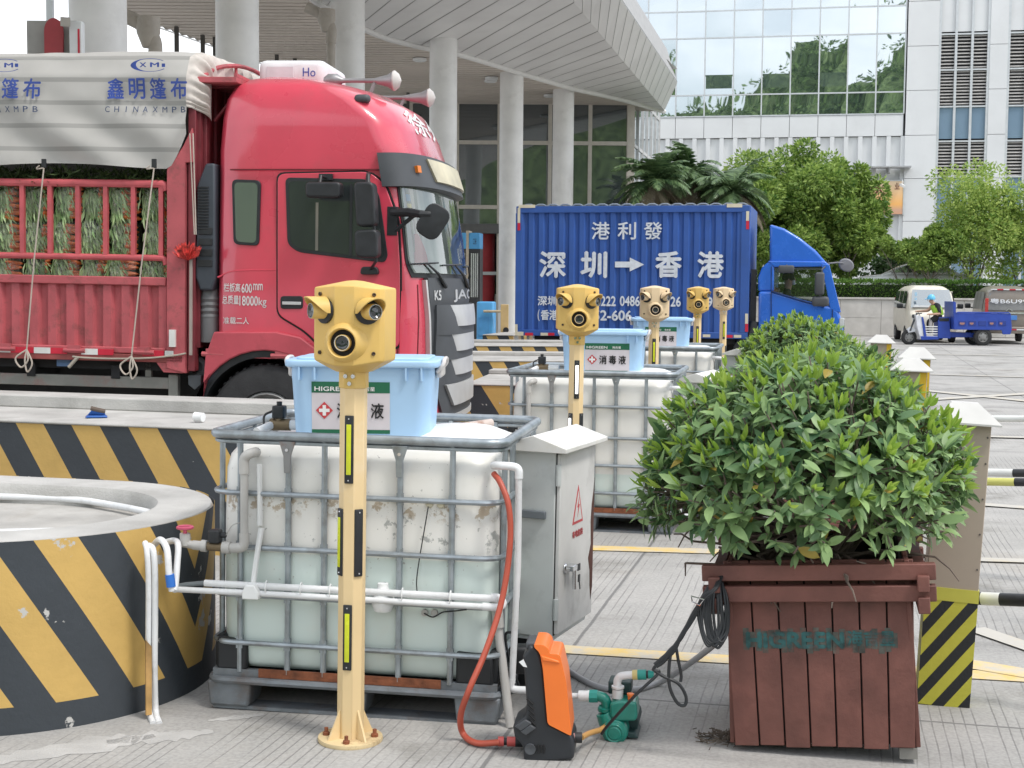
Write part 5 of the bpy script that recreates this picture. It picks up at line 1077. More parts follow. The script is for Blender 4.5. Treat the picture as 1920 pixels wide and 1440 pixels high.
def finger_bones(j, bones, side, wrist, dirv, mi):
    """palm and five short fingers at a hand"""
    w_ = V3(joints_v(j, wrist)); d = V3(dirv).normalized(); u = V3((0, 1, 0)); j[side + 'palm'] = (*(w_ + d * .08), .03); bones.append((wrist, side + 'palm', mi)); p_ = w_ + d * .08
    for k in range(4):
        a = p_ + u * (k - 1.5) * .02 + d * .045; e = a + d * (.02, .032, .028, .015)[k] + V3((0, 0, -.035)); j[f'{side}f{k}'] = (*a, .009); j[f'{side}g{k}'] = (*e, .007); bones += [(side + 'palm', f'{side}f{k}', mi), (f'{side}f{k}', f'{side}g{k}', mi)]
    a = w_ + d * .05 + u * .045 + V3((0, 0, -.01)); j[side + 't'] = (*a, .011); j[side + 'u'] = (*(a + d * .03 + V3((0, 0, -.02))), .008); bones += [(side + 'palm', side + 't', mi), (side + 't', side + 'u', mi)]
def joints_v(j, k): return j[k][:3]
M_skin = mat('skin', (.50, .30, .21), .6, var=.06); M_dkcloth = mat('dark_cloth', (.025, .027, .032), .85, var=.2); M_hivis = mat('lime_vest', (.35, .62, .06), .6); M_mask = mat('white_mask_cloth', (.75, .78, .8), .8)
def face(t, c, r, fw, hair=None, hat=None, mask=False):
    """small face parts on a head at c, looking along fw (a unit vector)"""
    sd_ = V3((0, 0, 1)).cross(fw).normalized(); m = MB()
    for s_ in (-1, 1): p_ = c + fw * r * .92 + sd_ * s_ * .032 + V3((0, 0, .01)); m.lathe([(.0, -.008), (.011, 0), (0, .008)], 8, 0, Matrix.Translation(p_))
    m.build('eyes', M_dark, t)
    m = MB(); p_ = c + fw * r * .98; m.tube([p_ + V3((0, 0, .02)), p_ + fw * .018 + V3((0, 0, -.025)), p_ + V3((0, 0, -.03))], [.007, .013, .008], 6); m.build('nose', M_skin, t)
    m = MB(); 
    for s_ in (-1, 1): p_ = c + sd_ * s_ * r * .86; m.tube([p_ + V3((0, 0, .02)), p_ + sd_ * s_ * .012, p_ + V3((0, 0, -.03))], [.012, .016, .008], 6)
    m.build('ears', M_skin, t)
    m = MB(); p_ = c + fw * r * .86 + V3((0, 0, -.055)); m.tube([p_ - sd_ * .022, p_ + fw * .008, p_ + sd_ * .022], .006, 6); m.build('mouth', mat('lips', (.35, .13, .11), .6), t)
# ================================================================== blue box lorry
BY = 24.5; B0 = P(968, 700, BY); B0.z = 0; BR = Euler((0, 0, R(-13)), 'XYZ'); BM = Matrix.Translation(B0) @ BR.to_matrix().to_4x4(); BI = BM.inverted()
blu = thing('box_lorry', 'small blue box lorry with white Chinese lettering on its corrugated side', 'lorry', B0, BR)
def bl(px, py, yl=0):
    o = BI @ V3((0, 0, CAMH)); d = BI.to_3x3() @ ray(px, py); q = o + d * ((yl - o.y) / d.y); return q.x, q.z
M_bblue = mat('blue_box_paint_work', (.032, .10, .36), .45, var=.08, vs=2, dirt=(.04, .10, .30), dscale=3, damt=.5); M_cblue = mat('bright_blue_cab_paint', (.02, .14, .62), .25, var=.04, coat=.5)
BW = 2.1; BL = bl(1402, 500)[0]; bz0 = bl(1180, 630)[1]; bz1 = bl(1180, 386)[1]
m = MB(); x = .10; pr = [(0, 0)]
while x < BL - .12: pr += [(x, 0), (x + .03, .035), (x + .075, .035), (x + .105, 0)]; x += .181
pr += [(BL, 0)]
m.prism(pr + [(BL, .06), (0, .06)], 'z', bz0 + .08, bz1 - .10); box_ = m.build('corrugated_side', M_bblue, blu)
m = MB(); m.bb(0, BL, .06, BW, bz0, bz1 - .02); m.build('box_body', M_bblue, blu)
m = MB(); m.bb(-.02, BL + .02, -.02, .05, bz1 - .115, bz1); m.bb(-.02, BL + .02, -.02, .05, bz0 - .02, bz0 + .085); m.bb(-.03, .09, -.015, .06, bz0 + .085, bz1 - .115); m.bb(BL - .12, BL + .03, -.02, .08, bz0 + .085, bz1 - .115); m.bb(BL - .02, BL + .03, .08, BW, bz0, bz1); m.build('box_frame', M_bblue, blu, bevel=.008)
m = MB(); k = 0; x = .1
while x < BL - .1: m.tube([(x, .0, bz1), (x + .06, .0, bz1 + .028), (x + .14, 0, bz1 + .028), (x + .2, 0, bz1)], .016, 6); x += .217
m.bb(0, BL, .0, BW, bz1 - .02, bz1 + .008); m.build('scalloped_roof', mat('blue_grey_roof', (.22, .26, .33), .5), blu)
def tp2(a, b, c, d, mi): (x0, z0), (x1, z1) = bl(a, d), bl(b, c); m = MB(); m.bb(x0, x1, -.026, -.02, z0, z1); m.build('reflective_tape', [mat('red_reflector', (.6, .02, .05), .4), mat('cream_reflector', (.68, .62, .48), .4)][mi], blu)
for q in ((973, 1004, 384, 390, 1), (971, 976, 390, 418, 1), (971, 976, 418, 432, 0), (1363, 1392, 382, 389, 1), (1399, 1405, 396, 414, 1), (1399, 1405, 414, 430, 0), (1397, 1403, 588, 607, 1), (1397, 1403, 607, 622, 0), (966, 971, 608, 622, 1), (966, 982, 622, 629, 1), (985, 1000, 624, 629, 0), (1014, 1028, 624, 629, 1), (1028, 1040, 624, 629, 0), (1100, 1115, 625, 630, 1), (1250, 1265, 627, 632, 0), (1318, 1332, 627, 632, 1), (1362, 1374, 628, 633, 0), (1376, 1390, 628, 633, 1)): tp2(*q)
M_bl = mat('white_lorry_lettering', (.66, .70, .76), .5, var=.1, vs=12)
def btext(body, x0, y0, x1, y1, bold=.0, keep=False):
    a, b_ = bl(x0, y1), bl(x1, y0); mb = MB(); asp = (b_[0] - a[0]) / (b_[1] - a[1]); sl = -.004
    add_text(mb, body, lambda u, v: (a[0] + (b_[0] - a[0]) * u, -.006, a[1] + (b_[1] - a[1]) * v), bold=bold, lift=.001); mb.build('lettering', M_bl, blu, smooth=False)
for i, ch in enumerate('港利發'): btext(ch, 1109 + i * 49, 416, 1144 + i * 49, 449, .015)
for ch, x in (('深', 1011), ('圳', 1088), ('香', 1228), ('港', 1307)): btext(ch, x, 471, x + 51, 521, .03)
(ax, az), (bx, bz_) = bl(1153, 502), bl(1208, 490); m = MB(); zc = (az + bz_) / 2; m.prism([(ax, zc - .05), (bx - .25, zc - .05), (bx - .25, zc - .12), (bx, zc), (bx - .25, zc + .12), (bx - .25, zc + .05), (ax, zc + .05)], 'y', -.008, -.002); m.build('arrow', M_bl, blu)
btext('深圳', 1008, 555, 1044, 573, .03); btext('8222', 1117, 555, 1155, 574, .03); btext('0486', 1162, 555, 1200, 574, .03); btext('9', 1240, 556, 1249, 575, .03); btext('26', 1257, 556, 1277, 575, .03); btext('95', 1326, 557, 1346, 576, .03)
btext('(', 1008, 580, 1012, 602, .02); btext('香港', 1014, 581, 1046, 600, .03); btext('52-606', 1113, 582, 1185, 601, .03)
# cab built round an open window so that one looks through it
m = MB(); q = lambda *a: [bl(*p) for p in a]
m.prism(q((1422, 546), (1450, 546), (1500, 561), (1546, 573), (1560, 574), (1573, 583), (1581, 612), (1583, 640), (1581, 665), (1421, 665)), 'y', .0, 1.85)
cab = m.build('cab_body', M_cblue, blu, bevel=.05, seg=3)
m = MB(); m.prism(q((1421, 520), (1428, 502), (1441, 490), (1452, 491), (1451, 546), (1421, 546)), 'y', .03, 1.82); m.build('cab_back', M_cblue, blu, bevel=.03)
m = MB(); m.prism(q((1439, 489), (1548, 490), (1557, 500), (1451, 501)), 'y', .02, 1.83); m.build('cab_roof', M_cblue, blu, bevel=.02)
for y in (.0, 1.78):
    m = MB(); m.prism(q((1540, 494), (1555, 496), (1577, 586), (1557, 582)), 'y', y, y + .07); m.build('pillar', M_cblue, blu, bevel=.01)
tg = bpy.data.materials.new('tinted_window'); tg.use_nodes = True; n, b, l = nodes_of(tg); tr_ = n.nodes.new('ShaderNodeBsdfTransparent'); tr_.inputs[0].default_value = (.70, .74, .73, 1); gl = n.nodes.new('ShaderNodeBsdfGlossy'); gl.inputs['Roughness'].default_value = .03; ms = n.nodes.new('ShaderNodeMixShader'); ms.inputs[0].default_value = .07; l(tr_.outputs[0], ms.inputs[1]); l(gl.outputs[0], ms.inputs[2]); l(ms.outputs[0], n.nodes['Material Output'].inputs[0])
for y in (.045, 1.80): m = MB(); m.add([(bl(*p)[0], y, bl(*p)[1]) for p in ((1449, 498), (1544, 498), (1562, 580), (1500, 564), (1449, 548))], [(0, 1, 2, 3, 4)]); m.build('side_window', tg, blu, smooth=False)
m = MB(); m.prism(q((1451, 500), (1548, 501), (1548, 503), (1451, 502)), 'y', .05, 1.78); m.prism(q((1500, 560), (1560, 572), (1560, 590), (1500, 590)), 'y', .3, 1.78); m.build('cab_lining', M_black, blu)
m = MB(); a0, a1 = bl(1553, 499), bl(1575, 582); m.add([(a0[0], .05, a0[1]), (a0[0], 1.8, a0[1]), (a1[0] + .05, 1.8, a1[1]), (a1[0] + .05, .05, a1[1])], [(0, 1, 2, 3)]); m.build('windscreen', M_clear, blu, smooth=False)
m = MB(); m.prism(q((1443, 420), (1470, 428), (1500, 446), (1530, 470), (1551, 494), (1443, 494)), 'y', .06, 1.79); dfl = m.build('wind_deflector', M_cblue, blu, bevel=.04, seg=3)
m = MB(); m.prism(rounded(q((1453, 474), (1520, 474), (1532, 486), (1453, 486)), .05), 'y', .10, .13); m.build('deflector_ridge', mat('pale_blue_ridge', (.10, .26, .72), .3), dfl, bevel=.008)
m = MB(); sf = lambda a, b, r, y=-.006: m.tube([(bl(*a)[0], y, bl(*a)[1]), (bl(*b)[0], y, bl(*b)[1])], r, 6)
sf((1446, 500), (1446, 660), .008); sf((1561, 580), (1560, 660), .008); sf((1446, 546), (1500, 563), .014); sf((1500, 563), (1546, 575), .014); m.build('door_seam', mat('dark_blue_seam', (.01, .03, .12), .5), blu)
m = MB(); x0, x1 = bl(1528, 530)[0], bl(1546, 530)[0]; m.rbox(((x0 + x1) / 2, -.22, (bl(0 + 1537, 513)[1] + bl(1537, 551)[1]) / 2), (x1 - x0, .10, .38), .04); m.rbox(((x0 + x1) / 2 + .02, -.2, bl(1537, 565)[1]), (.28, .12, .17), .05); m.tube([(x1, .0, bl(1547, 500)[1]), (x1 - .05, -.2, bl(1547, 506)[1]), (x1 - .06, -.22, bl(1547, 560)[1])], .014, 6); m.build('side_mirror', M_grey, blu)
m = MB(); x0, z0 = bl(1475, 505); m.rbox((x0, -.2, z0), (.26, .1, .13), .03); m.tube([(x0, 0, z0 + .07), (x0, -.2, z0 + .05)], .015, 6); m.build('kerb_mirror', M_grey, blu)
m = MB(); x0, z0 = bl(1551, 494); x1, z1 = bl(1589, 497, .2); m.tube([(x0, .1, z0), ((x0 + x1) / 2, .12, z0 + .02), (x1 - .05, .2, z1 + .03)], .012, 6); m.lathe([(0, .03), (.1, .02), (.12, -.01), (.11, -.02), (0, -.02)], 20, 0, Matrix.Translation((x1 - .02, .2, z1)) @ Euler((0, R(25), 0)).to_matrix().to_4x4() @ Matrix.Diagonal((1.1, .7, .9, 1)) @ Matrix.Rotation(R(90), 4, 'X')); m.build('front_mirror', mat('grey_mirror_back', (.2, .2, .22), .4), blu)
m = MB(); m.bb(bl(1578, 590)[0], bl(1584, 590)[0], .15, 1.7, bl(1580, 640)[1], bl(1580, 600)[1]); m.bb(bl(1574, 600)[0], bl(1583, 600)[0], -.01, .2, bl(1580, 612)[1], bl(1580, 596)[1], 1); m.build('front_lamp', [M_black, M_lens], blu, bevel=.01)
m = MB(); m.bb(bl(1408, 500)[0], bl(1418, 500)[0], .1, .25, .5, bl(1412, 505)[1]); m.tube(bez([(bl(1414, 600)[0], .1, 1.2), (bl(1408, 630)[0], .05, .9), (bl(1398, 655)[0], .05, .62)], 5), .09, 10); m.lathe([(.17, -.05), (.19, 0), (.19, .2)], 20, 0, Matrix.Translation((bl(1395, 655)[0], .0, bl(1395, 655)[1])) @ Matrix.Rotation(R(-90), 4, 'X')); m.build('air_filter', M_black, blu)
m = MB(); m.bb(.1, BL + 1.6, .5, .7, .55, .8); m.bb(.1, BL + 1.6, 1.4, 1.6, .55, .8); m.bb(.3, BL - .2, .1, 2, bz0 - .12, bz0 - .02); m.build('chassis', mat('chassis_black', (.02, .02, .022), .8), blu)
for x in (.9, BL + .85):
    for y in (0, BW - .25): wheel(blu, x, y + .02, .38, .38, .22, .22, M_rim, 6)
hx, hz = bl(1478, 526, .55); sx_, sz_ = bl(1476, 565, .55)
J = {'pelvis': (sx_ - .05, .55, hz - .78, .15), 'waist': (sx_ - .05, .55, hz - .55, .14), 'chest': (sx_ - .02, .55, hz - .32, (.17, .13)), 'neck': (hx - .01, .55, hz - .14, .055), 'chin': (hx + .01, .55, hz - .06, .075), 'head': (hx + .01, .55, hz + .04, .10), 'ls': (sx_, .36, hz - .26, .075), 'le': (sx_ + .20, .32, hz - .44, .05), 'lw': (sx_ + .42, .38, hz - .36, .035), 'rs': (sx_, .74, hz - .26, .075), 're': (sx_ + .2, .78, hz - .44, .05), 'rw': (sx_ + .42, .70, hz - .36, .035), 'lh': (sx_, .45, hz - .80, .10), 'lk': (sx_ + .42, .42, hz - .72, .075), 'lf': (sx_ + .5, .42, hz - 1.1, .05), 'rh': (sx_, .65, hz - .80, .10), 'rk': (sx_ + .42, .68, hz - .72, .075), 'rf': (sx_ + .5, .68, hz - 1.1, .05)}
Bn = [('pelvis', 'waist', 0), ('waist', 'chest', 0), ('chest', 'neck', 0), ('neck', 'chin', 1), ('chin', 'head', 1), ('chest', 'ls', 0), ('ls', 'le', 0), ('le', 'lw', 1), ('chest', 'rs', 0), ('rs', 're', 0), ('re', 'rw', 1), ('pelvis', 'lh', 0), ('lh', 'lk', 0), ('lk', 'lf', 0), ('pelvis', 'rh', 0), ('rh', 'rk', 0), ('rk', 'rf', 0)]
finger_bones(J, Bn, 'l', 'lw', (1, .1, -.1), 1); finger_bones(J, Bn, 'r', 'rw', (1, -.1, -.1), 1)
pd = person('driver in dark clothes and a white face mask behind the blue lorry window', B0, R(-13), J, Bn, [M_dkcloth, M_skin]); hc = V3((hx + .01, .55, hz + .02)); face(pd, hc, .1, V3((1, 0, 0)))
m = MB(); m.lathe([(.0, .125), (.07, .11), (.105, .05), (.108, .0), (.10, -.02)], 16, 0, Matrix.Translation(hc + V3((-.012, 0, .01)))); m.build('hair', M_dark, pd)
m = MB(); m.rbox(hc + V3((.085, 0, -.05)), (.05, .11, .09), .024, rz=.02); m.build('face_mask', M_mask, pd)
m = MB(); wx, wz = sx_ + .50, hz - .36; m.tube([(wx + .06 * math.sin(a), .55 + .2 * math.cos(a), wz + .14 * math.sin(a)) for a in [2 * PI * k / 20 for k in range(20)]], .014, 6, closed=True); m.build('steering_wheel', M_black, blu)
m = MB(); m.rbox((sx_ - .2, .55, hz - .5), (.14, .5, .75), .05); m.rbox((sx_ + .1, .55, hz - .95), (.5, .5, .16), .05); m.build('driver_seat', M_grey, blu)
# ================================================================== cargo tricycle and rider
KY = 44.7
def k3(px, py): q = P(px, py, KY); return q.x - K0.x, q.z
K0 = V3((0, 0, 0)); K0 = P(1770, 640, KY); K0.z = 0
tri = thing('cargo_tricycle', 'blue electric cargo tricycle driving past the cream van', 'tricycle', K0)
M_tb = mat('tricycle_blue', (.025, .065, .36), .4, var=.06)
def spoke_wheel(px, py, r, y, wd, nm='wheel'):
    x, z = k3(px, py); wheel(tri, x, y, r, r, wd, r * .62, M_rim, 6)
spoke_wheel(1704, 636, .235, -.05, .10); spoke_wheel(1834, 636, .275, -.48, .14); spoke_wheel(1834, 636, .275, .40, .14)
pq = lambda *a: [k3(*p) for p in a]
m = MB(); m.prism(pq((1779, 587), (1885, 588), (1887, 617), (1884, 626), (1870, 626), (1868, 618), (1780, 617)), 'y', -.5, -.46); m.prism(pq((1779, 587), (1885, 588), (1887, 617), (1780, 617)), 'y', .46, .5); m.prism(pq((1881, 588), (1885, 588), (1887, 617), (1882, 617)), 'y', -.46, .46); m.prism(pq((1779, 565), (1784, 566), (1784, 617), (1779, 617)), 'y', -.46, .46); m.prism(pq((1780, 612), (1887, 613), (1887, 617), (1780, 617)), 'y', -.46, .46); cb = m.build('cargo_box', M_tb, tri, bevel=.008)
m = MB(); a, b_ = k3(1784, 585), k3(1884, 586); m.tube([(a[0], -.5, a[1] - .02), (a[0] + .05, -.5, a[1]), (b_[0] - .05, -.5, b_[1]), (b_[0], -.5, b_[1] - .04)], .02, 6); a, b_ = k3(1818, 593), k3(1848, 586); m.bb(a[0], b_[0], -.505, -.49, a[1], b_[1]); m.build('side_rail', M_tb, cb)
m = MB()
for i in range(5): a, b_ = k3(1788 + i * 18.5, 610), k3(1802 + i * 18.5, 601); m.bb(a[0], b_[0], -.512, -.498, a[1], b_[1]); 
m.build('pressed_panel', mat('darker_blue', (.018, .045, .25), .5), cb, bevel=.004)
for i, wd in ((0, .9), (1, .7), (3, .7), (4, .5)):
    a, b_ = k3(1790 + i * 18.5, 607), k3(1800 + i * 18.5, 604); m = MB(); m.bb(a[0], a[0] + (b_[0] - a[0]) * wd, -.516, -.511, a[1], b_[1]); m.bb(a[0] + .03, a[0] + (b_[0] - a[0]) * wd * .8, -.516, -.511, a[1] - .02, a[1] - .005); m.build('faded_orange_mark', mat('faded_orange_ink', (.35, .18, .16), .6), cb)
m = MB(); m.prism(pq((1755, 600), (1776, 598), (1778, 634), (1754, 634)), 'y', -.25, .25); m.prism(pq((1757, 595), (1777, 594), (1778, 601), (1756, 601)), 'y', -.22, .22); m.prism(pq((1722, 630), (1756, 630), (1756, 636), (1724, 637)), 'y', -.25, .25); m.prism(pq((1776, 622), (1830, 624), (1830, 632), (1776, 632)), 'y', -.2, .2); m.build('seat_box', M_tb, tri, bevel=.01)
m = MB(); a, b_ = k3(1757, 601), k3(1775, 597); m.bb(a[0], b_[0], -.26, -.2, a[1] - .02, b_[1] + .01); m.build('seat', M_black, tri, bevel=.01)
m = MB(); m.prism(pq((1713, 590), (1724, 592), (1729, 632), (1722, 636), (1716, 612)), 'y', -.22, .22); m.prism(pq((1700, 618), (1708, 612), (1716, 618), (1714, 622), (1702, 624)), 'y', -.09, .09); m.build('front_fairing', mat('white_fairing', (.68, .70, .75), .3), tri, bevel=.012)
m = MB(); m.prism(pq((1724, 594), (1727, 594), (1734, 634), (1729, 634)), 'y', -.24, -.2); m.build('blue_fairing_edge', M_tb, tri)
m = MB(); 
for i in range(5): a, b_ = k3(1731, 611 + i * 4.5), k3(1754, 613 + i * 4.5); m.bb(a[0], b_[0], -.23, -.2, b_[1], a[1])
m.build('footwell_stripe', M_white, tri)
m = MB(); a = k3(1705, 620); b_ = k3(1716, 594); m.tube([(a[0], -.1, a[1]), (b_[0], 0, b_[1]), (b_[0] + .05, 0, b_[1] + .10)], .03, 8); m.tube([(b_[0] + .12, -.3, b_[1] + .12), (b_[0] + .04, 0, b_[1] + .1), (b_[0] + .12, .3, b_[1] + .12)], .018, 8); m.rbox((b_[0] - .04, 0, b_[1] + .02), (.12, .14, .12), .04); m.build('handlebar', M_grey, tri)
jj = lambda px, py, y, r: (k3(px, py)[0], y, k3(px, py)[1], r)
J = {'pelvis': jj(1760, 593, 0, .15), 'waist': jj(1759, 586, 0, .145), 'chest': jj(1754, 576, 0, (.17, .15)), 'neck': jj(1750, 569, 0, .06), 'chin': jj(1746, 566, 0, .07), 'head': jj(1745.5, 561, 0, .10), 'ls': jj(1755, 572, -.18, .075), 'le': jj(1759, 588, -.25, .05), 'lw': jj(1742, 589, -.27, .035), 'rs': jj(1753, 572, .18, .075), 're': jj(1744, 583, .25, .05), 'rw': jj(1729, 584, .27, .035), 'lh': jj(1759, 596, -.1, .10), 'lk': jj(1743, 602, -.13, .08), 'la': jj(1742, 626, -.12, .05), 'lt': jj(1737, 631, -.12, .04), 'rh': jj(1759, 596, .1, .10), 'rk': jj(1743, 602, .13, .08), 'ra': jj(1743, 626, .12, .05), 'rt': jj(1738, 631, .12, .04)}
Bn = [('pelvis', 'waist', 0), ('waist', 'chest', 0), ('chest', 'neck', 1), ('neck', 'chin', 1), ('chin', 'head', 1), ('chest', 'ls', 0), ('ls', 'le', 0), ('le', 'lw', 1), ('chest', 'rs', 0), ('rs', 're', 1), ('re', 'rw', 1), ('pelvis', 'lh', 2), ('lh', 'lk', 2), ('lk', 'la', 2), ('la', 'lt', 3), ('pelvis', 'rh', 2), ('rh', 'rk', 2), ('rk', 'ra', 2), ('ra', 'rt', 3)]
finger_bones(J, Bn, 'l', 'lw', (-1, 0, .05), 1); finger_bones(J, Bn, 'r', 'rw', (-1, 0, .05), 1)
rid = person('rider in a light blue helmet and lime vest on the blue cargo tricycle', K0, 0, J, Bn, [M_dkcloth, M_skin, mat('black_trousers', (.015, .015, .018), .8), mat('pale_shoe', (.45, .42, .42), .7)])
hc = V3(J['head'][:3]); face(rid, hc, .1, V3((-1, 0, -.1)).normalized())
m = MB(); m.lathe([(0, .15), (.07, .135), (.12, .07), (.13, .0), (.125, -.02)], 20, 0, Matrix.Translation(hc + V3((.01, 0, .01)))); m.tube([hc + V3((-.13, -.06, .01)), hc + V3((-.19, 0, .0)), hc + V3((-.13, .06, .01))], .012, 6); m.build('helmet', mat('light_blue_helmet', (.14, .52, .80), .3), rid)
m = MB(); 
def vest(u, v):
    a = 2 * PI * u; lo, hi = V3(J['pelvis'][:3]) + V3((.0, 0, .05)), V3(J['chest'][:3]) + V3((-.0, 0, .06)); c = lo.lerp(hi, v); r = .165 + .02 * math.sin(PI * v); return c + V3((r * .95 * math.cos(a), r * 1.08 * math.sin(a), 0))
m.grid(vest, 20, 6); m.build('safety_vest', M_hivis, rid)
m = MB(); c = V3(J['waist'][:3]); m.bb(c.x - .05, c.x + .03, -.225, -.205, c.z, c.z + .14); m.build('arm_badge', M_white, rid)
# ================================================================== vans and the parked car
def shell(st, n=7, e=.32):
    """rings along x: (x, half width, z low, z high, top half width)"""
    out = []
    for x, w_, z0, z1, wt in st:
        zs = z0 + (z1 - z0) * .52; r = []
        r += [(x, -w_ * .94, z0), (x, -w_, z0 + (z1 - z0) * .12), (x, -w_, zs)]
        for k in range(1, 6): a = R(90 * k / 6); r.append((x, -(wt + (w_ - wt) * (1 - math.sin(a) ** 1) * 1.0) + (0 if k < 4 else (k - 3) * .10), zs + (z1 - zs) * math.sin(a) ** .8))
        r.append((x, -wt * .55, z1)); r += [(px_0, -y, z) for px_0, y, z in reversed(r)]; out.append(r)
    return out
def van(name, label, loc, rz, body, win_m, rear_text=None, group='vans parked by the retaining wall'):
    t = thing(name, label, 'van', loc, (0, 0, rz), group); L_ = 3.85; wv = .80
    m = MB(); m.loft(shell([(0, .74, .42, 1.60, .60), (.06, .80, .36, 1.82, .66), (.5, .82, .34, 1.90, .68), (1.6, .82, .34, 1.92, .68), (2.6, .82, .34, 1.90, .67), (3.0, .82, .34, 1.82, .64), (3.32, .815, .34, 1.42, .66), (3.55, .80, .34, 1.08, .70), (3.75, .77, .36, .98, .66), (3.85, .70, .40, .86, .6)])); b_ = m.build('body', body, t, sharp=50)
    for s_ in (-1, 1):
        for (a, c) in ((.25, 1.25), (1.33, 2.15), (2.23, 2.98)):
            m = MB(); yb = s_ * .828; yt = s_ * .735; m.add([(a, yb, 1.15), (c + (.12 if c > 2.9 else 0), yb, 1.15), (c - (.05 if c > 2.9 else 0), yt, 1.72), (a + .05, yt, 1.72)], [(0, 1, 2, 3) if s_ < 0 else (3, 2, 1, 0)]); m.build('side_window', win_m, t, smooth=False)
    m = MB(); m.grid(lambda u, v: (3.535 - .45 * v - .03 * abs(2 * u - 1) ** 2, (.70 - .10 * v) * (2 * u - 1), 1.17 + .60 * v), 8, 4); m.build('windscreen', win_m, t)
    m = MB(); m.grid(lambda u, v: (-.012 + .05 * v * v, -(.70 - .08 * v) * (2 * u - 1), 1.12 + .55 * v), 8, 4); rw = m.build('rear_window', win_m, t)
    for x in (.72, 3.05):
        for s_ in (-1, 1): wheel(t, x, -.82 if s_ < 0 else .64, .29, .29, .18, .17, M_rim, 5)
    m = MB(); m.bb(3.72, 3.90, -.72, .72, .36, .58); m.build('front_bumper', body, t, bevel=.03); m = MB(); m.bb(-.07, .1, -.74, .74, .36, .58); m.build('rear_bumper', body, t, bevel=.03)
    for s_ in (-1, 1):
        m = MB(); m.rbox((3.74, s_ * .56, .82), (.16, .28, .2), .06); m.build('headlight', M_lens, t)
        m = MB(); m.bb(-.03, .06, s_ * .70 - .05, s_ * .70 + .05, .85, 1.5); m.build('tail_lamp', mat('red_tail_lens', (.55, .06, .05), .25), t, bevel=.01)
        m = MB(); m.rbox((3.02, s_ * .99, 1.22), (.10, .2, .17), .04); m.tube([(3.05, s_ * .8, 1.15), (3.02, s_ * .95, 1.18)], .02, 6); m.build('wing_mirror', M_black, t)
    return t
M_cream = mat('cream_van_paint', (.70, .65, .55), .35, var=.05, coat=.3, dirt=(.45, .42, .35), dscale=1.5, damt=.3); M_van2 = mat('grey_brown_van_paint', (.26, .225, .19), .35, .2, var=.05, coat=.3)
M_vg = glassmat('van_glass', (.10, .12, .14), .22, .04, .01, 2)
f_ = P(1703, 600, 46.2); bk = P(1674, 600, 49.9); hd = (f_ - bk); hd.z = 0; hd.normalize(); lf_ = V3((-hd.y, hd.x, 0)); c0 = V3((f_.x, f_.y, 0)) - hd * 3.85 + lf_ * .82 * (1 if lf_.x > 0 else -1)
v1 = van('cream_van', 'cream minivan facing the road, beside the pale retaining wall', c0, math.atan2(hd.y, hd.x), M_cream, M_vg)
m = MB(); m.bb(3.45, 3.47, -.58, -.50, 1.55, 1.68); m.bb(3.455, 3.475, -.58, -.50, 1.42, 1.50); m.build('windscreen_sticker', mat('pale_blue_sticker', (.4, .6, .75), .5), v1)
m = MB(); m.bb(3.5, 3.56, -.62, .62, 1.18, 1.24); m.build('dashboard_paper', M_white, v1)
f_ = P(1842, 600, 45.6); hd2 = V3((.22, 1, 0)).normalized(); lf_ = V3((hd2.y, -hd2.x, 0)); c0 = V3((f_.x, f_.y, 0)) + lf_ * .82
v2 = van('grey_van', 'grey-brown panel van seen from the back with white letters on the rear window', c0, math.atan2(hd2.y, hd2.x), M_van2, mat('grey_window_film', (.26, .26, .25), .4))
m = MB(); add_text(m, '粤B6U99', lambda u, v: (-.03 + .012 * v, .60 - 1.16 * u, 1.33 + .17 * v), bold=.02, lift=.002); m.build('window_lettering', M_white, v2, smooth=False)
m = MB()
for k in range(6): m.bb(-.012, .06, -.56 + k * .19, -.56 + k * .19 + .185, 1.775, 1.81, k % 2)
m.build('roof_tape', [mat('red_reflector', (.6, .02, .05), .4), M_white], v2); m = MB()
for k in range(6): m.bb(-.085, -.06, -.72 + k * .24, -.72 + k * .24 + .235, .47, .51, k % 2)
m.build('reflective_tape', [mat('red_reflector', (.6, .02, .05), .4), M_white], v2)
m = MB(); m.bb(-.03, .03, -.66, .66, 1.0, 1.055); m.tube([(-.03, .1, 1.10), (-.03, 0, 1.17), (-.03, -.1, 1.10)], .018, 6); m.build('chrome_strip', M_chrome, v2); m = MB(); m.bb(-.05, .02, -.25, .25, .80, .95); m.build('number_plate', mat('blue_plate', (.08, .25, .62), .4), v2, bevel=.006)
f_ = P(1603, 530, 57.5); e_ = P(1822, 530, 56.5); hd = V3((f_.x - e_.x, f_.y - e_.y, 0)).normalized()
car = thing('parked_car', 'white saloon car parked on the terrace behind the hedge and young trees', 'car', (e_.x, e_.y, TZ), (0, 0, math.atan2(hd.y, hd.x)))
M_carp = mat('silver_white_car_paint', (.68, .69, .70), .3, .1, var=.03, coat=.5)
m = MB(); m.loft(shell([(0, .78, .4, .86, .66), (.1, .86, .32, 1.0, .72), (1.1, .89, .28, 1.04, .8), (3.0, .89, .28, 1.02, .8), (4.2, .86, .3, .90, .74), (4.65, .80, .32, .78, .66), (4.75, .66, .4, .66, .5)])); m.build('body', M_carp, car, sharp=50)
m = MB(); m.loft(shell([(.55, .74, .9, 1.02, .62), (1.15, .76, .9, 1.40, .56), (1.7, .77, .9, 1.47, .56), (2.4, .77, .9, 1.45, .56), (2.9, .76, .9, 1.30, .56), (3.55, .74, .88, .98, .62)])); m.build('roof', M_carp, car, sharp=50)
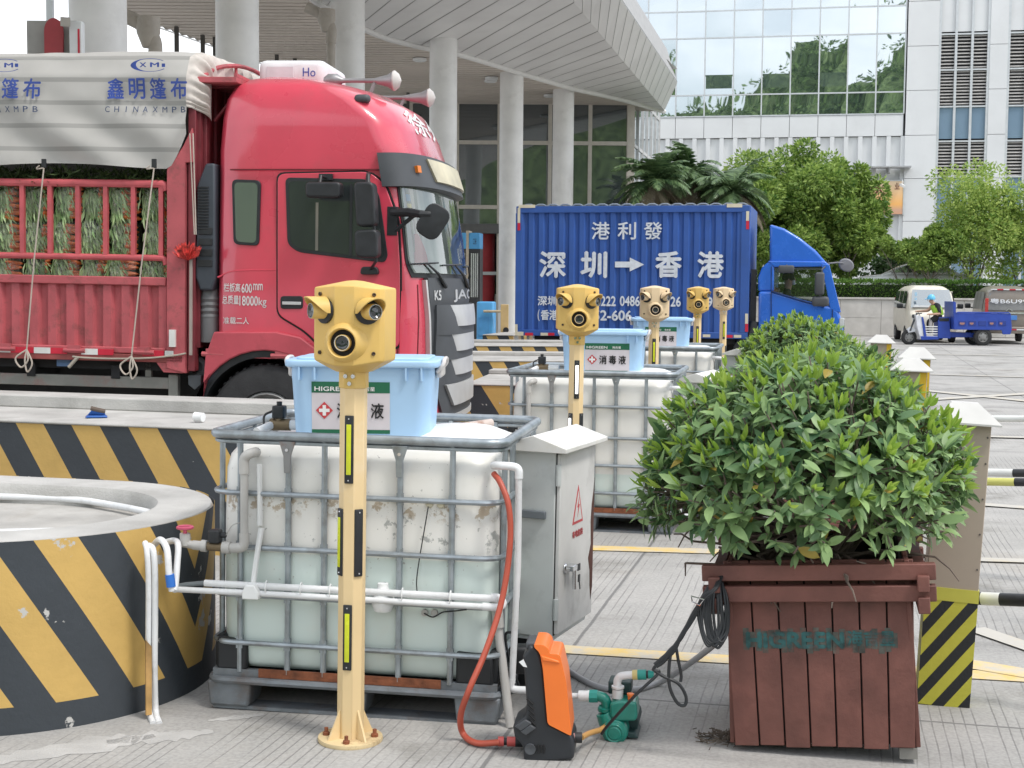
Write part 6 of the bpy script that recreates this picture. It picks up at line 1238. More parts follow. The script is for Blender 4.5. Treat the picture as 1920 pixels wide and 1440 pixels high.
for s_ in (-1, 1):
    for pl in (((.95, 1.03), (2.0, 1.03), (2.0, 1.38), (1.45, 1.38)), ((2.08, 1.03), (3.2, 1.03), (2.75, 1.27), (2.45, 1.37), (2.08, 1.39))):
        m = MB(); m.prism(list(pl), 'y', s_ * .70, s_ * (.785)); m.build('side_window', M_vg, car)
    for x in (.9, 3.75): wheel(car, x, -.89 if s_ < 0 else .7, .32, .32, .2, .21, M_rim, 5)
m = MB(); m.bb(4.55, 4.7, -.75, -.45, .66, .78); m.bb(4.55, 4.7, .45, .75, .66, .78); m.build('headlights', M_lens, car, bevel=.03)
# ================================================================== plastic liquid tanks in steel cages
fa, fb = G(393, 1328), G(938, 1360); T1 = (fa + fb) / 2; TYAW = math.atan2(fb.y - fa.y, fb.x - fa.x)
T2 = P(1107, 690, 9.97); T2.z = 0; T3 = P(1231, 690, 14.3); T3.z = 0
TM = Matrix.Translation(T1) @ Matrix.Rotation(TYAW, 4, 'Z') @ Matrix.Rotation(.010, 4, 'Y'); TI = TM.inverted()
def onf(px, py, off=0):
    """point on the near tank's front plane, off metres in front of it (world)"""
    o = TI @ V3((0, 0, CAMH)); d = TI.to_3x3() @ ray(px, py); q = o + d * ((-off - o.y) / d.y); return TM @ q
def tank_mat(level, grime):
    m = bpy.data.materials.new('milky_tank_plastic'); m.use_nodes = True; n, b, l = nodes_of(m); N = n.nodes.new
    t = N('ShaderNodeTexCoord'); sx = N('ShaderNodeSeparateXYZ'); l(t.outputs['Object'], sx.inputs[0])
    def nz_(sc, det=6, ro=.6, off=0):
        z = N('ShaderNodeTexNoise'); z.inputs['Scale'].default_value = sc; z.inputs['Detail'].default_value = det; z.inputs['Roughness'].default_value = ro
        if off: mp = N('ShaderNodeMapping'); mp.inputs['Location'].default_value = (off, 0, 0); l(t.outputs['Object'], mp.inputs[0]); l(mp.outputs[0], z.inputs[0])
        else: l(t.outputs['Object'], z.inputs[0])
        return z.outputs['Fac']
    def rg(v, a, b2, c=0, d=1):
        r = N('ShaderNodeMapRange'); r.interpolation_type = 'SMOOTHSTEP'
        for k, q in zip(('From Min', 'From Max', 'To Min', 'To Max'), (a, b2, c, d)): r.inputs[k].default_value = q
        l(v, r.inputs[0]); return r.outputs[0]
    def mul(a, c):
        x = N('ShaderNodeMath'); x.operation = 'MULTIPLY'; l(a, x.inputs[0]); l(c, x.inputs[1]) if not isinstance(c, (int, float)) else setattr(x.inputs[1], 'default_value', c); return x.outputs[0]
    def mixc(f, a, c):
        x = N('ShaderNodeMix'); x.data_type = 'RGBA'; l(f, x.inputs[0]); l(a, x.inputs['A']) if not isinstance(a, tuple) else setattr(x.inputs['A'], 'default_value', (*a, 1)); x.inputs['B'].default_value = (*c, 1); return x.outputs['Result']
    base = mixc(rg(sx.outputs[2], level - .006, level + .008, 1, 0), (.78, .77, .735), (.65, .745, .71))
    base = mixc(rg(nz_(2.5, 5), .45, .75, 0, .5), base, (.68, .66, .60))
    if grime:
        band = mul(rg(sx.outputs[2], .66, .74), rg(sx.outputs[2], .88, .90, 1, 0)); pt_ = mul(band, rg(nz_(7, 9, .68), .57, .60)); base = mixc(mul(pt_, .8), base, (.30, .31, .30))
        b2 = mul(mul(rg(sx.outputs[2], .80, .86), rg(sx.outputs[2], .885, .905, 1, 0)), rg(nz_(16, 7, .7, 3), .52, .58)); base = mixc(mul(b2, .75), base, (.36, .26, .15))
        sp = rg(nz_(60, 2, .5, 9), .70, .73); base = mixc(mul(mul(sp, rg(sx.outputs[2], .4, .6)), .7), base, (.35, .34, .32))
    l(base, b.inputs['Base Color']); b.inputs['Roughness'].default_value = .38; b.inputs['Subsurface Weight'].default_value = .0
    bp = N('ShaderNodeBump'); bp.inputs['Strength'].default_value = .12; bp.inputs['Distance'].default_value = .02; l(nz_(5, 2), bp.inputs['Height']); l(bp.outputs[0], b.inputs['Normal']); return m
M_rust = mat('rust', (.22, .075, .035), .85, var=.3, vs=18, bump=.4); M_padblack = mat('black_corner_plastic', (.016, .018, .021), .5, var=.2)
VX = (-.485, -.28, -.127, .03, .19, .405)
def rrect(hx, y0, y1, r, z, n=5):
    out = []
    for cx, cy, a0 in ((hx - r, y1 - r, 0), (-hx + r, y1 - r, 90), (-hx + r, y0 + r, 180), (hx - r, y0 + r, 270)):
        out += [(cx + r * math.cos(R(a0 + 90 * k / n)), cy + r * math.sin(R(a0 + 90 * k / n)), z) for k in range(n + 1)]
    return out
def tank(label, loc, rz, level, grime, tilt=0):
    t = thing('liquid_tank', label, 'liquid tank', loc, (0, tilt, rz), 'caged liquid tanks')
    m = MB(); rg_ = []
    for z, ins in ((.168, .05), (.175, .03), (.20, .012), (.26, .004), (.5, .0), (.8, .0), (1.0, .005), (1.055, .018), (1.095, .05), (1.112, .10), (1.116, .2)):
        rg_.append([(x * (1 + .0), y, z) for x, y, z in rrect(.594 - ins, .008 + ins, .992 - ins, max(.02, .14 - ins * .3), z, 8)])
    m.loft(rg_); m.build('bottle', tank_mat(level, grime), t, sharp=180)
    m = MB(); m.lathe([(0, .05), (.22, .045), (.31, .02), (.34, -.02)], 28, 0, Matrix.Translation((.33, .45, 1.108)) @ Matrix.Diagonal((.75, 1.15, 1.1, 1)), False); m.build('bulged_top', mat('clean_white_plastic', (.80, .80, .79), .4, var=.03), t)
    m = MB(); m.lathe([(.085, 0), (.085, .045), (.07, .05), (0, .05)], 24, 0, Matrix.Translation((.0, .72, 1.09)), False); m.build('filler_cap', M_black, t)
    m = MB(); m.tube(rrect(.612, -.012, 1.012, .075, 1.15), .019, 10, closed=True); m.tube(rrect(.606, -.006, 1.006, .07, 1.122), .009, 6, closed=True); m.build('top_rail', M_steel, t)
    m = MB()
    for z in (.91, .685, .485, .285): m.tube(rrect(.611, -.011, 1.011, .09, z), .0115, 8, closed=True)
    for x in VX:
        for y in (.0, 1.0):
            m.tube([(x, y, .16), (x, y, 1.0), (x, y, 1.135)], .0125, 8)
            for z in (.91, .685, .485, .285): m.box((x, y, z), (.027, .02, .05))
    for y in (.1, .3, .5, .7, .9):
        for x in (-.6, .6): m.tube([(x, y, .16), (x, y, 1.135)], .0125, 8)
    m.build('cage', M_steel, t)
    for x, mt_ in ((-.28, mat('rust_streaked_steel', (.30, .30, .30), .6, .4, dirt=(.25, .085, .04), dscale=7, damt=.95)), (.19, M_steel)):
        m = MB(); m.prism([(x - .035, 1.13), (x + .035, 1.13), (x + .016, 1.07), (x + .013, 1.0), (x - .013, 1.0), (x - .016, 1.07)], 'y', -.022, -.013); b_ = m.build('rail_bracket', mt_, t, bevel=.003); m = MB(); m.lathe([(.008, 0), (.007, .006), (0, .006)], 10, 0, Matrix.Translation((x, -.022, 1.095)) @ Matrix.Rotation(R(90), 4, 'X'), False); m.build('bolt', M_chrome, b_)
    for x0, x1 in ((-.585, -.455), (.43, .585)):
        m = MB(); s_ = -1 if x0 < 0 else 1; m.prism([(x0, .165), (x1, .165), (x1 + (.004 if s_ < 0 else -.006), .285), (x0, .30)], 'y', -.006, .045); m.prism([(.02, .165), (.2, .165), (.2, .30), (.02, .30)], 'x', s_ * .56, s_ * .602); m.build('corner_guard', M_padblack, t, bevel=.012)
    M_pal = mat('dull_galvanised_pallet', (.20, .22, .24), .6, .4, var=.2, vs=7, bump=.2, dirt=(.16, .12, .10), dscale=6, damt=.7)
    m = MB(); m.bb(-.60, .60, -.005, 1.005, .118, .15); m.prism([(-.60, .15), (.60, .15), (.60, .17), (-.60, .17)], 'y', -.005, .02); m.tube(rrect(.615, -.015, 1.015, .06, .125), .016, 8, closed=True); pl = m.build('pallet', M_pal, t)
    m = MB(); m.bb(-.40, .37, -.012, -.006, .142, .178); m.build('rusty_sheet', M_rust, pl)
    for x in (-.53, 0, .52):
        for y in (.07, .5, .93):
            m = MB(); w_ = .085 if x else .05; m.prism([(x - w_, .01), (x + w_, .01), (x + w_ + .012, .118), (x - w_ - .012, .118)], 'y', y - .08, y + .08); m.build('foot', M_pal, pl, bevel=.012)
    m = MB(); m.bb(-.60, .60, .0, .1, .0, .014); m.bb(-.60, .60, .45, .55, .0, .014); m.bb(-.60, .60, .9, 1, .0, .014); m.build('runner', M_pal, pl)
    return t
tank('near caged white tank with peeling grey patches and pale green liquid', T1, TYAW, .665, True, .010)
tank('middle caged white tank with a rusty bracket, behind the near electric cabinet', T2, R(-12), .42, False)
tank('farthest caged white tank, in front of the blue box lorry', T3, R(-12), .5, False)
# pipes, valves and cords on the near tank; the two tanks behind carry the same filler pipe
def filler(label, M0=None):
    t = thing('filler_pipe', label, 'pipe', T1, (0, 0, TYAW), 'grey filler pipes on the tanks'); I = t.matrix_basis if False else (Matrix.Translation(T1) @ Matrix.Rotation(TYAW, 4, 'Z')); I = I.inverted()
    q = lambda px, py, off: I @ onf(px, py, off)
    m = MB(); m.tube([q(458, 875, .05), q(458, 1012, .05)], .0165, 12); m.build('riser', M_gpvc, t)
    m = MB(); m.tube(bez([q(480, 848, -.02), q(478, 848, .02), q(466, 852, .05), q(458, 862, .05), q(458, 888, .05)], 5), .021, 12); m.build('elbow', M_gpvc, t); m = MB(); m.tube(bez([q(458, 1000, .05), q(457, 1022, .05), q(446, 1027, .05), q(420, 1026, .05)], 5), .021, 12); m.build('elbow', M_gpvc, t)
    m = MB(); m.tube([q(432, 1027, .05), q(418, 1026, .05)], .026, 12); m.tube([q(389, 1024, .05), q(362, 1022, .05)], .020, 12); m.build('pipe_fitting', M_gpvc, t); m = MB(); m.tube([q(388, 1024, .05), q(378, 1023, .05)], .025, 12); m.build('pipe_fitting', M_gpvc, t); m = MB(); m.tube([q(362, 1022, .05), q(340, 1018, .05)], .017, 12); m.build('pipe_fitting', M_gpvc, t); m = MB(); m.tube([q(347, 1022, .05), q(347, 1000, .05)], .022, 12); m.build('pipe_fitting', M_gpvc, t)
    m = MB(); m.tube([q(419, 1026, .05), q(390, 1024, .05)], .019, 10); m.build('brass_body', mat('old_brass', (.20, .15, .09), .5, .6, var=.2), t)
    m = MB(); c = q(404, 1005, .05); m.rbox(c, (.05, .05, .055), .012, rz=.008); m.tube([c + V3((.02, 0, .005)), c + V3((.045, 0, .005))], .012, 8); m.build('solenoid', M_black, t); m = MB(); m.tube(bez([c + V3((.045, 0, .005)), q(436, 985, .06), q(450, 980, .04)], 5), .0025, 5); m.build('wire', M_gpvc, t)
    m = MB(); c = q(347, 989, .05); m.tube([c + V3((.03 * math.cos(a), .03 * math.sin(a), 0)) for a in [2 * PI * k / 16 for k in range(16)]], .007, 6, closed=True); m.bb(-.03, .03, -.006, .006, -.006, .006, 0, Matrix.Translation(c)); m.cyl(c, c + V3((0, 0, -.03)), .008); m.build('tap_wheel', mat('pink_red_plastic', (.55, .09, .16), .45), t); return t
f1 = filler('grey filler pipe with a pink tap wheel on the near tank')
copy_tree(f1, label='grey filler pipe with black solenoid on the middle tank', loc=T2, rot=(0, 0, R(-12))); copy_tree(f1, label='grey filler pipe with black solenoid on the farthest tank', loc=T3, rot=(0, 0, R(-12)))
t = thing('dosing_pipes', 'pair of white plastic pipes strapped across the front of the near tank', 'pipe', T1, (0, 0, TYAW)); I1 = (Matrix.Translation(T1) @ Matrix.Rotation(TYAW, 4, 'Z')).inverted(); q1 = lambda px, py, off: I1 @ onf(px, py, off)
m = MB(); m.tube([q1(384, 1093, .05), q1(640, 1107, .05), q1(900, 1121, .05), q1(932, 1122, .05)], .0145, 10); m.build('upper_pipe', M_pvc, t)
m = MB(); m.tube([q1(330, 1105, .065), q1(455, 1111, .06), q1(915, 1138, .06)], .0125, 10); m.tube(bez([q1(905, 1137, .06), q1(936, 1139, .06), q1(943, 1130, .045), q1(935, 1121, .04), q1(920, 1120, .05)], 5), .016, 10); m.build('lower_pipe', M_pvc, t)
m = MB(); m.tube([q1(384, 1093, .05), q1(350, 1096, .05), q1(328, 1100, .05)], .010, 8); m.build('grey_hose_end', mat('grey_hose', (.15, .17, .18), .5), t)
m = MB(); m.prism([(x, z) for x, z in ((-.035, -.03), (.035, -.03), (.035, 0), (.018, .03), (-.018, .03), (-.035, 0))], 'y', -.03, .02, 0, Matrix.Translation(q1(473, 1108, .06))); m.build('junction_cover', M_white, t, bevel=.005)
m = MB(); m.tube(bez([q1(486, 870, .012), q1(487, 930, .012), q1(487, 985, .012)], 3), .012, 6); m.tube(bez([q1(490, 990, .012), q1(482, 1040, .03), q1(474, 1100, .05)], 4), .012, 8); m.build('conduit', M_white, t)
for px in (500, 565, 620, 755, 845):
    m = MB(); c = q1(px, 1105 + (px - 565) * .055, .055); m.tube([c + V3((0, -.02 * math.cos(a), .028 * math.sin(a))) for a in [2 * PI * k / 12 for k in range(12)]], .0025, 5, closed=True); m.build('cable_tie', M_white, t)
m = MB(); c = q1(718, 1120, .02); m.lathe([(.0, -.06), (.035, -.055), (.045, -.03), (.046, 0.0), (.044, .01), (.025, .035), (.022, .04), (.022, .058), (.014, .06), (.012, .045)], 24, 0, Matrix.Translation(c), False)
tag(m.build('float_bottle', M_white), 'round white plastic float valve behind the white pipes on the near tank', 'valve').matrix_world = I1.inverted()
t = thing('level_sensor', 'two small round sensors with a thin black wire on the near tank', 'sensor', T1, (0, 0, TYAW))
for k, (px, py) in enumerate(((806, 944), (827, 945))):
    m = MB(); m.lathe([(.016, 0), (.017, .008), (.012, .014), (0, .014)], 16, 0, Matrix.Translation(q1(px, py, -.005)) @ Matrix.Rotation(R(90), 4, 'X'), False); m.build('sensor_disc', mat('yellowed_plastic', (.6, .56, .42), .5), t)
m = MB(); m.tube(bez([q1(803, 950, .012), q1(797, 985, .012), q1(786, 1050, .012), q1(781, 1090, .015), q1(783, 1118, .03)], 6), .0025, 5); m.build('wire', M_black, t)
m = MB(); m.tube(bez([q1(795, 1150, .01), q1(812, 1157, .01), q1(830, 1148, .01), q1(850, 1146, .014), q1(875, 1143, .02)], 5), .003, 5); m.build('wire', M_black, t)
for px in (797, 815):
    m = MB(); m.lathe([(.014, 0), (.014, .012), (0, .014)], 14, 0, Matrix.Translation(q1(px, 1148, -.005)) @ Matrix.Rotation(R(90), 4, 'X'), False); m.build('sensor_disc', M_gpvc, t)
# overflow pipe, red hose, leaning pipe at the corner of the near tank
def overflow(label):
    t = thing('overflow_pipe', label, 'pipe', T1, (0, 0, TYAW), 'white overflow pipes on the tanks')
    m = MB(); m.tube(bez([q1(925, 873, -.03), q1(938, 873, .0), q1(962, 875, .0), q1(972, 881, .0), q1(973, 897, .0)], 6), .0165, 12); m.tube([q1(973, 890, 0), q1(971, 1060, -.03), q1(960, 1280, -.05)], .0135, 12); m.tube(bez([q1(960, 1272, -.05), q1(958, 1288, -.05), q1(967, 1293, -.05), q1(998, 1294, -.05)], 5), .0155, 12); m.build('pipe_run', M_pvc, t); return t
o1 = overflow('white overflow pipe running down the right corner of the near tank'); copy_tree(o1, label='white overflow pipe at the corner of the middle tank', loc=T2, rot=(0, 0, R(-12))); copy_tree(o1, label='white overflow pipe at the corner of the farthest tank', loc=T3, rot=(0, 0, R(-12)))
M_rh = mat('red_orange_hose', (.45, .085, .05), .45, var=.06)
WG = G(1025, 1412)
t = thing('red_hose', 'red garden hose curving from the near tank to the pressure washer', 'hose', (0, 0, 0))
hp = bez([onf(926, 888, -.02), onf(938, 905, .02), onf(953, 945, .05), onf(957, 1000, .06), onf(951, 1070, .08), onf(936, 1145, .12), onf(909, 1225, .2), onf(881, 1290, .27), P(864, 1340, 5.27), G(868, 1375, .03), G(893, 1393, .015), G(938, 1392, .03)], 8)
m = MB(); m.tube(hp, .0125, 10); m.build('hose', M_rh, t)
e0 = G(934, 1390, .03); m = MB(); d_ = V3((1, -.02, 0)); m.tube([e0, e0 + d_ * .022], .019, 12); m.tube([e0 + d_ * .034, e0 + d_ * .066], .019, 12); m.build('hose_coupling', mat('coral_red_plastic', (.62, .10, .09), .4), t); m = MB(); m.tube([e0 + d_ * .022, e0 + d_ * .034], .015, 10); m.build('black_ring', M_black, t); m = MB(); m.tube([e0 + d_ * .066, e0 + d_ * .10], .021, 10); m.build('black_ring', M_black, t)
m = MB(); m.tube([onf(930, 1120, -.05), onf(937, 1200, -.06), G(957, 1364, .0)], .018, 10); m.tube([onf(932, 1140, -.05), onf(935, 1175, -.055)], .024, 10)
tag(m.build('drain_pipe', M_gpvc), 'grey plastic drain pipe leaning at the right corner of the near tank', 'pipe')
m = MB(); m.tube(bez([onf(962, 1150, -.1), onf(972, 1120, -.12), onf(966, 1180, -.1), onf(948, 1190, -.1), onf(956, 1240, -.1), onf(975, 1290, -.12)], 6), .006, 6); m.rbox(onf(975, 1235, -.22), (.09, .08, .12), .02)
tag(m.build('wiring', M_black), 'black wiring tangled between the near tank corner and the washer', 'wiring')
# pipes on the near island by the tank
t = thing('riser_pipes', 'white plastic pipes running down the end of the near striped island', 'pipe', (0, 0, 0))
pd_ = 5.62
m = MB()
for dx in (0, 12): m.tube(bez([P(272 + dx * .6, 1018 + dx * .4, pd_ - .05), P(276 + dx, 1035, pd_ - .09), P(279 + dx, 1100, pd_ - .09), P(278 + dx, 1250, pd_ - .07), P(280 + dx, 1330, pd_ - .05), G(287 + dx, 1357)], 5), .0125, 10)
m.build('conduit_pair', M_pvc, t)
m = MB(); m.tube(bez([P(288, 1022, 5.66), P(301, 1012, 5.58), P(313, 1030, 5.52), P(317, 1075, 5.5), P(323, 1108, 5.5)], 6), .0135, 10); m.tube(bez([P(310, 1017, 5.72), P(328, 1014, 5.66), P(334, 1024, 5.6), P(332, 1060, 5.56), P(329, 1096, 5.52), P(326, 1108, 5.5)], 6), .0135, 10); m.build('bent_pipe', M_pvc, t)
m = MB(); m.tube([P(318, 1077, 5.5), P(321, 1100, 5.5)], .019, 10); m.build('blue_tape', mat('blue_tape', (.03, .16, .55), .5), t)
m = MB(); m.prism([(-.012, .02), (.012, .02), (.014, .30), (-.01, .33)], 'y', .02, .03, 0, Matrix.Translation(G(283, 1352)) @ Matrix.Rotation(R(35), 4, 'Z')); m.build('wooden_strip', mat('raw_wood_strip', (.45, .27, .10), .8, var=.3, vs=10), t)
# solenoid and hose ends on top of each tank, with the tub
def topvalve(label):
    t = thing('top_valve', label, 'valve', T1, (0, 0, TYAW), 'black solenoid valves on the tank tops'); c = q1(524, 796, -.32)
    m = MB(); m.rbox(c + V3((0, 0, .055)), (.055, .05, .055), .01, rz=.006); m.cyl(c + V3((0, 0, .08)), c + V3((0, 0, .10)), .012); m.build('solenoid', M_black, t)
    m = MB(); m.tube([c + V3((-.04, 0, .0)), c + V3((.05, 0, 0))], .026, 10); m.cyl(c, c + V3((0, 0, .03)), .018); m.build('valve_body', mat('old_brass', (.20, .15, .09), .5, .6), t)
    m = MB(); m.tube([c + V3((.04, 0, 0)), c + V3((.13, .0, 0))], .022, 10); m.tube([c + V3((-.03, 0, -.0)), c + V3((-.06, -.12, -.02))], .018, 10); m.build('white_pipe', M_pvc, t)
    m = MB(); m.tube(bez([c + V3((-.025, -.01, .06)), c + V3((-.06, -.02, .04)), c + V3((-.06, -.03, -.0))], 5), .005, 6); m.build('wire', M_black, t); return t
v1_ = topvalve('black solenoid valve with a white pipe on top of the near tank'); copy_tree(v1_, label='black solenoid valve with a white pipe on top of the middle tank', loc=T2, rot=(0, 0, R(-12)))
m = MB(); m.tube([(.2, .55, 1.13), (.42, .8, 1.15)], .02, 10); m.tube([(.1, .42, 1.12), (.2, .55, 1.13)], .016, 10)
o = m.build('rusty_pipe', mat('rusty_white_pipe', (.6, .5, .45), .7, dirt=(.25, .09, .04), dscale=12, damt=.9)); o.matrix_world = TM; tag(o, 'rust-stained pipe lying across the top of the near tank', 'pipe')
M_tub = mat('pale_blue_tub_plastic', (.40, .61, .86), .38, var=.03); M_tubl = mat('milky_clip_plastic', (.62, .58, .56), .35)
M_lgreen = mat('label_green', (.012, .13, .065), .5); M_lwhite = mat('label_white', (.62, .58, .62), .5); M_ink = mat('black_ink', (.012, .012, .015), .5); M_redx = mat('label_red', (.55, .05, .06), .5)
def tub(label, loc, rz, lx=0.0):
    t = thing('storage_tub', label, 'tub', loc, (0, 0, rz), 'pale blue disinfectant tubs'); H = .335
    m = MB(); rg_ = []
    for z, k in ((0, .92), (.01, .945), (.04, .95), (H - .06, .995), (H - .055, 1.0), (H, 1.0)): rg_.append([((.298 * k - .06) * sx + .06 * math.cos(R(a)), (.205 * k - .06) * sy + .06 * math.sin(R(a)), z) for sx, sy, a0 in ((1, 1, 0), (-1, 1, 90), (-1, -1, 180), (1, -1, 270)) for a in (a0, a0 + 15, a0 + 30, a0 + 45, a0 + 60, a0 + 75, a0 + 90)])
    m.loft(rg_); m.build('body', M_tub, t)
    m = MB(); m.rbox((0, 0, H + .008), (.645, .45, .03), .06, rz=.008, n=6); m.rbox((0, 0, H + .026), (.56, .37, .012), .05, rz=.005, n=6); m.build('lid', M_tub, t)
    for x in (-.255, -.19, .19, .255): m = MB(); m.bb(x - .0035, x + .0035, -.222, -.20, H - .06, H - .005); m.build('rim_rib', M_tub, t)
    for s_ in (-1, 1):
        m = MB(); m.tube(bez([(s_ * .305, -.08, H - .03), (s_ * .332, -.08, H + .0), (s_ * .336, -.05, H + .022), (s_ * .336, .05, H + .022), (s_ * .332, .08, H + .0), (s_ * .305, .08, H - .03)], 5), .009, 8); m.rbox((s_ * .315, 0, H - .03), (.03, .15, .05), .012); m.build('clip_handle', M_tubl, t)
    def fp(x, z, o_=0): k = .95 + .045 * (z - .04) / (H - .1); return (x, -.205 * k - .0012 - o_, z)
    def patch(mb, x0, x1, z0, z1, o_, mi=0): mb.add([fp(x0, z0, o_), fp(x1, z0, o_), fp(x1, z1, o_), fp(x0, z1, o_)], [(0, 1, 2, 3)], mi)
    m = MB(); a, b_ = -.205 + lx, .122 + lx; patch(m, a, b_, .052, .268, 0); lb = m.build('label', M_lwhite, t, smooth=False)
    m = MB(); patch(m, a, b_, .222, .268, .001); m.build('green_band', M_lgreen, lb, smooth=False); m = MB(); patch(m, a, b_, .052, .068, .001); m.build('green_band', M_lgreen, lb, smooth=False)
    m = MB(); w_ = b_ - a; pt_ = lambda x0, x1, z0, z1: (lambda u, v: fp(x0 + (x1 - x0) * u, z0 + (z1 - z0) * v, .002))
    add_text(m, 'HIGREEN', pt_(a + .012, a + .165, .229, .248), bold=.02); m.build('band_lettering', M_white, lb, smooth=False); m = MB(); add_text(m, '海吉星', pt_(a + .20, a + .265, .230, .248), bold=.015); m.build('band_lettering', M_white, lb, smooth=False)
    m = MB()
    for i, ch in enumerate('消毒液'): add_text(m, ch, pt_(a + .105 + i * .071, a + .160 + i * .071, .115, .180), bold=.02)
    m.build('lettering', M_ink, lb, smooth=False)
    m = MB(); cx, cz = a + .053, .148; r_ = .036; m.add([fp(cx, cz - r_, .002), fp(cx + r_, cz, .002), fp(cx, cz + r_, .002), fp(cx - r_, cz, .002)], [(0, 1, 2, 3)], 0)
    m.add([fp(cx + x, cz + z, .003) for x, z in ((-.007, -.022), (.007, -.022), (.007, -.007), (.022, -.007), (.022, .007), (.007, .007), (.007, .022), (-.007, .022), (-.007, .007), (-.022, .007), (-.022, -.007), (-.007, -.007))], [tuple(range(12))], 1); m.build('red_cross_mark', [M_redx, M_white], lb, smooth=False)
    return t
q = TM @ V3((-.045, .36, 1.10)); tub('pale blue lidded tub with a red cross label on the near tank', q, TYAW + R(7))
for T_, d_, nm in ((T2, (.04, .42, 1.09), 'middle'), (T3, (.0, .42, 1.09), 'farthest')):
    mm_ = Matrix.Translation(T_) @ Matrix.Rotation(R(-12), 4, 'Z'); tub(f'pale blue lidded tub standing on the {nm} tank', mm_ @ V3(d_), R(-12) + (R(3) if nm == 'middle' else R(8)), .08 if nm == 'middle' else .03)
# ================================================================== electric cabinets
M_cab = mat('light_grey_cabinet_paint', (.58, .605, .60), .5, var=.05, vs=3, dirt=(.33, .34, .33), dscale=5, damt=.4); M_door = mat('scuffed_cabinet_door', (.68, .675, .66), .5, var=.06, dirt=(.38, .37, .35), dscale=4, damt=.5); M_roof = mat('white_cabinet_roof', (.74, .73, .70), .5, var=.05, dirt=(.6, .55, .42), dscale=4, damt=.4)
def cabinet(label, loc, rz, tilt=0):
    t = thing('electric_cabinet', label, 'cabinet', loc, (0, tilt, rz), 'electric cabinets between the tanks'); Wc, Dc, Hc = .225, .47, .825
    m = MB(); m.bb(-Wc, -.012, .0, Dc, .02, Hc); m.bb(-Wc + .01, -.02, .01, Dc - .01, 0, .03); m.build('body', M_cab, t, bevel=.004)
    m = MB(); m.bb(-.014, -.008, .004, Dc - .004, .03, Hc - .004); m.build('door_gap', M_dark, t)
    m = MB(); m.bb(-.010, .008, .008, Dc - .008, .035, Hc - .01); dr = m.build('door', M_door, t, bevel=.003)
    m = MB(); x0, x1, e = -Wc - .03, .05, .02; xm = (x0 + x1) / 2; m.prism([(x0, Hc), (x1, Hc), (x1, Hc + e), (xm, Hc + .07), (x0, Hc + e)], 'y', -.045, Dc + .045); m.build('roof', M_roof, t, bevel=.003)
    m = MB(); m.prism([(.17, .485), (.31, .485), (.24, .655)], 'x', .008, .0092); m.build('warning_triangle', M_redx, dr, smooth=False); m = MB(); m.prism([(.188, .497), (.292, .497), (.24, .630)], 'x', .009, .0100); m.build('triangle_inside', M_door, dr, smooth=False)
    m = MB(); m.prism([(.248, .60), (.226, .556), (.24, .556), (.232, .512), (.258, .568), (.243, .568)], 'x', .0095, .0108); m.build('flash_mark', M_redx, dr, smooth=False)
    m = MB(); add_text(m, '有电危险', lambda u, v: (.0092, .17 + .14 * u, .425 + .032 * v), bold=.02); m.build('warning_lettering', M_redx, dr, smooth=False)
    m = MB(); m.lathe([(.022, 0), (.022, .006), (.012, .01), (.012, .03)], 16, 0, Matrix.Translation((.008, .085, .31)) @ Matrix.Rotation(R(90), 4, 'Y')); m.tube([(.035, .085, .315), (.042, .115, .30), (.042, .12, .215)], .009, 8); m.bb(.012, .05, .075, .135, .30, .325); hd_ = m.build('handle', M_chrome, dr, bevel=.002)
    m = MB(); m.box((.045, .165, .305), (.004, .03, .03)); m.box((.045, .17, .255), (.004, .022, .032)); m.box((.045, .18, .225), (.003, .008, .045), rot=(.3, 0, 0)); m.build('keys', M_black, hd_)
    m = MB(); pts = [(Dc - .03, .10), (Dc - .009, .16), (Dc - .009, .66), (Dc - .02, .6), (Dc - .04, .54), (Dc - .05, .46), (Dc - .04, .36), (Dc - .075, .3), (Dc - .05, .24), (Dc - .045, .17)]; m.prism(pts, 'x', .0083, .0092); m.build('rust_patch', mat('brown_rust_primer', (.085, .03, .02), .8, var=.3), dr, smooth=False)
    m = MB(); m.prism([(-Wc + .05, .535), (-.05, .535), (-.05, .568), (-Wc + .05, .568)], 'y', -.02, .0); m.build('handle_recess', mat('recess_grey', (.16, .18, .20), .5), t, bevel=.003)
    m = MB()
    for z in (.10, .68): m.tube([(.002, .0, z), (.002, .0, z + .09)], .012, 8)
    m.build('hinges', M_cab, t)
    m = MB(); m.bb(-Wc + .02, -Wc + .12, .05, .20, -c0.z, .01); m.bb(-Wc + .0, -.06, .03, .24, -c0.z, -c0.z + .012); m.build('pedestal', M_black, t, bevel=.004); return t
c0 = P(1040, 1206, 5.86); CR = -R(22); cabinet('near grey electric cabinet with a red warning triangle and keys in the door', c0, CR, .012)
cabinet('middle grey electric cabinet partly behind the near shrub', c0 + (T2 - T1) + V3((.07, 0, 0)), CR); cabinet('farthest grey electric cabinet in front of the lorry wheel', c0 + (T3 - T1) + V3((.12, -.1, 0)), CR)
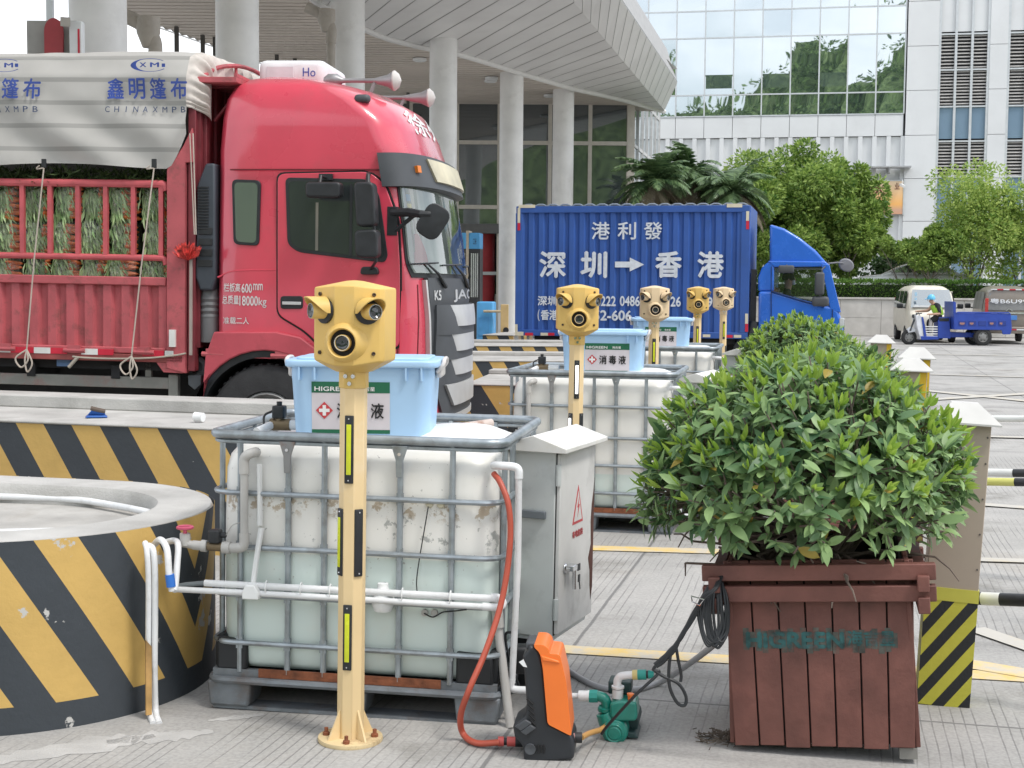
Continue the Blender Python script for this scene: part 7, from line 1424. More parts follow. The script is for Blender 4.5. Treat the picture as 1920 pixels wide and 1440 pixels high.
# ================================================================== camera posts
M_py = mat('yellow_head_paint', (.71, .47, .135), .5, var=.05, vs=5, dirt=(.60, .44, .2), dscale=9, damt=.35); M_pc = mat('cream_head_paint', (.74, .57, .36), .5, var=.04); M_pole = mat('cream_yellow_pole_paint', (.76, .57, .31), .5, var=.05, vs=3, dirt=(.78, .65, .48), dscale=2, damt=.7)
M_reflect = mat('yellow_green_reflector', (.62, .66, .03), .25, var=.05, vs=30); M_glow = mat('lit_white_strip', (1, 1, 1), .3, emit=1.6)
def campost(label, loc, rz, head_m, strip_m=M_reflect, lean=0.0):
    t = thing('camera_post', label, 'camera post', loc, (0, lean, rz), 'yellow camera posts')
    oc = lambda r, z, n=8: [(r * math.cos(R(22.5 + 45 * k)), r * math.sin(R(22.5 + 45 * k)), z) for k in range(n)]
    m = MB(); m.loft([oc(.053, .012), oc(.053, 1.40)]); pole = m.build('pole', M_pole, t, bevel=.003)
    m = MB(); m.lathe([(.0, .0), (.125, .0), (.127, .006), (.125, .016), (0, .018)], 40, cap=False); bp_ = m.build('base_plate', mat('rusty_cream_plate', (.66, .52, .30), .6, var=.1, dirt=(.22, .12, .06), dscale=10, damt=.7), t)
    for a in (30, 120, 210, 300):
        m = MB(); Mz = Matrix.Rotation(R(a + 22), 4, 'Z'); m.prism([(.045, .015), (.105, .015), (.05, .13)], 'y', -.004, .004, 0, Mz); m.build('gusset', M_pole, bp_)
        m = MB(); Mb = Matrix.Rotation(R(a - 22), 4, 'Z') @ Matrix.Translation((.095, 0, .016)); m.lathe([(.014, 0), (.014, .012), (.008, .014), (.008, .03), (0, .03)], 6, 0, Mb, False); m.build('anchor_bolt', M_rust, bp_)
    for k, (a, z0, z1) in enumerate(((-90, 1.015, 1.275), (-45, .655, .915), (-135, .655, .915), (-90, .29, .545))):
        Ma = Matrix.Rotation(R(a + 90), 4, 'Z') @ Matrix.Translation((0, -.0495, 0)); m = MB(); m.rbox((0, -.002, (z0 + z1) / 2), (.035, .011, z1 - z0), .005, rz=.003, M=Ma); st = m.build('reflector_strip', M_black, t)
        if a != -45: m = MB(); m.rbox((0, -.0085, (z0 + z1) / 2), (.0185, .004, (z1 - z0) * .74), .002, rz=.001, M=Ma); m.build('bright_strip', strip_m, st)
        m = MB()
        for z in (z0 + .012, z1 - .012): m.lathe([(.004, 0), (.003, .003), (0, .003)], 8, 0, Ma @ Matrix.Translation((0, -.0075, z)) @ Matrix.Rotation(R(90), 4, 'X'), False)
        m.build('strip_screws', M_chrome, st)
    m = MB(); m.loft([oc(.0575, 1.378), oc(.0575, 1.455)]); cl = m.build('collar', head_m, t, bevel=.003)
    for x, z in ((-.016, 1.425), (.014, 1.425), (0, 1.397)): m = MB(); m.lathe([(.009, 0), (.008, .006), (.004, .006), (.004, .003), (0, .003)], 12, 0, Matrix.Translation((x, -.0535, z)) @ Matrix.Rotation(R(90), 4, 'X'), False); m.build('collar_bolt', M_chrome, cl)
    pl = [(-.038, -.128), (.038, -.128), (.124, -.082), (.139, -.064), (.139, .09), (.115, .12), (-.115, .12), (-.139, .09), (-.139, -.064), (-.124, -.082)]
    rg_ = lambda k, z, f=0: [(x * k, y * k, z + (f if i < 2 else 0)) for i, (x, y) in enumerate(pl)]
    m = MB(); m.loft([rg_(.44, 1.44), rg_(.60, 1.452), rg_(.985, 1.484, -.016), rg_(1.0, 1.496, -.014), rg_(1.0, 1.752, .006), rg_(.985, 1.760, .008), rg_(.20, 1.786), rg_(.03, 1.788)]); hd_ = m.build('head', head_m, t, bevel=.004, seg=2, sharp=18)
    # three camera eyes: two under hoods on the oblique faces, one in a round recess on the chin
    for s_ in (-1, 1):
        Me = Matrix.Translation((s_ * .083, -.104, 1.672)) @ Matrix.Rotation(R(s_ * 34), 4, 'Z') @ Matrix.Rotation(R(90), 4, 'X')
        m = MB(); m.lathe([(.048, -.004), (.048, .006), (.043, .008), (0, .008)], 24, 0, Me, False); ey = m.build('eye_plate', M_black, t)
        Mq = Me @ Matrix.Rotation(R(s_ * 14), 4, 'Y'); m = MB(); m.lathe([(.030, .0), (.030, .055), (.028, .058), (.026, .056)], 24, 0, Mq, False); m.build('eye_barrel', head_m, ey)
        m = MB(); m.lathe([(.0265, .054), (.023, .0565), (.016, .052), (.008, .054), (0, .056)], 24, 0, Mq, False); m.build('lens', mat('camera_lens_glass', (.012, .016, .02), .08, coat=1), ey)
        m = MB(); m.lathe([(.0285, .0575), (.0285, .0595), (.0265, .0595), (.0265, .055)], 24, 0, Mq, False); m.build('lens_ring', M_steel, ey)
        m = MB(); N = 16
        def hood(u, v, r, o_=0): a = R(-8 + 196 * u); ln = .012 + .068 * math.sin(PI * u) ** .8; return Mq @ V3((r * math.cos(a), r * math.sin(a), v * ln))
        m.grid(lambda u, v: hood(u, v, .0535), N, 4); m.grid(lambda u, v: hood(u, v, .0495), N, 4, flip=True); m.loft([[hood(k / N, 1, .0495) for k in range(N + 1)], [hood(k / N, 1, .0535) for k in range(N + 1)]], 0, False, False); m.build('eye_hood', head_m, t)
    Me = Matrix.Translation((0, -.128, 1.555)) @ Matrix.Rotation(R(90), 4, 'X')
    m = MB(); m.lathe([(.088, -.03), (.076, -.004), (.064, .022), (.056, .027), (.051, .022), (.049, -.005)], 32, 0, Me, False); bs = m.build('chin_boss', head_m, t, sharp=60)
    m = MB(); m.lathe([(.050, .004), (.040, .002), (0, .001)], 24, 0, Me, False); m.build('recess', M_dark, bs)
    m = MB(); m.lathe([(.031, -.004), (.031, .022), (.028, .025), (.026, .022)], 24, 0, Me, False); m.build('eye_barrel', head_m, bs)
    m = MB(); m.lathe([(.027, .021), (.022, .023), (.012, .020), (0, .022)], 24, 0, Me, False); m.build('lens', mat('camera_lens_glass', (.012, .016, .02), .08), bs)
    m = MB(); m.lathe([(.0295, .0235), (.0295, .027), (.027, .027), (.027, .022)], 24, 0, Me, False); m.build('lens_ring', mat('pale_ring', (.55, .5, .42), .4), bs)
    for x in (-.105, .105):
        for z in (1.515, 1.735): m = MB(); m.lathe([(.0075, -.012), (.0075, .004), (.005, .005), (0, .0)], 10, 0, Matrix.Translation((x, -.094, z)) @ Matrix.Rotation(R(28 if x > 0 else -28), 4, 'Z') @ Matrix.Rotation(R(90), 4, 'X'), False); m.build('screw', mat('rusty_screw', (.07, .045, .03), .7), hd_)
    return t
g0 = lambda px, d: (P(px, 600, d).x, P(px, 600, d).y, 0)
campost('nearest camera post, yellow head, in front of the near caged tank', G(657, 1387), R(-11), M_py, lean=.010)
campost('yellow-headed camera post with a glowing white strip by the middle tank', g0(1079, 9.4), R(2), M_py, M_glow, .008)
campost('cream-headed camera post in front of the farthest tub', g0(1225, 13.5), R(-2), M_pc, lean=.006)
campost('small yellow-headed camera post between two cream-headed ones', g0(1307, 18), R(-4), M_py, lean=.004)
campost('farthest small cream-headed camera post beside the farthest cabinet', g0(1356, 20.6), R(6), M_pc)
# ================================================================== pressure washer and pump
t = thing('pressure_washer', 'orange and black pressure washer standing by the near tank corner', 'pressure washer', WG, (0, 0, R(-6)))
wq = lambda X, Y: ((740 + X * .2604 - 1025) / 496, (1412 - (1080 + Y * .2604)) / 496)
pb = [(970, 440), (1045, 480), (1058, 520), (1078, 600), (1116, 1002), (1125, 1015), (1287, 1085), (1302, 1130), (1302, 1258), (1180, 1278), (945, 1303), (935, 1180), (875, 1112), (860, 1032), (948, 962), (960, 870), (932, 560), (925, 525), (965, 478)]
m = MB(); m.prism([wq(*p) for p in pb], 'y', -.085, .085); bd = m.build('black_casing', mat('washer_black_plastic', (.022, .025, .03), .42, var=.12, vs=8), t, bevel=.012, seg=3)
m = MB(); m.prism(rounded([wq(*p) for p in ((1008, 430), (1082, 430), (1118, 462), (1120, 492), (1196, 496), (1216, 580), (1242, 690), (1285, 1084), (1113, 1003), (1076, 610), (1058, 512), (1045, 482), (1015, 456))], .012, 3), 'y', -.098, .09); os_ = m.build('orange_shell', mat('washer_orange_plastic', (.85, .19, .03), .38, var=.04), t, bevel=.014, seg=3)
m = MB(); m.prism([wq(*p) for p in ((1062, 505), (1190, 540), (1196, 560), (1075, 545))], 'y', -.104, -.09); m.build('shell_ridge', mat('washer_orange_plastic', (.85, .19, .03), .38), os_, bevel=.004)
m = MB()
for k in range(5): (x0, z0), (x1, z1) = wq(962 + k * 6, 830 + k * 38), wq(1010 + k * 4, 870 + k * 38); m.tube([(x0, -.087, z0), (x1, -.087, z1)], .004, 5)
for k in range(4): m.tube([(wq(1020 + k * 22, 1165)[0], -.087, wq(0, 1160)[1]), (wq(1032 + k * 20, 1190)[0], -.087, wq(0, 1190)[1]), (wq(1022 + k * 22, 1215)[0], -.087, wq(0, 1220)[1])], .0035, 5)
m.build('vents', M_dark, bd)
m = MB(); c = wq(990, 1195); m.lathe([(.022, 0), (.02, .006), (.012, .004), (0, .002)], 20, 0, Matrix.Translation((c[0], -.086, c[1])) @ Matrix.Rotation(R(90), 4, 'X'), False); m.build('round_knob', M_grey, bd); m = MB(); m.rbox((wq(930, 455)[0] + .03, 0, wq(0, 462)[1]), (.045, .12, .03), .01); m.build('casing_relief', M_grey, bd, bevel=.003); m = MB(); m.prism([wq(*p) for p in ((880, 1030), (955, 975), (1000, 1000), (925, 1060))], 'y', -.10, -.085); m.build('casing_relief', M_grey, bd, bevel=.003); m = MB(); m.prism([wq(*p) for p in ((920, 1065), (990, 1010), (1030, 1035), (960, 1090))], 'y', -.10, -.085); m.build('casing_relief', M_grey, bd, bevel=.003)
m = MB(); c = wq(1060, 1100); m.tube([(c[0] + .07, -.02, .05), (c[0] + .085, -.02, .05)], .016, 10); m.build('inlet_collar', mat('pink_plastic', (.6, .35, .33), .5), t)
m = MB(); (a0, a1) = wq(940, 565); m.prism([wq(*p) for p in ((905, 565), (935, 545), (962, 600), (935, 595))], 'y', -.092, -.086); m.build('peeling_sticker', M_white, bd)
PG = G(1152, 1381); t = thing('water_pump', 'small green cast iron water pump with white pipe fittings', 'pump', PG, (0, 0, R(-10)))
pq_ = lambda X, Y: ((1000 + X * .2778 - 1152) / 475, (1381 - (1040 + Y * .2778)) / 475)
def pv(X, Y, y=0): a, b_ = pq_(X, Y); return V3((a, y, b_))
M_gp = mat('pump_green_enamel', (.01, .21, .16), .3, var=.08, vs=20, coat=.3)
m = MB(); m.prism(rounded([pq_(*p) for p in ((520, 975), (600, 955), (700, 960), (708, 1060), (690, 1088), (560, 1098), (525, 1070))], .012), 'y', -.05, .06); m.build('upper_housing', M_gp, t, bevel=.008)
m = MB(); m.lathe([(.052, -.05), (.052, .04), (.048, .055), (.038, .058), (.038, .066), (.034, .07), (.026, .066), (.024, .07), (0, .07)], 28, 0, Matrix.Translation(pv(556, 1170)) @ Matrix.Rotation(R(90), 4, 'X'), False); m.tube([pv(480, 1060, -.01), pv(500, 1110, -.01), pv(540, 1150, -.01)], [.035, .04, .045], 14); m.build('volute', M_gp, t, bevel=.002)
m = MB(); m.tube(bez([pv(378, 958), pv(430, 955), pv(480, 975), pv(492, 1030), pv(488, 1060)], 5), .021, 12); m.tube([pv(440, 1040), pv(525, 1045)], .016, 8); m.lathe([(.032, 0), (.032, .012), (.026, .014)], 18, 0, Matrix.Translation(pv(486, 1052))); m.build('inlet_elbow', M_gp, t)
m = MB(); m.tube([pv(375, 960), pv(385, 960), pv(430, 957)], .026, 8); m.build('elbow_nut', mat('teal_nut', (.02, .28, .24), .4), t)
m = MB(); m.tube([pv(245, 965), pv(310, 963)], .012, 10); m.tube([pv(302, 962), pv(372, 960)], .022, 12); m.tube([pv(362, 960), pv(376, 960)], .0235, 12); m.build('inlet_fitting', M_pvc, t)
m = MB(); m.tube([pv(566, 960), pv(566, 900)], .022, 12); m.tube(bez([pv(566, 905), pv(562, 850), pv(580, 815), pv(620, 803), pv(664, 797)], 5), .016, 12); m.tube([pv(566, 892), pv(566, 878)], .025, 12); m.build('outlet_fitting', M_pvc, t)
m = MB(); m.tube([pv(664, 797), pv(698, 794)], .020, 12); m.build('yellow_ring', mat('yellow_plastic', (.6, .5, .2), .5), t); m = MB(); m.tube([pv(698, 794), pv(755, 790)], .0205, 12); m.tube([pv(770, 788), pv(806, 787)], [.018, .012], 12); m.build('hose_connector', mat('teal_nut', (.02, .28, .24), .4), t); m = MB(); m.tube([pv(755, 790), pv(770, 789)], .016, 12); m.build('connector_seal', M_black, t)
m = MB(); m.rbox(pv(570, 915, .09), (.09, .10, .05), .008, rz=.006); m.tube([pv(610, 1150, .03), pv(610, 1150, .20)], .055, 16); m.prism([pq_(*p) for p in ((610, 1170), (690, 1180), (712, 1215), (600, 1215))], 'y', -.03, .12); m.build('motor', mat('dark_green_motor', (.02, .05, .05), .5), t, bevel=.004)
m = MB(); m.lathe([(.011, 0), (.011, .018), (.014, .02), (.014, .028), (0, .03)], 10, 0, Matrix.Translation(pv(655, 962, -.02)), False); m.build('priming_cap', mat('orange_cap', (.8, .2, .04), .4), t)
m = MB(); a = WG + Matrix.Rotation(R(-6), 3, 'Z') @ V3((wq(1310, 1130)[0], -.03, .075)); b_ = PG + Matrix.Rotation(R(-10), 3, 'Z') @ V3((pq_(470, 1150)[0], -.06, pq_(470, 1150)[1])); m.tube(bez([a + V3((.02, 0, 0)), a.lerp(b_, .5) + V3((0, 0, .0)), b_ + V3((0, 0, .0)), b_ + V3((.03, .01, .02))], 6), .011, 10)
t = thing('link_hose', 'short tan hose joining the pressure washer to the green pump', 'hose', (0, 0, 0)); m.build('hose', mat('tan_hose', (.55, .30, .10), .45), t)
m = MB(); m.tube([a + V3((-.03, 0, 0)), a + V3((-.005, 0, 0))], .017, 12); m.build('pink_collar', mat('pink_plastic', (.6, .35, .33), .5), t); m = MB(); m.tube([a + V3((-.005, 0, 0)), a + V3((.022, 0, 0))], .021, 12); m.build('black_nut', M_black, t)
# grey hose and cable on the ground between pump and planter
m = MB(); m.tube(bez([G(1050, 1245, .012), G(1085, 1270, .012), G(1130, 1290, .012), G(1190, 1293, .012), G(1240, 1278, .02), P(1290, 1246, 5.9), P(1335, 1212, 5.6), P(1368, 1180, 5.35)], 8), .0135, 10)
tag(m.build('grey_hose', mat('light_grey_hose', (.42, .42, .43), .45)), 'light grey hose running behind the green pump to the planter', 'hose')
m = MB(); m.tube(bez([G(1058, 1247, .006), G(1080, 1266, .006), G(1110, 1282, .006), G(1142, 1296, .006)], 6), .005, 6); tag(m.build('thin_cable', M_black), 'thin black cable lying along the grey hose behind the pump', 'cable')
t = thing('cable_bundle', 'tangled black cables hanging from the corner of the wooden planter', 'cable', (0, 0, 0)); rnd = random.Random(14)
D_ = 5.12; m = MB()
def strand(pts, r, jit=0): m.tube(bez([P(px + rnd.uniform(-jit, jit), py + rnd.uniform(-jit, jit), d) for px, py, d in pts], 7), r, 7)
for k in range(5): strand([(1356, 1062, D_ + .1), (1342, 1100, D_), (1322, 1118, D_ - .02), (1300, 1150, D_), (1278, 1195, D_), (1258, 1222, D_), (1230, 1248, D_)], .0055, 4)
strand([(1232, 1245, D_), (1225, 1256, D_), (1235, 1262, D_), (1190, 1305, D_ + .0), (1140, 1360, D_ + .1), (1128, 1376, D_ + .12)], .006); strand([(1230, 1250, D_), (1245, 1240, D_), (1262, 1215, D_), (1300, 1160, D_), (1318, 1120, D_)], .007)
strand([(1258, 1222, D_), (1254, 1255, D_), (1256, 1290, D_), (1270, 1318, D_), (1284, 1322, D_), (1286, 1305, D_), (1272, 1282, D_), (1244, 1268, D_), (1228, 1258, D_)], .0065); strand([(1268, 1215, D_), (1272, 1240, D_), (1277, 1265, D_), (1276, 1278, D_)], .006)
m.build('loose_cable', M_black, t)
m = MB()
for k in range(9): x0, x1 = 1312 + k * 3.2, 1348 + k * 2.2; strand([(1336 + k, 1085, D_ + .05), (x0, 1130, D_ + .02), (x0 + 2, 1180, D_), ((x0 + x1) / 2, 1214 - k % 3 * 4, D_ - .02), (x1, 1180, D_), (x1, 1130, D_ + .02), (1345 + k, 1090, D_ + .06)], .0055, 3)
m.build('coiled_cable', M_black, t)
m = MB(); m.tube([P(1296, 1118, D_ - .03), P(1320, 1124, D_ - .04), P(1312, 1135, D_ - .03), P(1298, 1128, D_ - .0)], .003, 5, closed=True); m.build('wire_tie', M_chrome, t)
# ================================================================== wooden planter and shrubs
PLC = G(1546, 1424); PLY = R(-13); 
M_smudge = mat('teal_overspray', (.085, .085, .072), .7, var=.4, vs=25, dirt=(.17, .062, .047), dscale=9, damt=.95)
M_fade = mat('faded_teal_paint', (.03, .11, .11), .7, var=.4, vs=25, dirt=(.16, .055, .042), dscale=18, damt=.7)
def planter(label, loc, rot):
    t = thing('wooden_planter', label, 'planter', loc, rot, 'wooden shrub planters'); M_w = mat('red_brown_stained_wood', (.165, .064, .05), .6, var=.2, vs=6, bump=.25, bs=35, dirt=(.10, .035, .028), dscale=4, damt=.6)
    n, b, l = nodes_of(M_w)
    hb, ht, H = .335, .352, .72
    def panel(M):
        m = MB()
        for k in range(7):
            x0b, x1b = -hb + 2 * hb * k / 7 + .003, -hb + 2 * hb * (k + 1) / 7 - .003; x0t, x1t = -ht + 2 * ht * k / 7 + .003, -ht + 2 * ht * (k + 1) / 7 - .003; j = .004 * math.sin(k * 2.3)
            m.prism([(x0b, .01 + j), (x1b, .01 + j), (x1t, H), (x0t, H)], 'y', -.018, 0, 0, M)
        return m
    for a in range(4):
        Mz = Matrix.Rotation(R(90 * a), 4, 'Z') @ Matrix.Translation((0, -hb + .0, 0)) @ Matrix.Rotation(R(-1.6), 4, 'X'); pn = panel(Mz).build('plank_side', M_w, t, bevel=.003)
        m = MB(); m.bb(-hb + .006, hb - .006, .002, .012, .02, H - .01, 0, Mz); m.build('dark_backing', M_dark, pn)
        zf = (.575, .655) if a % 2 == 0 else (.535, .615)
        for z in zf: m = MB(); m.bb(-.425, .425, -hb - .065, -hb - .022, z, z + .06 if a % 2 == 0 else z + .06, 0, Matrix.Rotation(R(90 * a), 4, 'Z')); m.build('rail', M_w, t, bevel=.004)
    if True:
        Mz = Matrix.Translation((0, -hb, 0)) @ Matrix.Rotation(R(-1.6), 4, 'X'); m = MB(); pt_ = lambda x0, x1, z0, z1: (lambda u, v: Mz @ V3((x0 + (x1 - x0) * u, -.0195, z0 + (z1 - z0) * v)))
        add_text(m, 'HiGREEN', pt_(-.275, .09, .385, .45), bold=.045); m.build('faded_lettering', M_fade, t, smooth=False); m = MB(); add_text(m, '海吉星', pt_(.10, .275, .395, .455), bold=.03); m.build('faded_lettering', M_fade, t, smooth=False)
        m = MB(); f_ = lambda x, z: Mz @ V3((x, -.0189, z)); N = 24
        for k in range(N):
            xa, xb = -.285 + .57 * k / N, -.285 + .57 * (k + .92) / N; j1, j2 = .012 * math.sin(k * 1.7), .010 * math.sin(k * 2.9 + 1); m.add([f_(xa, .378 + j1), f_(xb, .378 + j1), f_(xb, .455 + j2), f_(xa, .455 + j2)], [(0, 1, 2, 3)])
        m.build('overspray', M_smudge, t, smooth=False)
        m = MB(); m.bb(.275, .34, -hb - .0, -hb + .1, -.034, .008); m.build('packing_block', mat('grey_wood_block', (.24, .23, .21), .8), t)
    m = MB(); m.bb(-ht + .03, ht - .03, -ht + .03, ht - .03, .5, .62); m.build('soil', mat('dark_soil', (.035, .025, .02), .95, bump=.6, bs=30), t); return t
planter('slatted red-brown wooden planter tilted on a block, nearest', PLC + UV * .36 + V3((-.005, 0, .034)), (0, -.062, PLY))
planter('red-brown wooden planter hidden behind the nearest shrub', PLC + UV * 4.7 + V3((.0, 0, 0)), (0, 0, PLY)); planter('red-brown wooden planter third along the row of shrubs', PLC + UV * 9.2 - VV * .25, (0, 0, PLY))
LM_shrub = leafmat('glossy_shrub_leaves', (.045, .12, .055), (.36, .52, .21), .42, .28, .4); LM_young = leafmat('young_shrub_leaves', (.22, .38, .05), (.48, .62, .12), .4, .4); M_twig = mat('grey_brown_twig', (.18, .14, .115), .8, var=.25, vs=15, bump=.3)
def shrub_leaf(mb, base, d, up, ln, wd, bend, fold):
    d = d.normalized(); s_ = d.cross(up); 
    if s_.length < .05: s_ = d.orthogonal()
    s_.normalize(); n_ = s_.cross(d).normalized(); o_ = len(mb.v); N = 5
    prof = (.10, .72, 1.0, .94, .62, .0)
    for i in range(N + 1):
        t = i / N; c = base + d * ln * t - n_ * bend * ln * t * t; w_ = wd * .5 * prof[i]
        mb.v += [tuple(c - s_ * w_ + n_ * fold * w_), tuple(c), tuple(c + s_ * w_ + n_ * fold * w_)]
    for i in range(N):
        a = o_ + i * 3; mb.f += [(a, a + 1, a + 4, a + 3), (a + 1, a + 2, a + 5, a + 4)]; mb.m += [0, 0]
def shrub(label, loc, seed, ntip=1150):
    rnd = random.Random(seed); t = thing('shrub', label, 'shrub', loc, (0, 0, 0), 'shrubs in the wooden planters'); lv, yg, tw, yl = MB(), MB(), MB(), MB(); C = V3((-.03, 0, .34)); mains = []
    for k in range(10):
        a = 2 * PI * k / 10 + rnd.uniform(-.2, .2); b0 = V3((.16 * math.cos(a) * rnd.random(), .16 * math.sin(a) * rnd.random(), 0)); e = V3((.30 * math.cos(a), .30 * math.sin(a), rnd.uniform(.16, .42))); pth = bez([b0, b0.lerp(e, .5) + V3((rnd.uniform(-.05, .05), rnd.uniform(-.05, .05), .06)), e], 6); tw.tube(pth, [.016 - .007 * i / len(pth) for i in range(len(pth))], 6); mains.append((e, pth))
    for k in range(ntip):
        u = rnd.random(); el = math.asin(max(-1, min(1, -.42 + 1.42 * (k + .5) / ntip))); az = k * 2.39996 + rnd.uniform(-.25, .25); inner = rnd.random() < .33
        d = V3((math.cos(el) * math.cos(az), math.cos(el) * math.sin(az), math.sin(el))); kk = rnd.uniform(.58, .85) if inner else rnd.uniform(.9, 1.03); kk *= 1 + .10 * noise.noise(d * 2.2 + V3((seed, 0, 0)))
        rz = .51 if d.z > 0 else .38; tip_ = C + V3((d.x * .635, d.y * .60, d.z * rz)) * kk
        if d.z < .12 and rnd.random() < (.5 if d.z > -.2 else .6): continue
        if inner and d.z < .2 and rnd.random() < .35: continue
        e, pth = min(mains, key=lambda q: (q[0] - tip_).length); st = V3(pth[rnd.randrange(len(pth) // 2, len(pth))]); 
        if k % 2 == 0 or d.z < .1: pp = bez([st, st.lerp(tip_, .55) + V3((rnd.uniform(-.05, .05), rnd.uniform(-.05, .05), rnd.uniform(-.06, .02))), tip_], 4); tw.tube(pp, [.0065 - .004 * i / len(pp) for i in range(len(pp))], 5)
        ax = (d * .7 + V3((rnd.uniform(-.35, .35), rnd.uniform(-.35, .35), rnd.uniform(.15, .75)))).normalized(); a1 = ax.orthogonal().normalized(); a2 = ax.cross(a1); nl = rnd.randint(5, 9); ph = rnd.random() * 6; sc_ = rnd.uniform(.65, 1.2); ext_ = rnd.uniform(.04, .14)
        for i in range(nl):
            a = ph + i * 2.4 + rnd.uniform(-.5, .5); sp_ = rnd.uniform(.35, 1.6); dr = ax * math.cos(sp_) + (a1 * math.cos(a) + a2 * math.sin(a)) * math.sin(sp_) + V3((rnd.uniform(-.2, .2), rnd.uniform(-.2, .2), rnd.uniform(-.45, .1)))
            ln_ = rnd.uniform(.055, .10) * sc_; shrub_leaf(lv if rnd.random() > .012 else yl, tip_ - ax * ext_ * rnd.random(), dr, ax, ln_, ln_ * rnd.uniform(.30, .42), rnd.uniform(-.05, .5), rnd.uniform(.05, .5))
        if (not inner and d.z > -.05 and rnd.random() < .55):
            for i in range(rnd.randint(2, 4)): a = ph + i * 2.1; dr = ax + (a1 * math.cos(a) + a2 * math.sin(a)) * rnd.uniform(.15, .5); shrub_leaf(yg, tip_, dr, a1, rnd.uniform(.04, .085), rnd.uniform(.014, .024), rnd.uniform(-.05, .2), .4)
    for k in range(34):      # bare woody branches under the canopy, toward the road
        a = rnd.uniform(-PI * .98, -.02); e = V3((math.cos(a) * rnd.uniform(.3, .52), math.sin(a) * rnd.uniform(.3, .5), rnd.uniform(-.04, .22))); st = V3(mains[rnd.randrange(10)][1][1]); md = st.lerp(e, .5) + V3((0, 0, rnd.uniform(-.03, .10))); pp = bez([st, md, e], 5); tw.tube(pp, [.009 - .005 * i / len(pp) for i in range(len(pp))], 6)
        f = e + V3((rnd.uniform(-.09, .09), rnd.uniform(-.06, .03), rnd.uniform(-.09, .06))); tw.tube([e, e.lerp(f, .6) + V3((0, 0, .012)), f], [.0045, .0035, .0025], 5)
    lv.build('leaves', LM_shrub, t); yg.build('young_leaves', LM_young, t); yl.build('yellowed_leaves', leafmat('yellowed_leaves', (.35, .26, .05), (.55, .42, .1)), t); tw.build('branches', M_twig, t); return t
SH = PLC + UV * .40 + V3((-.085, 0, .64))
s1 = shrub('large glossy round shrub in the nearest wooden planter', SH, 3)
copy_tree(s1, label='second shrub in the row, just behind the nearest one', loc=PLC + UV * 4.85 + V3((-.02, 0, .53)), rot=(0, 0, 2.1)); s3 = copy_tree(s1, label='third shrub in the row, just below the blue lorry door', loc=PLC + UV * 9.4 - VV * .42 + V3((0, 0, .62)), rot=(0, 0, 4.0))
# dry twigs swept against the planter foot
m = MB(); rnd = random.Random(77); c = G(1358, 1388)
for _ in range(170): a = rnd.uniform(0, 6.28); p_ = c + V3((rnd.gauss(0, .05), rnd.gauss(0, .035), rnd.uniform(.003, .03))); m.tube([p_, p_ + V3((math.cos(a) * .03, math.sin(a) * .03, rnd.uniform(-.005, .01)))], .002, 4)
o = stuff(m.build('dry_debris', mat('dry_twigs', (.11, .09, .07), .9, var=.4))); o['label'] = 'dark dry leaf litter swept against the foot of the planter'; o['category'] = 'litter'
# ================================================================== service posts and barrier rails on the right
M_beige = mat('beige_post_board', (.42, .35, .28), .6, var=.05, vs=3, dirt=(.36, .30, .25), dscale=6, damt=.4)
def service_post(label, loc, rz, striped, lean=0, Wp=.212, Hp=1.21):
    t = thing('service_post', label, 'post', loc, (0, lean, rz), 'beige service posts'); D2 = .2; h_ = Wp / 2
    m = MB(); m.bb(-h_, h_, 0, D2, .46, Hp); m.build('upper_box', M_beige, t, bevel=.003)
    m = MB(); m.bb(-h_ - .002, h_ + .002, -.002, D2 + .002, .0, .455); o = m.build('striped_base' if striped else 'base', hazard('yellow_green_hazard' + label[:3], (.55, .52, .06), (.018, .02, .022), .105, 1.0 if striped else 1, -1, .52, chip=.74), t)
    run_uv(o, lambda c: (c.x + c.y, c.z * .72))
    m = MB(); m.bb(-h_ - .004, h_ + .004, -.004, D2 + .004, .455, .51); m.build('yellow_tape', mat('yellow_green_tape', (.55, .52, .08), .45, var=.08), t)
    m = MB(); a_ = h_ + .038; m.loft([[(-a_, -.04, Hp), (a_, -.04, Hp), (a_, D2 + .04, Hp), (-a_, D2 + .04, Hp)], [(-a_, -.04, Hp + .008), (a_, -.04, Hp + .008), (a_, D2 + .04, Hp + .008), (-a_, D2 + .04, Hp + .008)], [(-.055, .06, Hp + .085), (.055, .06, Hp + .085), (.055, D2 - .06, Hp + .085), (-.055, D2 - .06, Hp + .085)]]); m.build('sloping_cap', mat('grey_white_cap', (.58, .57, .55), .5, var=.06), t, smooth=False)
    if not striped: m = MB(); m.bb(h_ - .05, h_ - .005, -.004, 0, .5, Hp - .005); m.build('yellow_strip', mat('orange_yellow_tape', (.75, .48, .03), .5), t)
    m = MB()
    for z in (.6, .75, .9, 1.05, 1.16): m.lathe([(.0045, 0), (.0035, .003), (0, .003)], 8, 0, Matrix.Translation((h_ - .012, 0, z)) @ Matrix.Rotation(R(90), 4, 'X'), False)
    m.build('rivets', mat('rivet_grey', (.12, .11, .1), .5), t); return t
service_post('near beige service post with a black and yellow striped base, behind the planter', G(1768, 1324), R(-14), True, .045)
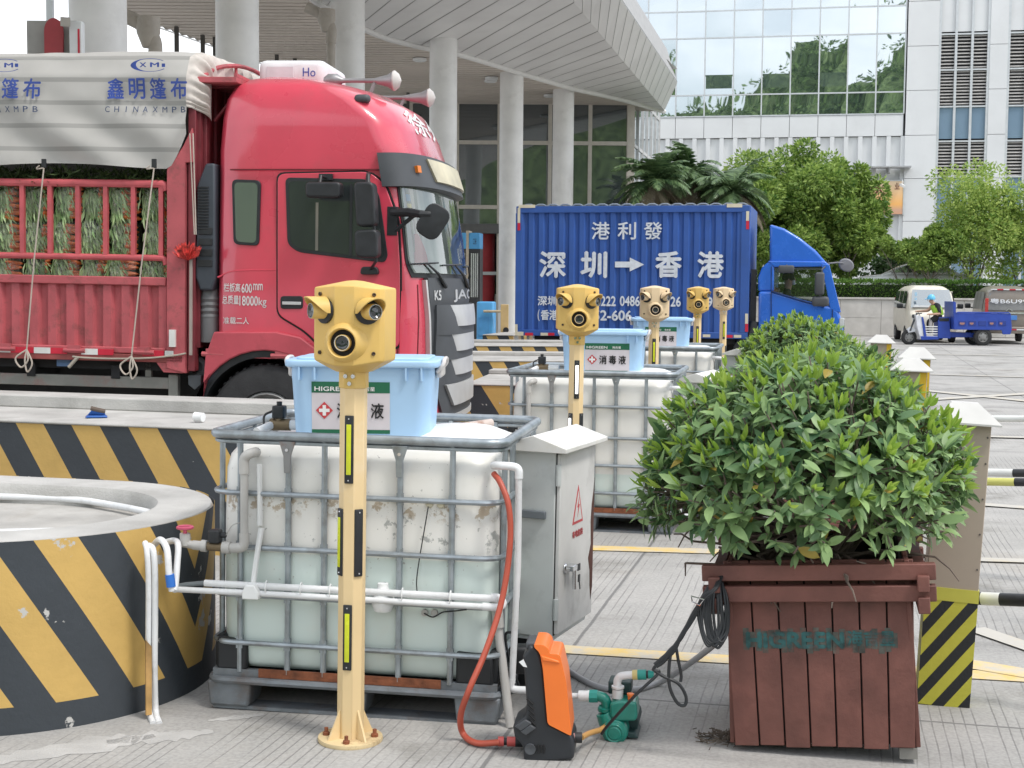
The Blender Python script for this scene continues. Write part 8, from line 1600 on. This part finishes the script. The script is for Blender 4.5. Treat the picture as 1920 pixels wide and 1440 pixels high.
service_post('beige service post with a yellow strip just behind the near shrub', P(1702, 695, 9.5) * V3((1, 1, 0)) if False else V3((P(1702, 695, 9.5).x, 9.5, 0)), R(-14), False, .02); service_post('beige service post half hidden behind another with a yellow strip', V3((P(1712, 695, 10.4).x, 10.4, 0)), R(-14), False, .02, .2, 1.25); service_post('farthest beige service post with a white cap by the retaining wall', V3((P(1648, 640, 14.4).x, 14.4, 0)), R(-14), False, .02)
t = thing('barrier_rail', 'white, yellow and black barrier rails beyond the near service post', 'barrier', G(1918, 1015)); gx = t.location.copy(); I_ = lambda v: v - gx
m = MB(); m.tube([I_(P(1858, 785, 7.6)), I_(P(2150, 786, 7.0))], .018, 12); m.build('white_rail', mat('white_enamel_rail', (.72, .73, .70), .35), t)
m = MB(); m.tube([I_(P(1850, 886, 8.5)), I_(P(1900, 887, 8.4))], .025, 12); m.build('white_rail_sleeve', MATS['white_enamel_rail'], t); m = MB(); m.tube([I_(P(1850, 903, 8.1)), I_(P(1903, 904, 8.0))], .024, 12); m.build('yellow_rail_sleeve', mat('yellow_rail', (.55, .54, .15), .4), t); m = MB(); m.tube([I_(P(1900, 887, 8.4)), I_(P(2150, 889, 8.0))], .0255, 12); m.build('black_rail', M_black, t); m = MB(); m.tube([I_(P(1903, 904, 8.0)), I_(P(2150, 907, 7.6))], .0245, 12); m.build('black_rail', M_black, t)
m = MB(); a = P(1990, 800, 8.3); m.tube([I_(V3((a.x, a.y, 0))), I_(V3((a.x, a.y, 1.05)))], .016, 8); m.build('rail_post', M_grey, t)
m = MB(); a, b_ = P(1828, 1122, 5.95), P(2150, 1134, 5.5); m.tube([I_(a), I_(b_)], .028, 14); m.build('low_rail', M_black, t); m = MB(); m.tube([I_(a.lerp(b_, .045)), I_(a.lerp(b_, .16))], .0287, 14); m.build('worn_white_patch', mat('white_enamel_rail', (.72, .73, .70), .35), t)
for (px, py, d) in ((2150, 786, 7.0), (2150, 889, 8.0), (2150, 907, 7.6), (2150, 1134, 5.5)):
    a = P(px, py, d); m = MB(); m.tube([I_(V3((a.x, a.y, 0))), I_(V3((a.x, a.y, a.z + .05)))], .03, 10); m.build('end_post', mat('white_enamel_rail', (.72, .73, .70), .35), t)
